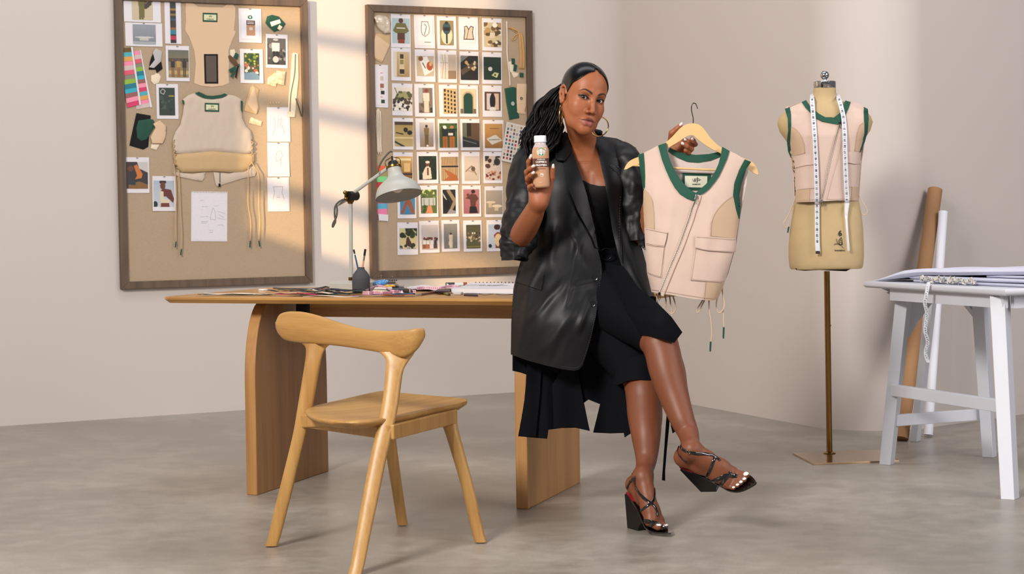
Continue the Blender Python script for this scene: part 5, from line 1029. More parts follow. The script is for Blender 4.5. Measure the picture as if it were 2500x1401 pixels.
# mouth
MZ = -0.0775
for s in (-1, 1):
    hc((s*0.0270, -0.0755, MZ+0.001), (s*0.011, -0.0880, MZ+0.0050), 0.0026, 0.0058, 0.005)
    hc((s*0.011, -0.0880, MZ+0.0050), (s*0.004, -0.0910, MZ+0.0068), 0.0058, 0.0058, 0.004)
    hc((s*0.0255, -0.0755, MZ-0.0025), (s*0.009, -0.0865, MZ-0.0088), 0.0030, 0.0080, 0.005)
hc((-0.009, -0.0868, MZ-0.0090), (0.009, -0.0868, MZ-0.0090), 0.0080, 0.0080, 0.004)
mp_ = [(-0.0300, -0.0775, MZ+0.0012), (-0.013, -0.0945, MZ-0.0008), (0, -0.0980, MZ+0.0002), (0.013, -0.0945, MZ-0.0008), (0.0300, -0.0775, MZ+0.0012)]
for i_ in range(4): hc(mp_[i_], mp_[i_+1], 0.0009, 0.0009, 0.0022, 'sub')
he((0, -0.098, -0.0605), (0.0024, 0.0045, 0.006), 0.004, 'sub')
# ears
for s in (-1, 1):
    ep = [(-0.012, 0.006), (-0.006, 0.026), (0.006, 0.031), (0.016, 0.022), (0.016, 0.004), (0.009, -0.014), (0.001, -0.027), (-0.005, -0.024), (-0.006, -0.012)]
    q = [(s*(0.0675+0.010*(y+0.012)/0.03), 0.004+y, z-0.004) for y, z in ep]
    for i in range(len(q)-1): hc(q[i], q[i+1], 0.0042, 0.0042 if i < 5 else 0.005, 0.004)
    hc((s*0.070, 0.010, 0.010), (s*0.068, 0.004, -0.016), 0.006, 0.005, 0.006)
    hc((s*0.0735, 0.006, 0.016), (s*0.0745, 0.011, 0.002), 0.0022, 0.003, 0.003)
# neck, chest, shoulders
nb = P(1424, 352, 7.12)
U.cap(H(0, 0.020, -0.050), nb, 0.046, 0.047, 0.03)
U.cap(H(0, -0.030, -0.080), P(1424, 350, 7.09), 0.020, 0.030, 0.03)
U.cap(H(-0.040, 0.010, -0.040), P(1424, 358, 7.07), 0.010, 0.008, 0.03)
U.cap(H(0.040, 0.010, -0.040), P(1432, 358, 7.07), 0.010, 0.008, 0.03)
sR, sL = P(1322, 402, 7.14), P(1530, 402, 7.14)
U.cap(P(1400, 378, 7.14), sR, 0.040, 0.040, 0.05); U.cap(P(1450, 378, 7.14), sL, 0.040, 0.040, 0.05)
U.ell(P(1430, 455, 7.14), (0.150, 0.098, 0.165), None, 0.06)
U.cap(P(1418, 372, 7.070), P(1362, 368, 7.080), 0.0065, 0.008, 0.02); U.cap(P(1438, 372, 7.070), P(1495, 368, 7.080), 0.0065, 0.008, 0.02)
U.ell(P(1395, 462, 7.065), (0.060, 0.045, 0.060), None, 0.03); U.ell(P(1474, 462, 7.065), (0.060, 0.045, 0.060), None, 0.03)
U.cap(P(1440, 425, 7.03), P(1441, 462, 7.012), 0.004, 0.005, 0.022, 'sub')
U.cap(P(1436, 520, 7.14), P(1440, 640, 7.14), 0.10, 0.105, 0.06)
U.ell(P(1440, 700, 7.13), (0.16, 0.11, 0.11), None, 0.06)
# right arm (holds the bottle)
U.limb([sR, P(1285, 500, 7.03), P(1262, 592, 6.91)], [0.044, 0.040, 0.034], 0.02)
U.limb([P(1262, 590, 6.91), P(1279, 564, 6.86), P(1298, 530, 6.80), P(1315, 492, 6.75)], [0.034, 0.041, 0.037, 0.0275], 0.02)
# left arm (holds the hanger)
U.limb([sL, P(1548, 490, 7.06), P(1566, 572, 7.035)], [0.040, 0.036, 0.031], 0.02)
U.limb([P(1566, 572, 7.035), P(1594, 505, 7.0), P(1640, 395, 6.96)], [0.031, 0.038, 0.0265], 0.02)
# --- right hand: palm behind the bottle, fingers round its left side, thumb up its right side
BY = 6.70                                               # bottle axis depth
def hchain(pts, rs, k=0.004): U.chain([P(*p) for p in pts], rs, k)
wr_ = (1316, 492, 6.745)
U.chain([P(*wr_), P(1309, 470, 6.745), P(1303, 445, 6.745)], [0.025, 0.021, 0.014], 0.02)
U.chain([P(*wr_), P(1326, 470, 6.75), P(1330, 442, 6.755)], [0.025, 0.022, 0.015], 0.02)
U.chain([P(1316, 480, 6.755), P(1316, 440, 6.76)], [0.018, 0.014], 0.02)
U.chain([P(1326, 478, 6.735), P(1341, 455, 6.728)], [0.015, 0.0135], 0.015)      # thumb base
hchain([(1341, 455, 6.728), (1347, 432, 6.708), (1350, 410, 6.694)], [0.0130, 0.0098, 0.0078])
hchain([(1303, 441, 6.752), (1292, 415, 6.738), (1291, 395, 6.722), (1296, 384, 6.712)], [0.0105, 0.0090, 0.0082, 0.0072])   # index
hchain([(1303, 448, 6.750), (1288, 432, 6.728), (1286, 420, 6.700), (1294, 412, 6.674), (1303, 406, 6.662)], [0.0105, 0.0092, 0.0088, 0.0080, 0.0070])  # middle
hchain([(1304, 456, 6.748), (1290, 446, 6.728), (1288, 436, 6.700), (1295, 428, 6.674), (1303, 422, 6.662)], [0.0105, 0.0090, 0.0085, 0.0078, 0.0068])  # ring
hchain([(1306, 464, 6.742), (1294, 461, 6.722), (1293, 456, 6.700), (1299, 452, 6.680)], [0.0100, 0.0085, 0.0078, 0.0066])   # little
# --- left hand: palm behind the hanger neck, fingertips curling over it from below
U.chain([P(1640, 397, 6.955), P(1645, 365, 6.945), P(1652, 338, 6.93)], [0.0245, 0.024, 0.017], 0.02)
U.chain([P(1648, 392, 6.952), P(1663, 368, 6.94), P(1668, 350, 6.925)], [0.020, 0.020, 0.016], 0.02)
hchain([(1640, 345, 6.925), (1641, 325, 6.905), (1652, 315, 6.90), (1661, 307, 6.895)], [0.0150, 0.0115, 0.0095, 0.0078])     # thumb, up behind the hanger
for pts in ([(1655, 345, 6.925), (1682, 352, 6.915), (1688, 352, 6.885), (1679, 345, 6.858), (1671, 340, 6.850)],
            [(1664, 352, 6.925), (1688, 356, 6.915), (1697, 352, 6.888), (1693, 344, 6.860), (1689, 338, 6.850)],
            [(1663, 364, 6.925), (1684, 367, 6.910), (1688, 364, 6.880), (1677, 357, 6.858), (1667, 351, 6.852)],
            [(1660, 374, 6.925), (1676, 377, 6.905), (1681, 372, 6.884), (1674, 367, 6.868)]):
    hchain(pts, [0.0105, 0.0090, 0.0085, 0.0078, 0.0068][:len(pts)])
def carve():      # nothing of her goes into the desk top
    X = U.ax[0][:, None, None]; Y = U.ax[1][None, :, None]; Z = U.ax[2][None, None, :]
    v = (X-TO.x)*E2.x+(Y-TO.y)*E2.y; m = (v > -0.050) & (Z < 0.754) & (Z > 0.60); U.D[np.broadcast_to(m, U.D.shape)] = 0.01
carve()
UV_, UF_ = U.mesh(); UV_ = relax(UV_, UF_, 1, 0.45); del U
# --- shoe frames: f forward, s towards the little toe, u up
class Shoe: pass
def shoeframe(o, f, u, mirror):
    q = Shoe(); q.f = Vector(f).normalized(); u = Vector(u); q.u = (u-q.f*u.dot(q.f)).normalized(); q.s = q.f.cross(q.u)*mirror; q.o = Vector(o)
    q.at = lambda a, b, c: q.o+q.f*a+q.s*b+q.u*c
    return q
SA = shoeframe((0.386, 6.665, 0.0), (0.45, -0.893, 0), (0, 0, 1), -1)
SB = shoeframe((0, 0, 0), (0.67, -0.72, 0.10), (-0.547, -0.41, 0.716), 1); SB.o = P(1664, 1130, 6.56)-SB.u*0.118
# --- legs
xs = axis([(P(1395, 900, 6.9).x, P(1520, 1200, 6.5).x, 0.004), (P(1520, 1200, 6.5).x, P(1840, 1200, 6.4).x, 0.0021)])
ys = axis([(6.33, 6.70, 0.0021), (6.70, 7.22, 0.005)])
zs = axis([(0.0, 0.30, 0.0021), (0.30, 0.80, 0.004)])
U = Vox(xs, ys, zs)
hipR, hipL = P(1415, 715, 7.02), P(1470, 725, 7.04)
kneeR, kneeL = P(1612, 838, 6.72), P(1572, 955, 6.80)
U.cap(P(1410, 700, 7.1), P(1475, 705, 7.1), 0.10, 0.10, 0.05)
U.limb([hipR, P(1530, 785, 6.83), kneeR], [0.064, 0.058, 0.052], 0.03)
U.limb([hipL, P(1530, 850, 6.92), kneeL], [0.064, 0.062, 0.055], 0.03)
ANK = (0.085, -0.002, 0.178)
def foot(q):
    A = q.at
    U.chain([A(*ANK), A(0.030, 0, 0.146)], [0.0225, 0.0245], 0.03)
    U.chain([A(0.026, 0, 0.144), A(0.075, 0.003, 0.108), A(0.125, 0.008, 0.066), A(0.152, 0.014, 0.043)], [0.0258, 0.0225, 0.0200, 0.0170], 0.03)
    U.chain([A(*ANK), A(0.112, -0.006, 0.128), A(0.140, -0.012, 0.082), A(0.160, -0.016, 0.050)], [0.0228, 0.0220, 0.0200, 0.0170], 0.03)
    U.ell(A(0.158, -0.022, 0.041), (0.017, 0.017, 0.017), None, 0.015); U.ell(A(0.150, 0.022, 0.036), (0.014, 0.014, 0.014), None, 0.015)
    U.ell(A(0.078, -0.024, 0.178), (0.0085, 0.0085, 0.010), None, 0.012); U.ell(A(0.072, 0.024, 0.170), (0.0085, 0.0085, 0.010), None, 0.012)
    for a, b, r in TOES: U.cap(A(*a), A(*b), r*1.2, r, 0.005)
TOES = [((0.165, -0.0215, 0.038), (0.206, -0.0195, 0.029), 0.0118), ((0.168, -0.0045, 0.036), (0.206, -0.0035, 0.026), 0.0085), ((0.163, 0.0075, 0.034), (0.198, 0.0090, 0.0255), 0.0080), ((0.157, 0.0175, 0.033), (0.189, 0.0200, 0.0250), 0.0075), ((0.150, 0.0265, 0.031), (0.177, 0.0295, 0.0240), 0.0070)]
# the leg that stands
aA = SA.at(*ANK)
U.limb([P(1572, 950, 6.79), P(1573, 1000, 6.755), P(1577, 1060, 6.70), P(1578, 1120, 6.66), aA], [0.0560, 0.0590, 0.0500, 0.0355, 0.0262], 0.03)
U.limb([P(1583, 985, 6.81), P(1586, 1025, 6.79), P(1582, 1080, 6.73)], [0.040, 0.042, 0.028], 0.03)        # calf
U.ell(P(1566, 955, 6.762), (0.030, 0.022, 0.034), None, 0.02)                                         # kneecap
foot(SA)
# raised leg
aB = SB.at(*ANK)
U.limb([P(1612, 842, 6.70), P(1625, 900, 6.67), P(1644, 962, 6.64), P(1665, 1022, 6.60), P(1681, 1060, 6.57), aB], [0.0560, 0.0570, 0.0500, 0.0410, 0.0340, 0.0268], 0.03)
U.limb([P(1630, 870, 6.735), P(1643, 915, 6.715), P(1655, 975, 6.67)], [0.044, 0.044, 0.030], 0.03)
U.ell(P(1602, 842, 6.675), (0.030, 0.020, 0.034), None, 0.02)
foot(SB)
carve()
LV_, LF_ = U.mesh(); LV_ = relax(LV_, LF_, 3, 0.5); del U
BV = np.concatenate([UV_, LV_]); BF = np.concatenate([UF_, LF_+len(UV_)])
# --- skin tones (make-up, lips, palms), with the fall of light painted in
def headloc(V): return (V-np.array(HO)) @ HRn
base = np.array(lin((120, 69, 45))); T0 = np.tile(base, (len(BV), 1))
hl_ = headloc(BV); near = np.abs(hl_).max(1) < 0.14
def blend(mask, c):
    global T0; m = np.clip(mask, 0, 1)[:, None]; T0 = T0*(1-m)+np.array(lin(c))*m
x, y, z = hl_.T
def ell2(cx, cz, rx, rz, sft=0.25): 
    r = np.sqrt(((x-cx)/rx)**2+((z-cz)/rz)**2); return np.clip((1-r)/sft, 0, 1)*(y < -0.05)*near
blend(np.clip((BV[:, 2]-0.9)/0.25, 0, 1)*0.8, (158, 94, 59))  # upper body lighter than the legs: light painted into the skin
blend(np.clip((0.15-np.linalg.norm(hl_, axis=1))/0.05, 0, 1)*0.5, (170, 104, 68))  # brighter face, light painted into the tint as well
ax_ = np.abs(x)
top_ = MZ+0.0128-np.maximum(0, ax_-0.005)*0.50-np.maximum(0, 0.005-ax_)*0.35; bot_ = MZ-0.0170+ax_**2*24
side_ = np.clip((0.0275-ax_)/0.003, 0, 1)*(y < -0.066)*near
lipU = side_*np.clip((z-MZ)/0.0010, 0, 1)*np.clip((top_-z)/0.0012, 0, 1)
lipL = side_*np.clip((MZ-z)/0.0010, 0, 1)*np.clip((z-bot_)/0.0012, 0, 1)
for s in (-1, 1):
    blend(ell2(s*0.0325, 0.0045, 0.0200, 0.0125, 0.7)*0.9, (74, 40, 33))          # eye shadow
    d = np.sqrt(((x-s*0.0310)/0.0165)**2+((z+0.0006-(x-s*0.031)*s*0.16)/0.0066)**2)
    blend(np.clip((1-np.abs(d-0.98)/0.34)*1.6, 0, 1)*(y < -0.06)*near*np.where(z > 0, 1, 0.6), (22, 13, 12))
    blend(ell2(s*0.045, -0.032, 0.020, 0.016, 0.9)*0.35, (170, 88, 66))           # blush
blend(lipU, (98, 52, 44)); blend(lipL, (146, 78, 68))
blend((near & (np.abs(x) < 0.064) & (z > 0.0965-12*x**2-np.maximum(0, y+0.045)*1.2+1.1*np.maximum(0, 0.011-np.abs(x)))).astype(float), (22, 16, 14))
pd_ = np.linalg.norm(BV-np.array(P(1318, 462, 6.725)), axis=1); palm = np.clip((0.060-pd_)/0.025, 0, 1)*np.clip((6.752-BV[:, 1])/0.012, 0, 1)
blend(palm*0.6, (176, 112, 84))
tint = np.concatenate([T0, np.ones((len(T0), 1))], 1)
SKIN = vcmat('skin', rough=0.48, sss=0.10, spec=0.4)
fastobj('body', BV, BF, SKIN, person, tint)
print('body verts', len(BV))
# ---------------------------------------------------------------- body surface lookup
from mathutils.bvhtree import BVHTree
BVH = BVHTree.FromPolygons([tuple(v) for v in BV.tolist()], BF.tolist())
def hit(px, py, dflt=None):
    r = ray(px, py).normalized(); l, n, i, d = BVH.ray_cast(CAM+r*4.0, r)
    return (l, n) if l is not None else (None, None)
def cast(o, d):
    l, n, i, dist = BVH.ray_cast(o, d); return l, n
EYEW = vcmat('eye', rough=0.12); BLKHAIR = mat('black_hair', (6, 5, 5), rough=0.48, bump=0.2, bscale=90, stretch=(1, 1, 1), spec=0.22)
for s in (-1, 1):
    c = H(s*0.0310, -0.0715, 0.0); V, Fc = sphere((0, 0, 0), EY, 40, 28)
    g = (CAM-c).normalized()+Vector((0.02, 0, 0)); g.normalize(); tn = []
    ax2 = Matrix.Rotation(0, 3, 'X'); q = Vector((0, 0, 1)).rotation_difference(g)
    V = [q @ v for v in V]
    for v in V:
        a = v.angle(g)*EY; col = (205, 192, 182)
        if a < 0.0066: col = (44, 26, 18)
        if a < 0.0034: col = (8, 6, 6)
        if 0.0059 < a < 0.0069: col = (24, 14, 12)
        tn.append((*lin(col), 1))
    obj('eye', ([v+c for v in V], Fc), EYEW, person, tint=tn, angle=180)
def surf(x, z, off=0.0):
    o = H(x, -0.2, z); d = HR @ Vector((0, 1, 0)); l, n = cast(o, d)
    return (l if l is not None else H(x, -0.08, z))+(-d)*off
for s in (-1, 1):
    pts = spl([(0.0115, 0.0170, 0.0034), (0.020, 0.0210, 0.0037), (0.031, 0.0252, 0.0030), (0.041, 0.0258, 0.0020), (0.0530, 0.0180, 0.0006)], 6); a = []; b = []
    for x, z, w in pts: a.append(surf(s*x, z+w, 0.0007)); b.append(surf(s*x, z-w, 0.0007))
    n = len(a); V = a+b; Fc = [(i, i+1, n+i+1, n+i) for i in range(n-1)]
    obj('eyebrow', thick((V, Fc), 0.0012, d=HR @ Vector((0, 1, 0))), mat('brow_hair', (58, 37, 27), 0.8), person)
    # upper lashes
    lp = []
    for t in np.linspace(-1, 1, 15):
        xx = t*0.0155; zz = 0.0054*(1-t*t)-0.0002+xx*s*0.16*1.0; k = s*t
        lp.append(surf(s*0.031+xx, zz+0.0006, 0.0008+0.0012*(1+k)/2))
    lp.append(surf(s*0.031+s*0.0185, 0.0052, 0.0016)); 
    if s < 0: lp = [lp[-1]]+lp[:-1]
    lr = [0.0006+0.0011*math.sin(math.pi*min(1, (i+1)/len(lp))) for i in range(len(lp))]
    obj('eyelashes', tube(lp, lr, 8), mat('lash', (6, 5, 5), 0.7), person)
# ---------------------------------------------------------------- hair
g0 = np.array(HO); ax_h = [axis([(g0[i]-r, g0[i]+r2, 0.0017)]) for i, r, r2 in ((0, 0.10, 0.11), (1, 0.13, 0.13), (2, 0.10, 0.15))]
U = Vox(*ax_h)
he((0, 0.007, 0.041), (0.0748, 0.0935, 0.0840), 0.02); he((0, -0.0355, 0.032), (0.0632, 0.0535, 0.0692), 0.03)
X, Y, Z = np.meshgrid(*U.ax, indexing='ij'); q = (np.stack([X-g0[0], Y-g0[1], Z-g0[2]], -1)) @ HRn; lx, ly, lz = q[..., 0], q[..., 1], q[..., 2]; del X, Y, Z, q
thr = 0.0950-11.5*lx**2-np.maximum(0, ly+0.045)*1.25+1.1*np.maximum(0, 0.011-np.abs(lx))
cut = (thr-lz)*0.8
earcut = 0.026-np.sqrt(((np.abs(lx)-0.078)/1.0)**2+((ly-0.006)/0.8)**2+((lz+0.004)/1.2)**2)
groove = 0.0022-np.sqrt(lx**2*1.0+np.maximum(0, (0.1195-lz-np.maximum(0, ly+0.05)*0.0))**2*0.0+0*ly)
A = U.D
def smax(a, b, k): h = np.clip(k-np.abs(a-b), 0, None)/k; return np.maximum(a, b)+h*h*k*0.25
A = smax(A, cut, 0.002); A = smax(A, earcut, 0.003)
A = A+np.clip(0.0022-np.abs(lx), 0, None)*0.9*(lz > 0.06)*(ly < 0.03)
U.D = A.astype(np.float32); del lx, ly, lz, thr, cut, earcut, groove, A
hv, hf = U.mesh(); hv = relax(hv, hf, 4, 0.5); del U
hm_ = bpy.data.materials.new('sleek_hair'); hm_.use_nodes = True; MC['sleek_hair'] = hm_
nt = hm_.node_tree; b_ = nt.nodes['Principled BSDF']; b_.inputs['Base Color'].default_value = (*lin((5, 5, 6)), 1); b_.inputs['Roughness'].default_value = 0.24; b_.inputs['Specular IOR Level'].default_value = 0.28
tc = nt.nodes.new('ShaderNodeTexCoord'); mp = nt.nodes.new('ShaderNodeMapping'); mp.inputs['Scale'].default_value = (30, 4, 30); mp.inputs['Rotation'].default_value = (0, 0, YAW)
nz = nt.nodes.new('ShaderNodeTexNoise'); nz.inputs['Scale'].default_value = 12; nz.inputs['Detail'].default_value = 4
bp = nt.nodes.new('ShaderNodeBump'); bp.inputs['Strength'].default_value = 0.22; bp.inputs['Distance'].default_value = 0.002
nt.links.new(tc.outputs['Object'], mp.inputs[0]); nt.links.new(mp.outputs[0], nz.inputs['Vector']); nt.links.new(nz.outputs[0], bp.inputs['Height']); nt.links.new(bp.outputs[0], b_.inputs['Normal'])
hair = fastobj('hair', hv, hf, hm_, person)
# ponytail: many wavy locks
def lock(pts, r, ph, amp, n=7):
    c = spl(pts, n); out = []; N = len(c)
    for i, q in enumerate(c):
        t = i/(N-1); w = amp*min(1, t*3)
        out.append(Vector(q)+Vector((math.sin(t*15+ph)*w, math.cos(t*13+ph*1.7)*w, math.sin(t*17+ph*0.6)*w*0.4)))
    return tube(out, [r*(0.75+0.75*math.sin(math.pi*min(1, 0.12+t*0.8))) if t < 0.97 else r*0.12 for t in [i/(N-1) for i in range(N)]], 6)
locks = []; rnd = random.Random(3)
for i in range(430):
    a = rnd.uniform(0, 1); b = rnd.uniform(0, 1); dd = rnd.uniform(-0.045, 0.05)
    # left boundary and right boundary pixel paths of the mass
    def mixp(l, r, y0, y1, Y): return P(l+(r-l)*a, y0+(y1-y0)*a+rnd.uniform(-3, 3), Y+dd)
    pts = [P(1376+rnd.uniform(-5, 6), 210+rnd.uniform(-6, 10), 7.05), mixp(1347, 1377, 222, 250, 7.07), mixp(1318, 1372, 258, 285, 7.07), mixp(1303, 1368, 296, 318, 7.06), mixp(1291, 1356, 330, 350, 7.03), mixp(1283, 1340, 358, 372, 7.02)]
    if b < 0.5: pts.append(mixp(1278, 1320, 378, 392, 7.0))
    locks.append(lock(pts, rnd.uniform(0.0014, 0.0034), 5*a+22*dd+rnd.uniform(-0.5, 0.5), rnd.uniform(0.006, 0.011)))
for i in range(70):    # stray hairs round the outline
    t = rnd.uniform(0, 1)
    pts = [P(1368, 208, 7.05), P(1343+rnd.uniform(-6, 3), 228, 7.08), P(1315+rnd.uniform(-8, 4), 258, 7.08), P(1300+rnd.uniform(-8, 4), 292, 7.06), P(1288+rnd.uniform(-12, 8), 328, 7.04), P(1278+rnd.uniform(-14, 12), 362+rnd.uniform(-10, 10), 7.02)]
    locks.append(lock(pts, 0.0012, rnd.uniform(0, 6.3), rnd.uniform(0.004, 0.010)))
obj('ponytail', join(*locks), BLKHAIR, hair, angle=180, fix=False)
obj('hair_end', join(*[lock([P(1440+i*2.4, 312+i*1.0, 7.12), P(1444+i*2.4, 325, 7.11), P(1447+i*2.2, 342, 7.12)], 0.006, i, 0.002) for i in range(10)]), BLKHAIR, hair, angle=180, fix=False)
# ---------------------------------------------------------------- earrings
GOLD = mat('earring_gold', (160, 126, 76), rough=0.22, metal=1.0)
c1 = P(1369.5, 281, 6.955); obj('earring', hoop(c1, Vector((0.2, 0.97, 0)).normalized(), Vector((0.05, 0.0, 1)), 0.030, 0.036, 0.0026), GOLD, person, angle=180)
c2 = P(1463, 309, 6.955); obj('earring', hoop(c2, Vector((0.95, 0.3, 0)).normalized(), Vector((0.1, 0.0, 1)), 0.0335, 0.0335, 0.0022), GOLD, person, angle=180)
# ---------------------------------------------------------------- nails
NAIL = mat('white_nail', (238, 226, 222), rough=0.18, coat=0.5)
def nail(a, b, out, w=0.0052, L=0.017, nm='fingernail'):
    """on the tip b of a finger running a->b, facing out"""
    a, b, out = Vector(a), Vector(b), Vector(out); d = (b-a).normalized(); out = (out-d*out.dot(d)).normalized(); sd = d.cross(out)
    M = Matrix((sd, d, out)).transposed(); V, Fc = sphere((0, 0, 0), (w, L/2, 0.0020), 14, 10)
    V2 = [b+out*0.0062+d*(L*0.30)+M @ (v+Vector((0, 0, -(v.x/w)**2*0.0022))) for v in V]
    obj(nm, (V2, Fc), NAIL, person, angle=180)
tc_ = (CAM-P(1300, 400, 6.7)).normalized()
nail(P(1291, 397, 6.722), P(1296, 385, 6.712), (-0.3, -1, 0.25), L=0.021)
nail(P(1293, 411, 6.676), P(1302, 406, 6.662), (0.05, -1, 0.1), L=0.019)
nail(P(1293, 427, 6.676), P(1302, 422, 6.662), (0.05, -1, 0.1), L=0.017)
nail(P(1350, 418, 6.70), P(1349.5, 409, 6.694), (0.35, -1, 0.0), L=0.021)
nail(P(1655, 313, 6.90), P(1661, 307, 6.895), (-0.2, -1, 0.5), L=0.019)
nail(P(1680, 346, 6.862), P(1672, 341, 6.850), (-0.1, -1, 0.1), L=0.015)
nail(P(1694, 346, 6.862), P(1689.5, 339, 6.850), (-0.1, -1, 0.1), L=0.015)
nail(P(1677, 357, 6.860), P(1667, 351, 6.852), (-0.1, -1, 0.1), L=0.014)
for q in (SA, SB):
    for (a, b, r) in TOES:
        A_ = q.at(*a); B_ = q.at(*b); d = (B_-A_).normalized(); o_ = (q.u*0.8+q.f*0.35)
        M = Matrix(((q.s), (q.f), (q.u))).transposed(); V, Fc = sphere((0, 0, 0), (r*0.72, r*0.95, r*0.28), 12, 8)
        obj('toenail', ([B_+q.u*(r*0.80)+q.f*(r*0.45)+M @ Vector((v.x, v.y, v.z-(v.x/r)**2*r*0.25-max(0, v.y)/r*r*0.25)) for v in V], Fc), NAIL, person, angle=180)
# ================================================================== CLOTHES
def offdesk(m):
    V = []
    for p in m[0]:
        p = Vector(p); v = (p-TO).dot(E2)
        if v > -0.05 and 0.55 < p.z < 0.757: p.z = 0.757
        V.append(p)
    return V, m[1]
def pdist(px, py, poly):
    best = 1e9
    for i in range(len(poly)):
        ax, ay = poly[i]; bx, by = poly[(i+1) % len(poly)]; dx, dy = bx-ax, by-ay
        t = max(0, min(1, ((px-ax)*dx+(py-ay)*dy)/(dx*dx+dy*dy+1e-9))); best = min(best, math.hypot(px-ax-t*dx, py-ay-t*dy))
    return best
_ipc = {}
def ip(v, xs_, ys_):
    """smooth interpolation"""
    k = (tuple(xs_), tuple(ys_))
    if k not in _ipc:
        d = np.linspace(xs_[0], xs_[-1], 240); y = np.interp(d, xs_, ys_); w = np.hanning(31); w /= w.sum()
        _ipc[k] = (d, np.convolve(np.pad(y, 15, mode='reflect', reflect_type='odd'), w, 'valid'))
    return float(np.interp(v, *_ipc[k]))
def sm(t): t = max(0, min(1, t)); return t*t*(3-2*t)
def crease(px, py, L):
    """sum of soft ridges (x1,y1,x2,y2,width,height)"""
    s = 0
    for x1, y1, x2, y2, w, a in L:
        dx, dy = x2-x1, y2-y1; l = math.hypot(dx, dy); t = ((px-x1)*dx+(py-y1)*dy)/l/l; u = (-(px-x1)*dy+(py-y1)*dx)/l
        if -0.3 < t < 1.3: s += a*math.exp(-(u/w)**2)*sm((t+0.3)/0.4)*sm((1.3-t)/0.4)
    return s
def nz3(x, y, z=0): return noise.noise(Vector((x, y, z)))
SATIN = mat('black_satin', (9, 10, 13), rough=0.50, bump=0.03, bscale=500, var=0.6, vscale=9, rgb2=(16, 17, 21), spec=0.34)
SATIN2 = mat('black_satin_lapel', (7, 8, 10), rough=0.42, bump=0.03, bscale=500, var=0.3, vscale=14, rgb2=(18, 19, 23), spec=0.3)
SKIRT = mat('black_crepe', (9, 11, 16), rough=0.85, bump=0.05, bscale=600, spec=0.12)
TANK = mat('black_jersey', (8, 8, 10), rough=0.6, bump=0.06, bscale=900, spec=0.2)
STITCH = mat('dark_stitch', (52, 53, 58), rough=0.6)
yl = [330, 380, 450, 520, 600, 700, 780, 905]
JC = [7.075, 7.01, 6.965, 6.955, 6.93, 6.85, 6.80, 6.815]
JXL = [1320, 1285, 1262, 1270, 1285, 1258, 1248, 1246]; JX0 = [1400, 1385, 1375, 1380, 1395, 1400, 1395, 1380]; JDL = [7.15, 7.13, 7.11, 7.08, 7.03, 6.97, 6.94, 6.93]
foldsL = [(1300, 770, 1375, 690, 9, .010), (1385, 730, 1412, 600, 9, .012), (1402, 700, 1448, 690, 7, .007), (1330, 850, 1400, 760, 12, .008), (1345, 640, 1352, 560, 10, .008), (1290, 720, 1268, 840, 8, .006), (1415, 800, 1440, 730, 8, .007), (1395, 560, 1425, 640, 7, .006), (1320, 640, 1290, 700, 9, .007)]
def JL(px, py):
    c = ip(py, yl, JC); s = max(0, min(1, (ip(py, yl, JX0)-px)/(ip(py, yl, JX0)-ip(py, yl, JXL))))
    Y = c+(ip(py, yl, JDL)-c)*s**2.3+max(0, px-ip(py, yl, JX0))**2*0.000006
    if py > 480:
        k = sm((py-480)/100)
        Y -= k*(crease(px, py, foldsL)+0.010*nz3(px/55+py/140, py/120-px/160, 1.3)+0.004*nz3(px/22+py/60, py/60, 4.1))
    return Y
JRC = [7.085, 7.03, 6.985, 6.985, 6.96, 6.90, 6.86, 6.86]
def JR(px, py):
    c = ip(py, yl, JRC); xr = ip(py, [330, 365, 420, 500, 600, 750], [1500, 1556, 1545, 1545, 1568, 1604]); xi = ip(py, [330, 400, 500, 600, 750], [1455, 1468, 1486, 1508, 1590])
    s = max(0, min(1, (px-xi)/(xr-xi))); return c+0.10*s**2.2-0.006*nz3(px/30, py/80, 7)
jacket_L = [(1352, 336), (1366, 331), (1380, 322), (1388, 342), (1396, 367), (1409, 401), (1422, 440), (1433, 476), (1443, 519), (1452, 556), (1460, 610), (1468, 643), (1470, 668), (1466, 700), (1460, 735), (1455, 770), (1448, 805), (1437, 848), (1428, 876), (1422, 893), (1414, 902), (1403, 905), (1371, 901), (1328, 891), (1285, 879), (1247, 865), (1248, 790), (1253, 705), (1262, 668), (1274, 626), (1286, 603), (1300, 570), (1290, 520), (1284, 470), (1280, 420), (1286, 385), (1305, 360), (1330, 345)]
jacket_R = [(1452, 334), (1475, 333), (1505, 339), (1535, 350), (1552, 362), (1558, 390), (1552, 430), (1545, 480), (1552, 540), (1560, 580), (1572, 622), (1585, 672), (1596, 715), (1604, 748), (1580, 738), (1560, 720), (1534, 683), (1517, 648), (1508, 617), (1495, 563), (1487, 505), (1478, 452), (1466, 400), (1456, 355)]
blazer = obj('blazer', thick(panel(jacket_L, JL, 5.5), 0.006), SATIN, person, angle=55)
obj('front_panel', thick(panel(jacket_R, JR, 6), 0.006), SATIN, blazer, angle=55)
backp = [(1352, 338), (1380, 326), (1420, 340), (1456, 334), (1505, 341), (1550, 362), (1552, 430), (1548, 540), (1562, 620), (1575, 690), (1540, 712), (1440, 716), (1330, 716), (1262, 700), (1284, 620), (1300, 560), (1284, 470), (1284, 400), (1305, 362)]
def JB(px, py):
    m = (JL(px, py) if px < 1400 else JR(px, py) if px > 1470 else JL(1400, py)+(JR(1470, py)-JL(1400, py))*(px-1400)/70)
    d = min(1, pdist(px, py, backp)/75); e = min(1, abs(716-py)/20); return m+0.012+(7.30-m)*math.sqrt(1-(1-d)**2)
obj('back_panel', thick(panel(backp, JB, 9), 0.005), SATIN, blazer, angle=55)
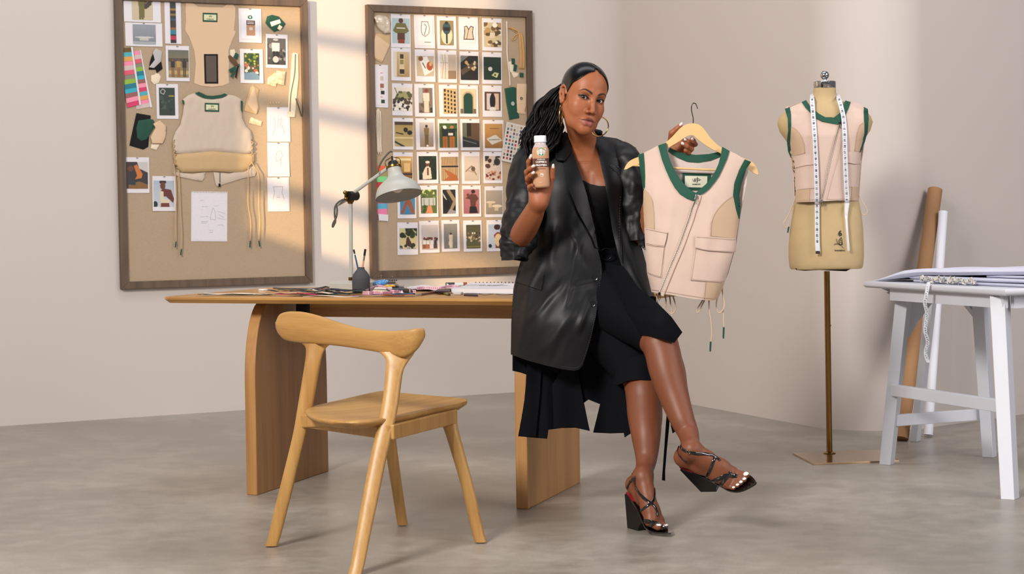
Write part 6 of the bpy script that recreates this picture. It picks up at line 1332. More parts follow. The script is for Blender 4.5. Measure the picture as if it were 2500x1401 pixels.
# lapels and collar
def off(f, d): return lambda x, y: f(x, y)-d
lapL = [(1381, 388), (1394, 372), (1400, 378), (1409, 401), (1422, 440), (1433, 476), (1443, 519), (1452, 556), (1460, 606), (1455, 604), (1446, 580), (1433, 556), (1413, 521), (1396, 480), (1386, 458), (1378, 425), (1375, 400)]
collL = [(1353, 334), (1366, 330), (1380, 320), (1388, 340), (1395, 366), (1392, 376), (1379, 392), (1356, 390), (1352, 360)]
lapR = [(1460, 352), (1475, 366), (1496, 378), (1516, 392), (1521, 420), (1519, 470), (1516, 540), (1518, 600), (1520, 640), (1510, 612), (1497, 563), (1489, 505), (1480, 452), (1468, 400)]
obj('collar', thick(panel(collL, lambda x, y: JL(x, y)-0.016-0.006*math.sin((x-1352)/12), 4), 0.006), SATIN2, blazer, angle=55)
obj('lapel', thick(panel(lapL, lambda x, y: JL(x, y)-0.010, 4), 0.005), SATIN2, blazer, angle=55)
obj('lapel', thick(panel(lapR, lambda x, y: JR(x, y)-0.010, 5), 0.005), SATIN2, blazer, angle=55)
# stitched edges
def stitches(pts, f, n, r=0.0009, L=0.45):
    c = spl(pts, n); out = []
    for i in range(len(c)-1):
        a, b = c[i], c[i+1]; p = P(a[0], a[1], f(a[0], a[1])-0.001); q = P(a[0]+(b[0]-a[0])*L, a[1]+(b[1]-a[1])*L, f(*b)-0.001)
        out.append(tube([p, q], r, 5))
    return join(*out)
obj('edge_stitching', stitches([(1466, 655), (1465, 680), (1459, 730), (1452, 775), (1443, 818), (1432, 855), (1423, 880), (1413, 896), (1395, 898), (1370, 894)], JL, 9, 0.0013), STITCH, blazer, angle=180, fix=False)
obj('edge_stitching', stitches([(1387, 462), (1398, 484), (1414, 520), (1434, 556), (1448, 590)], JL, 7), STITCH, blazer, angle=180, fix=False)
obj('edge_stitching', stitches([(1357, 338), (1358, 360), (1360, 385), (1378, 388)], lambda x, y: JL(x, y)-0.022, 6), STITCH, blazer, angle=180, fix=False)
obj('edge_stitching', stitches([(1514, 480), (1512, 540), (1513, 600), (1514, 625)], lambda x, y: JR(x, y)-0.012, 9), STITCH, blazer, angle=180, fix=False)
# pocket flap, buttons
flap = [(1271, 650), (1300, 660), (1328, 669), (1325, 688), (1321, 708), (1290, 698), (1260, 688), (1264, 668)]
obj('pocket_flap', thick(panel(flap, lambda x, y: JL(x, y)-0.009, 4), 0.006), SATIN, blazer, angle=55)
for bx, by in ((1453, 677), (1447, 741)):
    c = P(bx, by, JL(bx, by)-0.004); obj('button', lathe([(0.0, 0.0), (0.0095, 0.0), (0.0102, 0.002), (0.0098, 0.0036), (0.0075, 0.0032), (0.007, 0.0024), (0, 0.0024)], c, (-0.1, -1, 0.1), 24, caps=False), mat('black_button', (14, 14, 16), 0.2, coat=0.3), blazer)
obj('breast_emblem', join(*[tube([P(a, b, JR(a, b)-0.012), P(c, d, JR(c, d)-0.012)], 0.0016, 6) for a, b, c, d in ((1490, 405, 1510, 408), (1491, 408, 1512, 417), (1496, 413, 1512, 425), (1511, 407, 1517, 417), (1509, 424, 1516, 433), (1517, 417, 1509, 424), (1503, 404, 1513, 414))]), mat('emblem_thread', (40, 41, 47), 0.35), blazer)
# sleeves
def sleeve(rows, seed, wr=0.06, n=5, seg=44, ext=None):
    c = spl(rows, n); N = len(c); rings = []; pp = [P(q[0], q[1], q[2]) for q in c]; prev = Vector((0, -1, 0))
    for i, q in enumerate(c):
        t = (pp[min(i+1, N-1)]-pp[max(i-1, 0)]).normalized(); b = t.cross(prev).normalized(); nn = b.cross(t).normalized(); r = q[3]*q[2]/FPX; s = i/(N-1)
        ring = []
        for j in range(seg):
            a = 2*math.pi*j/seg
            w = wr*(math.sin(s*26+2.2*math.sin(a+seed)+seed)*0.5+nz3(s*9+seed, math.cos(a)*1.3, math.sin(a)*1.3)*1.3)*sm(s*4)
            w += wr*0.9*nz3(s*22+seed, math.cos(a)*2.2, math.sin(a)*2.2)*sm((s-0.35)*4)
            w += 0.10*nz3(s*2.5+seed*2, math.cos(a), math.sin(a))
            ring.append(pp[i]+(b*math.cos(a)+nn*math.sin(a))*r*(1+w))
        rings.append(ring)
    return loft(rings, False)
obj('sleeve', thick(sleeve([(1345, 372, 7.12, 28), (1312, 388, 7.09, 40), (1291, 425, 7.04, 46), (1281, 470, 7.0, 43), (1276, 515, 6.96, 43), (1268, 560, 6.93, 42), (1262, 597, 6.92, 40), (1256, 628, 6.91, 33)], 1.0, 0.13, n=9, seg=60), 0.004), SATIN, blazer, angle=55)
obj('sleeve', thick(sleeve([(1505, 366, 7.11, 24), (1528, 387, 7.09, 33), (1538, 425, 7.07, 35), (1546, 480, 7.05, 34), (1550, 530, 7.04, 33), (1553, 590, 7.03, 31)], 2.4, 0.13, n=9, seg=60), 0.004), SATIN, blazer, angle=55)
# turned-back cuff corner below the right elbow
obj('cuff', thick(panel([(1224, 572), (1232, 578), (1246, 592), (1262, 604), (1274, 606), (1286, 600), (1280, 618), (1271, 631), (1250, 634), (1224, 636)], lambda x, y: 6.852+abs(x-1255)*0.0009-0.003*nz3(x/10, y/10, 2), 4), 0.005), SATIN, blazer, angle=55)
obj('cuff_fringe', join(*[tube([P(1558+i*2.0, 588-i*0.8, 6.975), P(1560+i*1.9+rnd.uniform(-2, 2), 598, 6.972), P(1561+i*1.9+rnd.uniform(-3, 3), 606+rnd.uniform(-4, 6), 6.97)], 0.0016, 5) for i in range(9)]+[tube([P(1574, 570, 6.93), P(1576, 585, 6.93), P(1572, 600, 6.93)], 0.0028, 6)]), SATIN, blazer, angle=180, fix=False)
# tank top hugging the chest
def hug(d, fb=7.03):
    memo = {}
    def f(x, y):
        s = 0; n = 0
        for dx, dy in ((0, 0), (6, 0), (-6, 0), (0, 6), (0, -6)):
            l, nn = hit(x+dx, y+dy)
            if l is not None and l.y > 6.9: s += l.y; n += 1
        return (s/n if n else fb)-d
    return f
tk = hug(0.008)
tank = [(1372, 415), (1388, 425), (1405, 431), (1422, 439), (1441, 449), (1463, 454), (1478, 454), (1500, 446), (1520, 440), (1525, 520), (1522, 600), (1520, 665), (1400, 665), (1388, 560), (1375, 480)]
obj('tank_top', thick(panel(tank, lambda x, y: tk(x, y)-0.003*crease(x, y, [(1450, 530, 1490, 545, 4, 1), (1452, 560, 1495, 570, 4, 1), (1445, 500, 1480, 515, 4, 1), (1455, 590, 1500, 600, 4, 1)]), 6), 0.003), TANK, person, angle=55)
# skirt -------------------------------------------------------------
skirt = obj('skirt', thick(panel([(1400, 640), (1470, 640), (1522, 650), (1546, 690), (1575, 716), (1604, 738), (1640, 774), (1666, 811), (1657, 823), (1646, 837), (1626, 831), (1600, 824), (1575, 819), (1550, 817), (1525, 820), (1500, 825), (1478, 834), (1460, 846), (1442, 862), (1428, 882), (1390, 880), (1380, 760)],
    lambda x, y: 6.99-0.37*sm((x-1400)/230)+0.000012*max(0, x-1600)**2+0.0000075*(y-(720+(x-1400)*0.42))**2-0.003*nz3(x/40, y/25, 3)-crease(x, y, [(1480, 745, 1600, 790, 9, .004), (1470, 770, 1500, 765, 5, .003)]), 7), 0.004), SKIRT, person, angle=55)
def limb(rows, seg=32, n=5, am=0.03):
    c = spl(rows, n); N = len(c); rings = []; pp = [P(q[0], q[1], q[2]) for q in c]; prev = Vector((0, 0, 1))
    for i, q in enumerate(c):
        t = (pp[min(i+1, N-1)]-pp[max(i-1, 0)]).normalized(); b = t.cross(prev).normalized(); nn = b.cross(t).normalized()
        rings.append([pp[i]+(b*math.cos(a)+nn*math.sin(a))*q[3]*(1+am*nz3(i*0.2, math.cos(a)*1.5, math.sin(a)*1.5)) for a in [2*math.pi*j/seg for j in range(seg)]])
    return loft(rings, False)
obj('thigh_cover', offdesk(thick(limb([(1440, 700, 7.06, 0.115), (1480, 790, 6.99, 0.108), (1530, 860, 6.91, 0.093), (1558, 915, 6.84, 0.075)]), 0.003)), SKIRT, skirt, angle=55)
obj('thigh_cover', offdesk(thick(limb([(1410, 690, 7.05, 0.110), (1500, 757, 6.90, 0.084), (1572, 806, 6.78, 0.064), (1598, 824, 6.745, 0.0595)]), 0.003)), SKIRT, skirt, angle=55)
obj('hip_cover', offdesk(sphere(P(1440, 690, 7.11), (0.19, 0.135, 0.15), 32, 20)), SKIRT, skirt, angle=55)
hang = [(1253, 850), (1330, 850), (1440, 820), (1520, 815), (1590, 850), (1598, 900), (1580, 930), (1548, 935), (1536, 960), (1541, 1010), (1549, 1052), (1525, 1068), (1523, 1057), (1490, 1058), (1450, 1056), (1458, 1022), (1466, 987), (1437, 975), (1425, 984), (1431, 1015), (1440, 1052), (1405, 1044), (1370, 1045), (1339, 1049), (1336, 1071), (1300, 1068), (1266, 1065), (1276, 1005), (1284, 950), (1287, 915), (1270, 909), (1253, 905)]
obj('hanging_panel', thick(panel(hang, lambda x, y: 6.955-0.0*x+0.012*math.sin((x-1250)/16.0)+0.010*nz3(x/60, y/150, 9), 8), 0.005), SKIRT, skirt, angle=55)
obj('pleat', thick(panel([(1288, 888), (1322, 892), (1318, 960), (1308, 1066), (1268, 1064), (1278, 1000)], lambda x, y: 6.925+0.006*math.sin(x/9), 6), 0.005), SKIRT, skirt, angle=55)
obj('pleat', thick(panel([(1348, 940), (1372, 900), (1410, 905), (1425, 984), (1440, 1051), (1404, 1043), (1352, 1046)], lambda x, y: 6.925+0.006*math.sin(x/11), 6), 0.005), SKIRT, skirt, angle=55)
obj('knee_fold', thick(panel([(1490, 940), (1512, 890), (1545, 872), (1580, 862), (1600, 880), (1612, 905), (1608, 938), (1585, 929), (1562, 926), (1535, 928), (1512, 938)], lambda x, y: 6.735+abs(x-1565)**2*0.000016+0.0004*(935-y), 5), 0.004), SKIRT, skirt, angle=55)
obj('belt', thick(panel([(1455, 603), (1500, 603), (1505, 640), (1458, 640)], lambda x, y: tk(x, y)-0.005, 6), 0.003), mat('black_leather', (10, 10, 11), 0.3), skirt, angle=55)
obj('belt_buckle', hoop(P(1480, 620, 6.99), Vector((1, 0, 0)), Vector((0, 0, 1)), 0.020, 0.020, 0.0015), mat('dark_buckle', (38, 36, 36), 0.25, metal=0.8), skirt, angle=55)
obj('tie_ribbon', join(thick(panel([(1630, 985), (1637, 985), (1634, 1040), (1628, 1100), (1624, 1150), (1624, 1174), (1616, 1172), (1618, 1145), (1622, 1090), (1626, 1030)], lambda x, y: 6.80, 4), 0.003), thick(panel([(1634, 1000), (1640, 1010), (1648, 1054), (1642, 1058), (1638, 1040)], lambda x, y: 6.81, 4), 0.003)), SKIRT, skirt)
# ================================================================== SANDALS
PAT = mat('black_patent', (8, 8, 9), rough=0.07, spec=0.6, coat=0.6); WED = mat('wedge_black', (10, 12, 12), rough=0.3, spec=0.25); RED = mat('red_insole', (150, 28, 42), rough=0.4)
insz = lambda f: ip(f, [0, 0.03, 0.06, 0.09, 0.12, 0.15, 0.18, 0.21, 0.235], [0.118, 0.110, 0.094, 0.071, 0.046, 0.027, 0.018, 0.015, 0.015])
wid = lambda f: ip(f, [-0.006, 0.0, 0.02, 0.05, 0.09, 0.13, 0.16, 0.19, 0.215, 0.238, 0.248], [0.012, 0.021, 0.027, 0.028, 0.027, 0.033, 0.040, 0.039, 0.030, 0.014, 0.004])
def sandal(q, lab):
    A = q.at; fs = np.linspace(-0.006, 0.248, 44)
    rings = [[A(f, -wid(f), insz(f)-0.006), A(f, wid(f), insz(f)-0.006), A(f, wid(f), insz(f)-0.0005), A(f, -wid(f), insz(f)-0.0005)] for f in fs]
    sole = obj('sandal', loft(rings), PAT, person, angle=40)
    rings = [[A(f, -wid(f)*0.94, insz(f)-0.001), A(f, wid(f)*0.94, insz(f)-0.001), A(f, wid(f)*0.94, insz(f)+0.0008), A(f, -wid(f)*0.94, insz(f)+0.0008)] for f in fs[1:12]]
    obj('insole', loft(rings), RED, sole, angle=40)
    # wedge heel
    rings = []
    for t in np.linspace(0, 1, 14):
        f0 = 0.004+0.012*t; f1 = 0.126-0.042*t
        n = 10; up = []; w0 = 0.026-0.002*t
        def zz(f): return (insz(f)-0.005)*(1-t)
        pts = [(f0, -w0), (f1, -w0), (f1, w0), (f0, w0)]
        rings.append([A(f, w, zz(f)) for f, w in [(f0, -w0)]+[(f0+(f1-f0)*k/n, -w0) for k in range(1, n)]+[(f1, -w0), (f1, w0)]+[(f1+(f0-f1)*k/n, w0) for k in range(1, n)]+[(f0, w0)]])
    obj('wedge_heel', loft(rings), WED, sole, angle=40)
    # straps: rings of points cast inward onto the foot
    def strap(c, ax, up_, a0, a1, w, n=40, R=0.09, closed=False):
        c = A(*c); ax = (q.f*ax[0]+q.s*ax[1]+q.u*ax[2]).normalized(); e1 = (q.f*up_[0]+q.s*up_[1]+q.u*up_[2]); e1 = (e1-ax*e1.dot(ax)).normalized(); e2 = ax.cross(e1)
        pts = []
        for k in range(n+1):
            a = math.radians(a0+(a1-a0)*k/n); d = e1*math.cos(a)+e2*math.sin(a); l, nn = cast(c+d*R, -d)
            if l is None or (l-c).length > R*0.98: continue
            pts.append((l, d))
        L = [p for p, _ in pts]; 
        for _ in range(2): L = [L[0]]+[(L[i-1]+L[i]*2+L[i+1])/4 for i in range(1, len(L)-1)]+[L[-1]]
        rings = []
        for i, (p, d) in enumerate(pts):
            t = (L[min(i+1, len(L)-1)]-L[max(i-1, 0)]).normalized(); sd = t.cross(d).normalized(); o = sd.cross(t).normalized()
            if o.dot(d) < 0: o = -o
            rings.append([L[i]+sd*(math.cos(z)*w)+o*(math.sin(z)*0.0018+0.0012) for z in [2*math.pi*j/10 for j in range(10)]])
        obj('strap', loft(rings), PAT, sole, angle=55)
        return L
    def pstrap(path, w):
        """strap laid on the foot along a drawn path"""
        L = []; D_ = []
        for x, y in spl(path, 8):
            l, nn = hit(x, y)
            if l is not None: L.append(l); D_.append(nn)
        if len(L) < 4: return L
        for _ in range(3):
            L = [L[0]]+[(L[i-1]+L[i]*2+L[i+1])/4 for i in range(1, len(L)-1)]+[L[-1]]; D_ = [D_[0]]+[(D_[i-1]+D_[i]*2+D_[i+1]).normalized() for i in range(1, len(D_)-1)]+[D_[-1]]
        rings = []
        for i, p in enumerate(L):
            t = (L[min(i+1, len(L)-1)]-L[max(i-1, 0)]).normalized(); sd = t.cross(D_[i]).normalized(); o = sd.cross(t).normalized()
            if o.dot(D_[i]) < 0: o = -o
            rings.append([p+sd*(math.cos(z)*w)+o*(math.sin(z)*0.0018+0.0014) for z in [2*math.pi*j/12 for j in range(12)]])
        obj('strap', loft(rings), PAT, sole, angle=180); return L
    paths = dict(A=[([(1531, 1192), (1537, 1178), (1546, 1168), (1552, 1165)], .0045), ([(1550, 1166), (1550, 1180), (1556, 1196), (1567, 1211), (1580, 1222), (1590, 1229), (1599, 1238), (1604, 1248), (1605, 1260)], .0050), ([(1556, 1260), (1562, 1250), (1573, 1240), (1586, 1231), (1594, 1222), (1598, 1208), (1598, 1190)], .0045), ([(1560, 1273), (1575, 1272), (1590, 1274), (1604, 1277), (1616, 1283), (1626, 1292)], .0068), ([(1570, 1306), (1576, 1296), (1585, 1286), (1596, 1279), (1608, 1275)], .0062)],
        B=[([(1661, 1086), (1666, 1096), (1680, 1103), (1700, 1107), (1722, 1108), (1742, 1112), (1758, 1124)], .0052), ([(1746, 1113), (1741, 1128), (1733, 1148), (1723, 1170), (1717, 1186)], .0050), ([(1722, 1190), (1738, 1176), (1756, 1168), (1775, 1160), (1800, 1162)], .0068), ([(1748, 1212), (1754, 1194), (1761, 1181), (1772, 1168), (1784, 1152)], .0062)])[lab]
    for k_, (pth, w_) in enumerate(paths):
        s_ = pstrap(pth, w_)
        if lab == 'B' and k_ == 0:
            c = s_[len(s_)//3]; obj('buckle', hoop(c+Vector((0, -0.005, 0)), Vector((1, 0, -0.1)), Vector((0, 0, 1)), 0.0055, 0.0062, 0.0011), GOLD, sole, angle=180)
    strap((0.062, 0, 0.168), (0.42, 0.0, 0.9), (-1, 0, 0), -110 if lab == 'A' else -20, 20 if lab == 'A' else 110, 0.0045)       # round the back of the heel
sandal(SA, 'A'); sandal(SB, 'B')
# ================================================================== HELD BOTTLE
BX, BT, BB, BYD = 1320.5, 331.0, 458.5, 6.70
bt, bb_ = P(1318.5, BT, BYD), P(1322.0, BB, BYD); bax = (bt-bb_).normalized(); bh = (bt-bb_).length
bottle = thing('drink_bottle', 'chilled coffee drink bottle with white cap held up in her right hand', 'bottle', bb_)
bsx = (Vector((1, 0, 0))-bax*bax.x).normalized(); bsy = bax.cross(bsx)   # bsy points away from camera
def bprof(h):       # radius by height above the base, fractions of the height
    return ip(h, [0, 0.015, 0.05, 0.12, 0.40, 0.68, 0.74, 0.80, 0.835, 0.86, 0.90], [0.016, 0.024, 0.0275, 0.0285, 0.0275, 0.0285, 0.0272, 0.0225, 0.0190, 0.0185, 0.0185])
def bl(prof, seg=48, caps=True, half=None): return loft([[bb_+bax*h+bsx*(r*math.cos(a))+bsy*(r*math.sin(a)) for a in [2*math.pi*k/seg for k in range(seg)]] for r, h in prof], caps)
def bprofx(h): return float(np.interp(h, [0, 0.012, 0.04, 0.12, 0.40, 0.68, 0.74, 0.80, 0.835, 0.86, 0.90], [0.020, 0.0255, 0.0280, 0.0285, 0.0275, 0.0285, 0.0272, 0.0225, 0.0190, 0.0185, 0.0185]))
hs = np.linspace(0, 0.90, 60)
obj('bottle_body', bl([(bprofx(h), h*bh) for h in hs if h <= 0.79]), mat('bottle_latte', (192, 146, 112), rough=0.14, coat=0.5), bottle)
obj('bottle_neck', bl([(bprofx(h)*1.0, h*bh) for h in hs if h >= 0.775]), mat('bottle_frost', (190, 180, 178), rough=0.12, coat=0.5), bottle)
obj('cap', bl([(0.0193, 0.885*bh), (0.0203, 0.890*bh), (0.0203, 0.985*bh), (0.0190, bh), (0.012, bh*1.001)]), mat('cap_white', (226, 228, 234), rough=0.35), bottle)
obj('cap_ring', bl([(0.0206, 0.872*bh), (0.0210, 0.876*bh), (0.0210, 0.889*bh), (0.0200, 0.892*bh)]), mat('cap_white', ()), bottle)
def wrap(off=0.0003):
    """x in metres round the front, y in fraction of height"""
    def f(x, y):
        r = bprofx(y)+off; a = x/r; return bb_+bax*(y*bh)+bsx*(math.sin(a)*r)-bsy*(math.cos(a)*r)
    return f
def bandgeo(x0, x1, y0, y1, off, nx=24, ny=6):
    f = wrap(off); V = [f(x0+(x1-x0)*i/nx, y0+(y1-y0)*j/ny) for j in range(ny+1) for i in range(nx+1)]
    return V, [(j*(nx+1)+i, j*(nx+1)+i+1, (j+1)*(nx+1)+i+1, (j+1)*(nx+1)+i) for j in range(ny) for i in range(nx)]
obj('label_band', bandgeo(-0.040, 0.040, 0.395, 0.562, 0.0002), mat('label_brown', (92, 54, 44), 0.3), bottle)
WHI = mat('label_white', (240, 236, 230), 0.4); BRN = mat('label_print_brown', (96, 52, 36), 0.4); GRN = mat('label_green', (26, 122, 84), 0.35)
def lab(s, size, x, y, m=WHI, bold=True, off=0.0006, sx=1.0):
    f = wrap(off); obj('lettering', textmesh(s, size, lambda a, b: f(x+a*sx, y+b/bh), bold), m, bottle, smooth=False, fix=False)
lab('STARBUCKS', 0.0046, 0.001, 0.541, sx=1.1); lab('COFFEE &', 0.0088, 0.001, 0.492, sx=1.02); lab('PROTEIN', 0.0088, 0.001, 0.430, sx=1.12)
lab('CAFFE MOCHA', 0.0040, 0.0015, 0.362, BRN, sx=1.05); lab('22g', 0.0078, 0.002, 0.262); lab('PROTEIN', 0.0027, 0.002, 0.220); lab('12 FL OZ', 0.0026, -0.003, 0.105)
# round green emblem: crowned figure with parted hair, generic strokes
def ringgeo(cx, cy, r0, r1, off, n=40, a0=0, a1=360):
    f = wrap(off); V = []; Fc = []
    for k in range(n+1):
        a = math.radians(a0+(a1-a0)*k/n); V += [f(cx+r*math.cos(a), cy+r*math.sin(a)/bh) for r in (r0, r1)]
    return V, [(2*k, 2*k+1, 2*k+3, 2*k+2) for k in range(n)]
ec = (0.0015, 0.688)
obj('emblem_disc', ringgeo(*ec, 0.0, 0.0135, 0.0005), GRN, bottle, smooth=False, fix=False)
em = [ringgeo(*ec, 0.0137, 0.0146, 0.0005)]
for s in (-1, 1):
    for r0, a0, a1 in ((0.0052, -60, 62), (0.0075, -55, 55), (0.0098, -52, 45), (0.0120, -48, 20)):
        em.append(ringgeo(ec[0], ec[1], r0, r0+0.0011, 0.0008, 14, (a0 if s > 0 else 180-a1), (a1 if s > 0 else 180-a0)))
em.append(ringgeo(ec[0], ec[1]+0.0015/bh, 0, 0.0034, 0.0008, 16))
f_ = wrap(0.0008)
def q4(pts): return [f_(ec[0]+a, ec[1]+b/bh) for a, b in pts], [tuple(range(len(pts)))]
em += [q4([(-0.0034, 0.0058), (-0.0046, 0.0095), (-0.0018, 0.0078), (0, 0.0108), (0.0018, 0.0078), (0.0046, 0.0095), (0.0034, 0.0058)]), q4([(-0.0022, -0.002), (-0.0032, -0.0085), (0, -0.0125), (0.0032, -0.0085), (0.0022, -0.002)])]
obj('emblem', join(*em), WHI, bottle, smooth=False, fix=False)

# ================================================================== HANGER + HELD VEST
HG = mat('hanger_maple', (226, 188, 132), rough=0.38, coat=0.2, var=0.2, vscale=5, stretch=(1, 1, 6), rgb2=(212, 168, 108))
VY = 6.845
hanger = thing('coat_hanger', 'pale wooden coat hanger she holds by the neck', 'hanger', P(1692, 340, VY))
up_ = [(1523.5, 414), (1528, 404), (1536, 394), (1548, 387), (1561, 382), (1595, 366), (1627, 346), (1640, 335), (1652, 322), (1664, 310), (1677, 303), (1691, 301), (1704, 303), (1714, 310), (1724, 322), (1735, 337), (1750, 352), (1764, 361), (1800, 379), (1834, 394), (1843, 402), (1849, 413), (1851.5, 424)]
dn_ = [(1850, 426.5), (1843, 424), (1830, 415), (1815, 406), (1790, 393), (1759, 374), (1740, 365), (1724, 355), (1711, 346), (1700, 337), (1691, 330), (1681, 331), (1670, 337), (1650, 350), (1628, 363), (1600, 380), (1561, 400), (1545, 405), (1530, 413)]
HP = spl(up_, 3)+spl(dn_, 3)
def hy(x, y): return VY+0.012-0.018*math.cos((x-1690)/165*1.4)+0.03*((x-1690)/165)**2
obj('wooden_arm', thick(panel([tuple(p) for p in HP], hy, 5), 0.011, d=Vector((0, 1, 0))), HG, hanger, bevel=0.002, angle=40)
obj('trouser_bar', tube([P(1545, 403, VY+0.03), P(1640, 410, VY+0.012), P(1743, 415, VY+0.012), P(1826, 419, VY+0.03)], 0.0042, 12), HG, hanger)
obj('hook', tube(spl([P(1692, 305, VY), P(1692.5, 290, VY), P(1690, 278, VY), P(1688, 266, VY), P(1689, 257, VY), P(1693, 252, VY), P(1698, 253, VY), P(1701, 259, VY), P(1703, 265, VY)], 6), 0.0016, 10), mat('hook_metal', (70, 66, 62), 0.25, metal=1.0), hanger, angle=180)

CRM = mat('vest_cream', (209, 184, 170), rough=0.85, bump=0.15, bscale=900, var=0.08, vscale=30); TAN = mat('vest_tan', (196, 168, 140), rough=0.85, bump=0.15, bscale=900)
GRNK = mat('green_trim', (19, 76, 58), rough=0.75, bump=0.15, bscale=900, rgb2=(15, 62, 47)); LIN = mat('vest_lining', (208, 192, 186), rough=0.7); ZIP = mat('zip_metal', (92, 90, 88), 0.3, metal=0.9); ZTAPE = mat('zip_tape', (214, 196, 180), 0.8)
SEAM = mat('seam_thread', (186, 160, 144), rough=0.9); GRAY = mat('cord_cream', (206, 182, 156), rough=0.8, bump=0.3, bscale=900)
vest = thing('vest', 'cream sleeveless zip vest with green trim held up on the hanger', 'vest', P(1690, 560, VY))
vcx = [350, 420, 500, 600, 730]
def vf(px, py):
    """front of the hanging vest"""
    l = ip(py, [350, 400, 456, 556, 597, 664, 713, 760], [1560, 1564, 1568, 1572, 1575, 1580, 1590, 1592]); r = ip(py, [350, 390, 440, 477, 535, 616, 690, 735], [1834, 1834, 1812, 1804, 1805, 1797, 1769, 1749])
    u = max(-1, min(1, (px-(l+r)/2)/((r-l)/2))); d = ip(py, [350, 400, 480, 560, 640, 735], [0.012, 0.03, 0.055, 0.06, 0.065, 0.06])
    return VY+0.005-d*math.sqrt(max(0, 1-abs(u)**2.4))-0.004*nz3(px/40, py/90, 2)-crease(px, py, [(1600, 470, 1612, 600, 9, .004), (1640, 500, 1625, 620, 10, .004), (1740, 480, 1725, 600, 10, .003), (1690, 560, 1700, 680, 10, .003)])
def vb(px, py): return VY+0.012+0.03*math.sqrt(max(0, 1-((px-1690)/125)**2))
vo = [(1572, 373), (1607, 355), (1616, 390), (1637, 440), (1660, 474), (1685, 488), (1698, 492), (1708, 476), (1718, 472), (1745, 445), (1765, 410), (1781, 368), (1800, 377), (1819, 389), (1806, 414), (1794, 447), (1791, 477), (1796, 508), (1805, 534), (1801, 560), (1797, 582), (1790, 618), (1778, 660), (1769, 690), (1758, 718), (1749, 732), (1735, 734), (1690, 729), (1640, 720), (1591, 713), (1586, 690), (1580, 660), (1576, 600), (1573, 556), (1570, 500), (1571, 456)]
body_v = obj('vest_front', thick(panel(vo, vf, 6), 0.004), CRM, vest, angle=50)
obj('vest_back', thick(panel([(1572, 375), (1607, 357), (1630, 352), (1650, 372), (1700, 386), (1755, 374), (1764, 360), (1781, 368), (1819, 389), (1828, 400), (1822, 450), (1812, 500), (1806, 535), (1797, 600), (1778, 668), (1749, 730), (1690, 727), (1591, 712), (1580, 664), (1574, 560), (1572, 460)], vb, 8), 0.004), LIN, vest, angle=50)
def strip(name, m, poly, f, o, par=None, st=4.5, t=0.003): return obj(name, thick(panel(poly, lambda x, y: f(x, y)-o, st), t), m, par or vest, angle=50)
strip('side_panel', TAN, [(1790, 478), (1796, 508), (1805, 534), (1801, 560), (1797, 582), (1735, 576), (1736, 545), (1745, 522), (1759, 503), (1775, 489)], vf, 0.0022)
strip('side_panel', TAN, [(1571, 460), (1582, 472), (1592, 490), (1596, 520), (1597, 560), (1573, 556), (1570, 500)], vf, 0.0022)
strip('side_panel', TAN, [(1723, 688), (1769, 690), (1758, 718), (1749, 732), (1735, 734), (1719, 732)], vf, 0.0022)
strip('neck_trim', GRNK, [(1607, 355), (1627, 348), (1629, 368), (1634, 385), (1641, 403), (1650, 420), (1660, 436), (1672, 451), (1690, 466), (1700, 471), (1703, 478), (1697, 492), (1676, 484), (1660, 474), (1647, 458), (1637, 440), (1625, 414), (1616, 390)], vf, 0.005)
strip('neck_trim', GRNK, [(1763, 358), (1781, 368), (1775, 388), (1765, 410), (1756, 429), (1745, 445), (1731, 462), (1718, 472), (1708, 476), (1697, 472), (1712, 459), (1724, 449), (1735, 435), (1746, 418), (1754, 400), (1760, 378)], vf, 0.0055)
strip('armhole_trim', GRNK, [(1558, 378), (1571, 373), (1573, 400), (1574, 430), (1573, 456), (1570, 468), (1567, 440), (1562, 410)], vf, 0.004)
strip('armhole_trim', GRNK, [(1819, 389), (1834, 395), (1823, 411), (1811, 447), (1805, 477), (1808.5, 508), (1806, 534), (1804, 534), (1797, 510), (1791, 477), (1794, 447), (1806, 414)], vf, 0.004)
strip('back_neck_trim', GRNK, [(1632, 369), (1636, 361), (1660, 372), (1698, 378), (1730, 376), (1757, 370), (1760, 382), (1735, 392), (1705, 397), (1678, 395), (1652, 384)], vb, 0.003)
def vbk(x, y): return vb(x, y)-0.004
strip('size_label', GRNK, [(1666, 422), (1735, 424), (1734, 465), (1667, 463)], vb, 0.004, t=0.0015)
strip('label_patch', mat('label_cloth', (218, 216, 196), 0.8), [(1672, 429), (1727, 430), (1726, 458), (1672, 457)], vb, 0.006, t=0.001)
def flatmap(cx, cy, f, o, rot=0):
    c = P(cx, cy, f(cx, cy)-o); cr, sr = math.cos(rot), math.sin(rot)
    return lambda a, b: c+Vector((a*cr-b*sr, 0, a*sr+b*cr))+Vector((0, 0.0, 0))
def curvemap(cx, cy, f, o):      # lettering printed on a curved front
    s = FPX/f(cx, cy); return lambda a, b: P(cx+a*s, cy-b*s, f(cx+a*s, cy-b*s)-o)
INK = mat('ink_black', (22, 24, 22), 0.6)
obj('lettering', textmesh('STARBUCKS', 0.0052, flatmap(1700, 450, vb, 0.0075, 0.01), True), INK, vest, smooth=False, fix=False)
def scribble(pts, f, o, r=0.0005, n=5): return tube([P(x, y, f(x, y)-o) for x, y in spl(pts, n)], r, 6)
obj('signature', scribble([(1691, 436), (1693, 443), (1697, 435), (1696, 444), (1700, 437), (1703, 433), (1701, 446), (1705, 436), (1708, 438), (1705, 441), (1711, 438)], vb, 0.0075), INK, vest, angle=180)
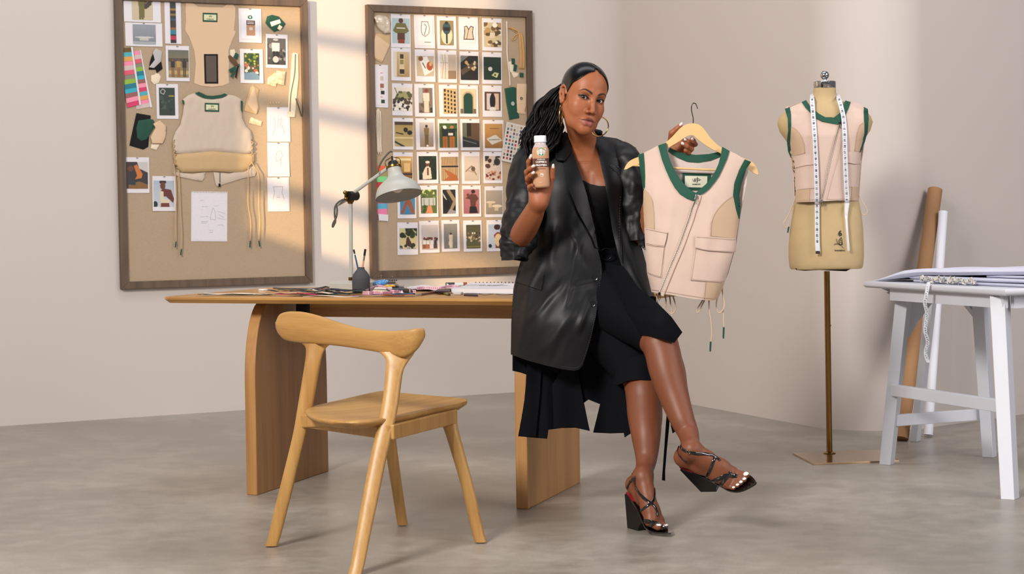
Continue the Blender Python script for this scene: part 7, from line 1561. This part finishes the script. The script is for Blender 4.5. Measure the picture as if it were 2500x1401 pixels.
# zip
zl = [(1701, 475), (1697, 490), (1690, 508), (1682, 535), (1672, 562), (1662, 590), (1649, 622), (1636, 652), (1622, 687), (1609, 719)]
def offs(pts, d):
    out = []
    for i, p in enumerate(pts):
        a = pts[max(i-1, 0)]; b = pts[min(i+1, len(pts)-1)]; t = math.atan2(b[1]-a[1], b[0]-a[0]); out.append((p[0]-math.sin(t)*d, p[1]+math.cos(t)*d))
    return out
zs_ = [tuple(p) for p in spl(zl, 2)]
strip('zip_placket', CRM, offs(zs_, -12)+offs(zs_, -1)[::-1], vf, 0.004)
strip('zip_tape', ZTAPE, offs(zs_, -3.2)+offs(zs_, 3.2)[::-1], vf, 0.005, t=0.001, st=3)
def zipper(line, f, o, par, n=8, rr=0.0011):
    c = spl(line, n); teeth = []
    for i in range(len(c)-1):
        x, y = c[i]; p = P(x, y, f(x, y)-o); t = math.atan2(c[i+1][1]-y, c[i+1][0]-x); d = (1.1 if i % 2 else -1.1)
        teeth.append(box(p+Vector((-math.sin(t)*d*0.0007, 0, -math.cos(t)*d*0.0007)), 0.0034, 0.0014, 0.0013, ax=Vector((math.sin(t), 0, math.cos(t))).normalized(), az=Vector((math.cos(t), 0, -math.sin(t)))))
    obj('zip_teeth', join(*teeth), ZIP, par, smooth=False, fix=False)
zipper(zl, vf, 0.0068, vest, 14)
def puller(x, y, f, o, par, s=1.0, m=ZIP):
    c = P(x, y, f(x, y)-o); obj('zip_slider', box(c, 0.007*s, 0.004, 0.009*s), m, par, bevel=0.001)
    obj('zip_pull', hoop(c+Vector((-0.001, -0.003, -0.011*s)), Vector((1, 0, 0.1)), Vector((-0.1, 0, 1)), 0.0035*s, 0.0085*s, 0.0009), m, par, angle=180)
puller(1701, 480, vf, 0.010, vest, 1.25, mat('zip_pull_silver', (170, 168, 165), 0.25, metal=0.9)); puller(1609.5, 717, vf, 0.009, vest, 1.1, mat('zip_pull_black', (30, 28, 27), 0.35, metal=0.6))
strip('pocket', CRM, [(1697, 600), (1790, 610), (1788, 619), (1778, 658), (1769, 690), (1725, 687), (1686, 684)], vf, 0.004)
strip('pocket_flap', CRM, [(1698, 575), (1745, 578), (1797, 582), (1797.5, 600), (1797, 616), (1770, 615), (1740, 613), (1715, 610), (1697, 605)], vf, 0.009)
strip('pocket', CRM, [(1576, 592), (1622, 598), (1617, 640), (1612, 678), (1595, 673), (1581, 668)], vf, 0.004)
strip('pocket_flap', CRM, [(1573, 556), (1600, 561), (1629, 566), (1626, 585), (1621, 602), (1600, 601), (1576, 597)], vf, 0.009)
def seam(pts, f, o, par, m=SEAM, r=0.00055): obj('seam', tube([P(x, y, f(x, y)-o) for x, y in spl(pts, 5)], r, 6), m, par, angle=180)
for pts in ([(1790, 478), (1775, 488), (1759, 503), (1745, 522), (1737, 545), (1735, 574)], [(1571, 459), (1582, 471), (1592, 489), (1596, 520), (1597, 560)], [(1591, 707), (1640, 714), (1690, 722), (1735, 728), (1752, 726)], [(1723, 688), (1719, 731)], offs(zs_, -11)):
    seam(pts, vf, 0.0045, vest)
for pts in ([(1700, 578), (1745, 581), (1796, 585)], [(1698, 603), (1715, 608), (1740, 611), (1796, 614)], [(1576, 559), (1628, 569)], [(1577, 594), (1600, 598), (1620, 599)]): seam(pts, vf, 0.0125, vest)
for pts in ([(1686, 681), (1725, 684), (1769, 687)], [(1698, 606), (1687, 683)], [(1581, 665), (1595, 670), (1612, 675)], [(1621, 602), (1613, 677)]): seam(pts, vf, 0.0085, vest)
def cord(par, pts, Y, r=0.0024): obj('cord', tube([P(x, y, Y) for x, y in spl(pts, 8)], r, 8), GRAY, par, angle=180)
def tip(par, a, b, Y, r=0.0033): obj('cord_tip', tube([P(a[0], a[1], Y), P((a[0]+b[0])/2, (a[1]+b[1])/2, Y), P(b[0], b[1], Y)], [r, r, r*0.85], 10), GRNK, par)
CY = VY+0.01
cord(vest, [(1716, 732), (1708, 745), (1701, 757), (1702, 763), (1707, 760), (1714, 745), (1720, 733)], CY)
cord(vest, [(1731, 733), (1732, 760), (1736, 790), (1737, 815), (1735, 834)], CY); tip(vest, (1735, 834), (1734, 858), CY)
cord(vest, [(1764, 700), (1766, 725), (1769, 745), (1762, 760), (1754, 763), (1750, 752), (1750, 735), (1757, 715)], CY)
cord(vest, [(1763, 705), (1766, 730), (1766, 770), (1767, 799)], CY+0.006); tip(vest, (1767, 799), (1766, 826), CY+0.006)
cord(vest, [(1603, 717), (1606, 740), (1614, 752), (1622, 750), (1626, 735), (1623, 719)], CY); cord(vest, [(1625, 720), (1626, 745), (1633, 762), (1642, 765), (1649, 755), (1648, 740), (1643, 722)], CY); cord(vest, [(1635, 722), (1637, 740), (1640, 765), (1640, 800)], CY)

# ================================================================== DRESS FORM
MY = 8.40
form = thing('dress_form', 'linen coloured dress form on a brass pole and square base, wearing a vest', 'mannequin', (1.335, 8.47, 0))
FORM = mat('form_linen', (190, 165, 122), rough=0.8, bump=0.12, bscale=500, var=0.15, vscale=20); 
FYS = [215, 235, 246, 254, 262, 270, 285, 300, 320, 345, 380, 430, 480, 520, 560, 600, 630, 650, 656]
FXL = [1986.5, 1985.5, 1980, 1960, 1935, 1918, 1902, 1898, 1904, 1922, 1931, 1940, 1943, 1936, 1929, 1926, 1926, 1928, 1931]
FXR = [2040, 2041.5, 2046, 2066, 2092, 2110, 2125, 2130, 2124, 2107, 2100, 2096, 2094, 2102, 2106, 2108, 2108, 2106, 2103]
FD = [0.043, 0.044, 0.050, 0.060, 0.072, 0.082, 0.092, 0.098, 0.105, 0.112, 0.113, 0.100, 0.095, 0.108, 0.118, 0.122, 0.122, 0.118, 0.112]
rings = []
for y in [215, 225, 235, 241, 246, 250, 254, 258, 262, 266, 270, 277, 285, 292, 300, 310, 320, 332, 345, 362, 380, 400, 420, 440, 460, 480, 500, 520, 540, 560, 580, 600, 615, 630, 642, 650, 656]:
    a, b, d = (float(np.interp(y, FYS, q)) for q in (FXL, FXR, FD)); cx = (a+b)/2; c = P(cx, y, MY); h = (b-a)/2*MY/FPX
    rings.append([c+Vector((math.copysign(abs(math.cos(t))**0.909, math.cos(t))*h, math.copysign(abs(math.sin(t))**0.909, math.sin(t))*d, 0)) for t in [2*math.pi*k/48 for k in range(48)]])
obj('torso', loft(rings), FORM, form, angle=60)
def ff(px, py):
    a, b, d = (float(np.interp(py, FYS, q)) for q in (FXL, FXR, FD)); Y = MY
    for _ in range(4):      # the near side of the form, seen in perspective
        u = (1250+(px-1250)*Y/MY-(a+b)/2)/((b-a)/2); Y = MY-d*max(0.0, 1-min(1, abs(u))**2.2)**(1/2.2)
    return Y
CHR = mat('polished_steel', (190, 190, 190), rough=0.12, metal=1.0); BRASS = mat('brass_pole', (150, 116, 66), rough=0.2, metal=1.0)
n0 = P(2013.5, 215, MY)
obj('neck_cap', lathe([(0.0455, 0.0), (0.0462, 0.001), (0.0462, 0.026), (0.0445, 0.028), (0.012, 0.0285)], n0, seg=40), CHR, form)
obj('neck_knob', lathe([(0.010, 0.028), (0.008, 0.033), (0.0085, 0.038)]+[(0.0185*math.sin(a), 0.0535-0.0185*math.cos(a)) for a in np.linspace(0.45, math.pi-0.02, 14)], n0, seg=28), CHR, form)
pb = Vector((1.335, 8.47, 0))
obj('pole', tube([pb+Vector((0, 0, 0.010)), P(2018.5, 662, MY+0.03)], 0.0125, 20), BRASS, form)
obj('pole_knob', sphere(P(2026.5, 794, 8.43), 0.005), BRASS, form)
obj('pole_collar', lathe([(0.026, 0.009), (0.026, 0.011), (0.018, 0.015), (0.013, 0.016)], pb, seg=28), BRASS, form)
bp4 = [Zp(1935, 1106, 0.006), Zp(1986, 1132, 0.006), Zp(2196, 1124, 0.006), Zp(2146, 1098, 0.006)]
for p_ in bp4: p_.z = 0.0
obj('base_plate', prism(bp4, (0, 0, 0.008)), mat('brass_plate', (196, 168, 134), rough=0.16, metal=1.0), form, smooth=False, bevel=0.001)
obj('under_lining', thick(panel([(1942, 655), (2080, 655), (2066, 662), (2040, 661), (2000, 659), (1965, 661), (1945, 659)], lambda x, y: MY-0.06, 5), 0.10), mat('black_felt', (10, 10, 10), 0.9), form, smooth=False)
obj('size_number', textmesh('6', 0.031, curvemap(2051, 570, ff, 0.0035), True), INK, form, smooth=False, fix=False)
obj('form_lettering', textmesh('lavandelion', 0.0095, curvemap(2050, 611, ff, 0.0035), True), INK, form, smooth=False, fix=False)
obj('form_emblem', join(*[scribble(p, ff, 0.0032, 0.0010, 4) for p in ([(2042, 583), (2045, 593), (2052, 597)], [(2054, 579), (2048, 588), (2051, 597), (2056, 592), (2054, 579)], [(2051, 597), (2057, 597), (2055, 590)], [(2048, 590), (2054, 592)], [(2036, 597), (2042, 595), (2051, 598), (2060, 606)], [(2050, 585), (2055, 588)])]), INK, form, angle=180)
# vest on the form
def mf(o): return lambda x, y: ff(x, y)-o
v2 = thing('vest', 'cream zip vest with green trim worn by the dress form', 'vest', P(2013, 400, MY-0.14))
def vs2(px, py):
    a = float(np.interp(py, [245, 270, 345, 380, 493], [1950, 1915, 1926, 1935, 1938])); b = float(np.interp(py, [245, 270, 345, 380, 493], [2072, 2120, 2112, 2102, 2096])); u = min(1, abs((px-(a+b)/2)/((b-a)/2)))
    return min(ff(px, py), MY-float(np.interp(py, [240, 270, 330, 400, 493], [0.06, 0.085, 0.118, 0.118, 0.118]))*math.sqrt(max(0, 1-u**2.4)))-0.010-0.014*sm((abs(px-2013)-68)/30)*sm((345-py)/60)-0.002*nz3(px/30, py/50, 5)
m_o = [(1927, 262), (1957, 250), (1968, 262), (1980, 278), (1992, 290), (2008, 298), (2030, 302), (2048, 305), (2057, 296), (2064, 282), (2077, 249), (2095, 252), (2110, 262), (2112, 300), (2112, 330), (2104, 360), (2101, 400), (2097, 450), (2095, 490), (2045, 489), (2000, 492), (1941, 494), (1943, 470), (1938, 420), (1936, 388), (1928, 378), (1927, 350), (1931, 310)]
obj('vest_front', thick(panel(m_o, vs2, 5), 0.004), CRM, v2, angle=50)
def vb2(px, py):
    a = float(np.interp(py, [245, 270, 345, 380, 493], [1950, 1915, 1926, 1935, 1938])); b = float(np.interp(py, [245, 270, 345, 380, 493], [2072, 2120, 2112, 2102, 2096])); u = min(1, abs((px-(a+b)/2)/((b-a)/2)))
    return MY+0.125*math.sqrt(max(0, 1-u**2.4))+0.004
obj('vest_back', thick(panel([(1918, 264), (1957, 250), (2077, 249), (2110, 262), (2112, 330), (2101, 400), (2095, 490), (1941, 494), (1938, 420), (1926, 350)], vb2, 7), 0.004), CRM, v2, angle=50)
def s2(name, m, poly, o=0.003): return strip(name, m, poly, vs2, o, v2, 4, 0.0025)
s2('neck_trim', GRNK, [(1957, 249), (1968, 244), (1977, 258), (1991, 271), (2002, 279), (2015, 286), (2030, 286), (2046, 290), (2046, 304), (2030, 301), (2008, 296), (1992, 288), (1978, 275), (1966, 262)], 0.005)
s2('neck_trim', GRNK, [(2036, 287), (2050, 276), (2058, 262), (2064, 245), (2077, 249), (2071, 266), (2063, 282), (2055, 296), (2048, 300), (2044, 290)], 0.006)
s2('armhole_trim', GRNK, [(1916, 265), (1928, 262), (1931, 280), (1931, 310), (1928, 350), (1932, 378), (1931, 386), (1924, 370), (1921, 345), (1924, 320), (1923, 290)], 0.005)
s2('armhole_trim', GRNK, [(2109, 261), (2119, 266), (2121, 290), (2119, 320), (2112, 345), (2101, 372), (2099, 372), (2106, 348), (2111, 325), (2111, 300)], 0.005)
s2('side_panel', TAN, [(1930, 308), (1944, 316), (1955, 330), (1963, 352), (1965, 374), (1940, 380), (1932, 378), (1929, 350)]); s2('side_panel', TAN, [(2112, 296), (2100, 306), (2093, 325), (2088, 350), (2086, 368), (2102, 370), (2108, 345), (2112, 325)])
s2('side_panel', TAN, [(1944, 464), (1977, 462), (1976, 493), (1941, 493)]); s2('side_panel', TAN, [(2080, 456), (2096, 456), (2095, 489), (2078, 489)])
s2('pocket', CRM, [(1946, 408), (1998, 400), (2002, 458), (1975, 460), (1946, 463)], 0.004); s2('pocket_flap', CRM, [(1938, 384), (1965, 377), (1996, 374), (1999, 400), (1965, 404), (1940, 410)], 0.009)
s2('pocket', CRM, [(2064, 400), (2094, 402), (2088, 456), (2066, 456)], 0.004); s2('pocket_flap', CRM, [(2064, 370), (2085, 370), (2099, 374), (2103, 400), (2085, 400), (2066, 396)], 0.009)
z2 = [(2049, 305), (2044, 325), (2037, 350), (2028, 385), (2019, 425), (2012, 460), (2006, 486)]
strip('zip_tape', ZTAPE, offs(z2, -2.2)+offs(z2, 2.2)[::-1], vs2, 0.005, v2, 3, 0.001); zipper(z2, vs2, 0.0068, v2, 16)
puller(2052, 300, vs2, 0.010, v2, 1.1, MC['zip_pull_black']); puller(2006, 490, vs2, 0.012, v2, 1.3, MC['zip_pull_silver'])
for pts in ([(1932, 309), (1944, 316), (1955, 330), (1963, 352), (1965, 374)], [(2110, 298), (2100, 306), (2093, 325), (2087, 368)], [(2056, 340), (2046, 385), (2030, 440), (2018, 488)], [(1941, 489), (2000, 487)], [(2020, 486), (2095, 485)]): seam(pts, vs2, 0.0045, v2)
cord(v2, [(1944, 474), (1936, 500), (1922, 530), (1913, 545), (1917, 555), (1924, 553), (1930, 530), (1938, 500)], MY-0.03, 0.0022); tip(v2, (1926, 553), (1923, 568), MY-0.03)
cord(v2, [(2093, 470), (2104, 490), (2115, 508), (2117, 518), (2111, 524), (2103, 520), (2098, 500)], MY-0.03, 0.0022)
obj('side_lacing', join(*[tube([P(1936+ (i % 2)*3+i*0.8, 392+i*12, MY-0.045), P(1941-(i % 2)*3+i*0.8, 400+i*12, MY-0.05)], 0.0026, 7) for i in range(7)]), mat('lace_dark', (60, 50, 42), 0.7), v2, angle=180, fix=False)
# measuring tape round its neck
tape = thing('measuring_tape', 'white measuring tape hanging round the neck of the dress form', 'measuring tape', P(2013, 430, MY-0.16))
TW = mat('tape_white', (214, 216, 222), rough=0.4)
def tp(px, py): return min(vs2(px, py) if py < 494 else 9, ff(px, py))-0.012-(0.012 if py > 480 else 0.012*sm((py-250)/200))
ra = [(1982.5, 240), (1984, 262), (1986.5, 295), (1989, 330), (1991, 370), (1993, 420), (1994.5, 480), (1995, 540), (1995.5, 590), (1997, 616)]
rb = [(2047.5, 240), (2053, 258), (2059, 285), (2062, 320), (2063, 360), (2064, 400), (2066, 450), (2068, 490), (2066, 520), (2067, 545), (2069, 575), (2072, 612)]
def ribbon(pts, hw, f, tw=None, n=6):
    c = spl(pts, n); V = []; N = len(c)
    for i, (x, y) in enumerate(c):
        w = hw*(tw(i/(N-1)) if tw else 1); d = f(x, y); V += [P(x-w, y, d+(0.004 if tw and w < hw*.7 else 0)), P(x+w, y, d)]
    return thick((V, [(2*i, 2*i+2, 2*i+3, 2*i+1) for i in range(N-1)]), 0.0008)
obj('tape_end', ribbon(ra, 5.6, tp), TW, tape, angle=60); obj('tape_end', ribbon(rb, 5.6, tp, lambda t: 1 if t < 0.66 else max(0.35, 1-(t-0.66)*4) if t < 0.8 else 0.5), TW, tape, angle=60)
obj('tape_neck', tube([P(1982.5, 241, tp(1982.5, 241)), P(1983, 232, MY+0.0), P(2000, 226, MY+0.048), P(2028, 226, MY+0.048), P(2046, 232, MY), P(2047.5, 241, tp(2047.5, 241))], 0.0085, 8, flat=0.15, upv=(0, -0.6, 1)), TW, tape)
obj('tape_clip', box(P(1996.5, 616, tp(1996, 616)), 0.018, 0.003, 0.012), ZIP, tape, bevel=0.001)
nums = []
def tmark(path, start, step, dy0, dy1, num0, inc):
    c = spl(path, 8); L = [0]
    for i in range(1, len(c)): L.append(L[-1]+math.hypot(c[i][0]-c[i-1][0], c[i][1]-c[i-1][1]))
    s = 4; k = 0
    while s < dy1:
        x = np.interp(s, L, [q[0] for q in c]); y = np.interp(s, L, [q[1] for q in c]); p = P(x, y, tp(x, y)-0.0014)
        if k % 2 == 0: nums.append(textmesh(str(num0+inc*(k//2)), 0.0115, lambda a, b, p=p: p+Vector((-b, 0, a)), True))
        else: nums.append(box(p, 0.006, 0.0004, 0.0012))
        s += step; k += 1
tmark(ra, 0, 7.2, 0, 352, 36, 1); tmark(rb, 0, 7.2, 0, 262, 26, -1)
obj('tape_numbers', join(*nums), mat('tape_ink', (60, 62, 78), 0.5), tape, smooth=False, fix=False)
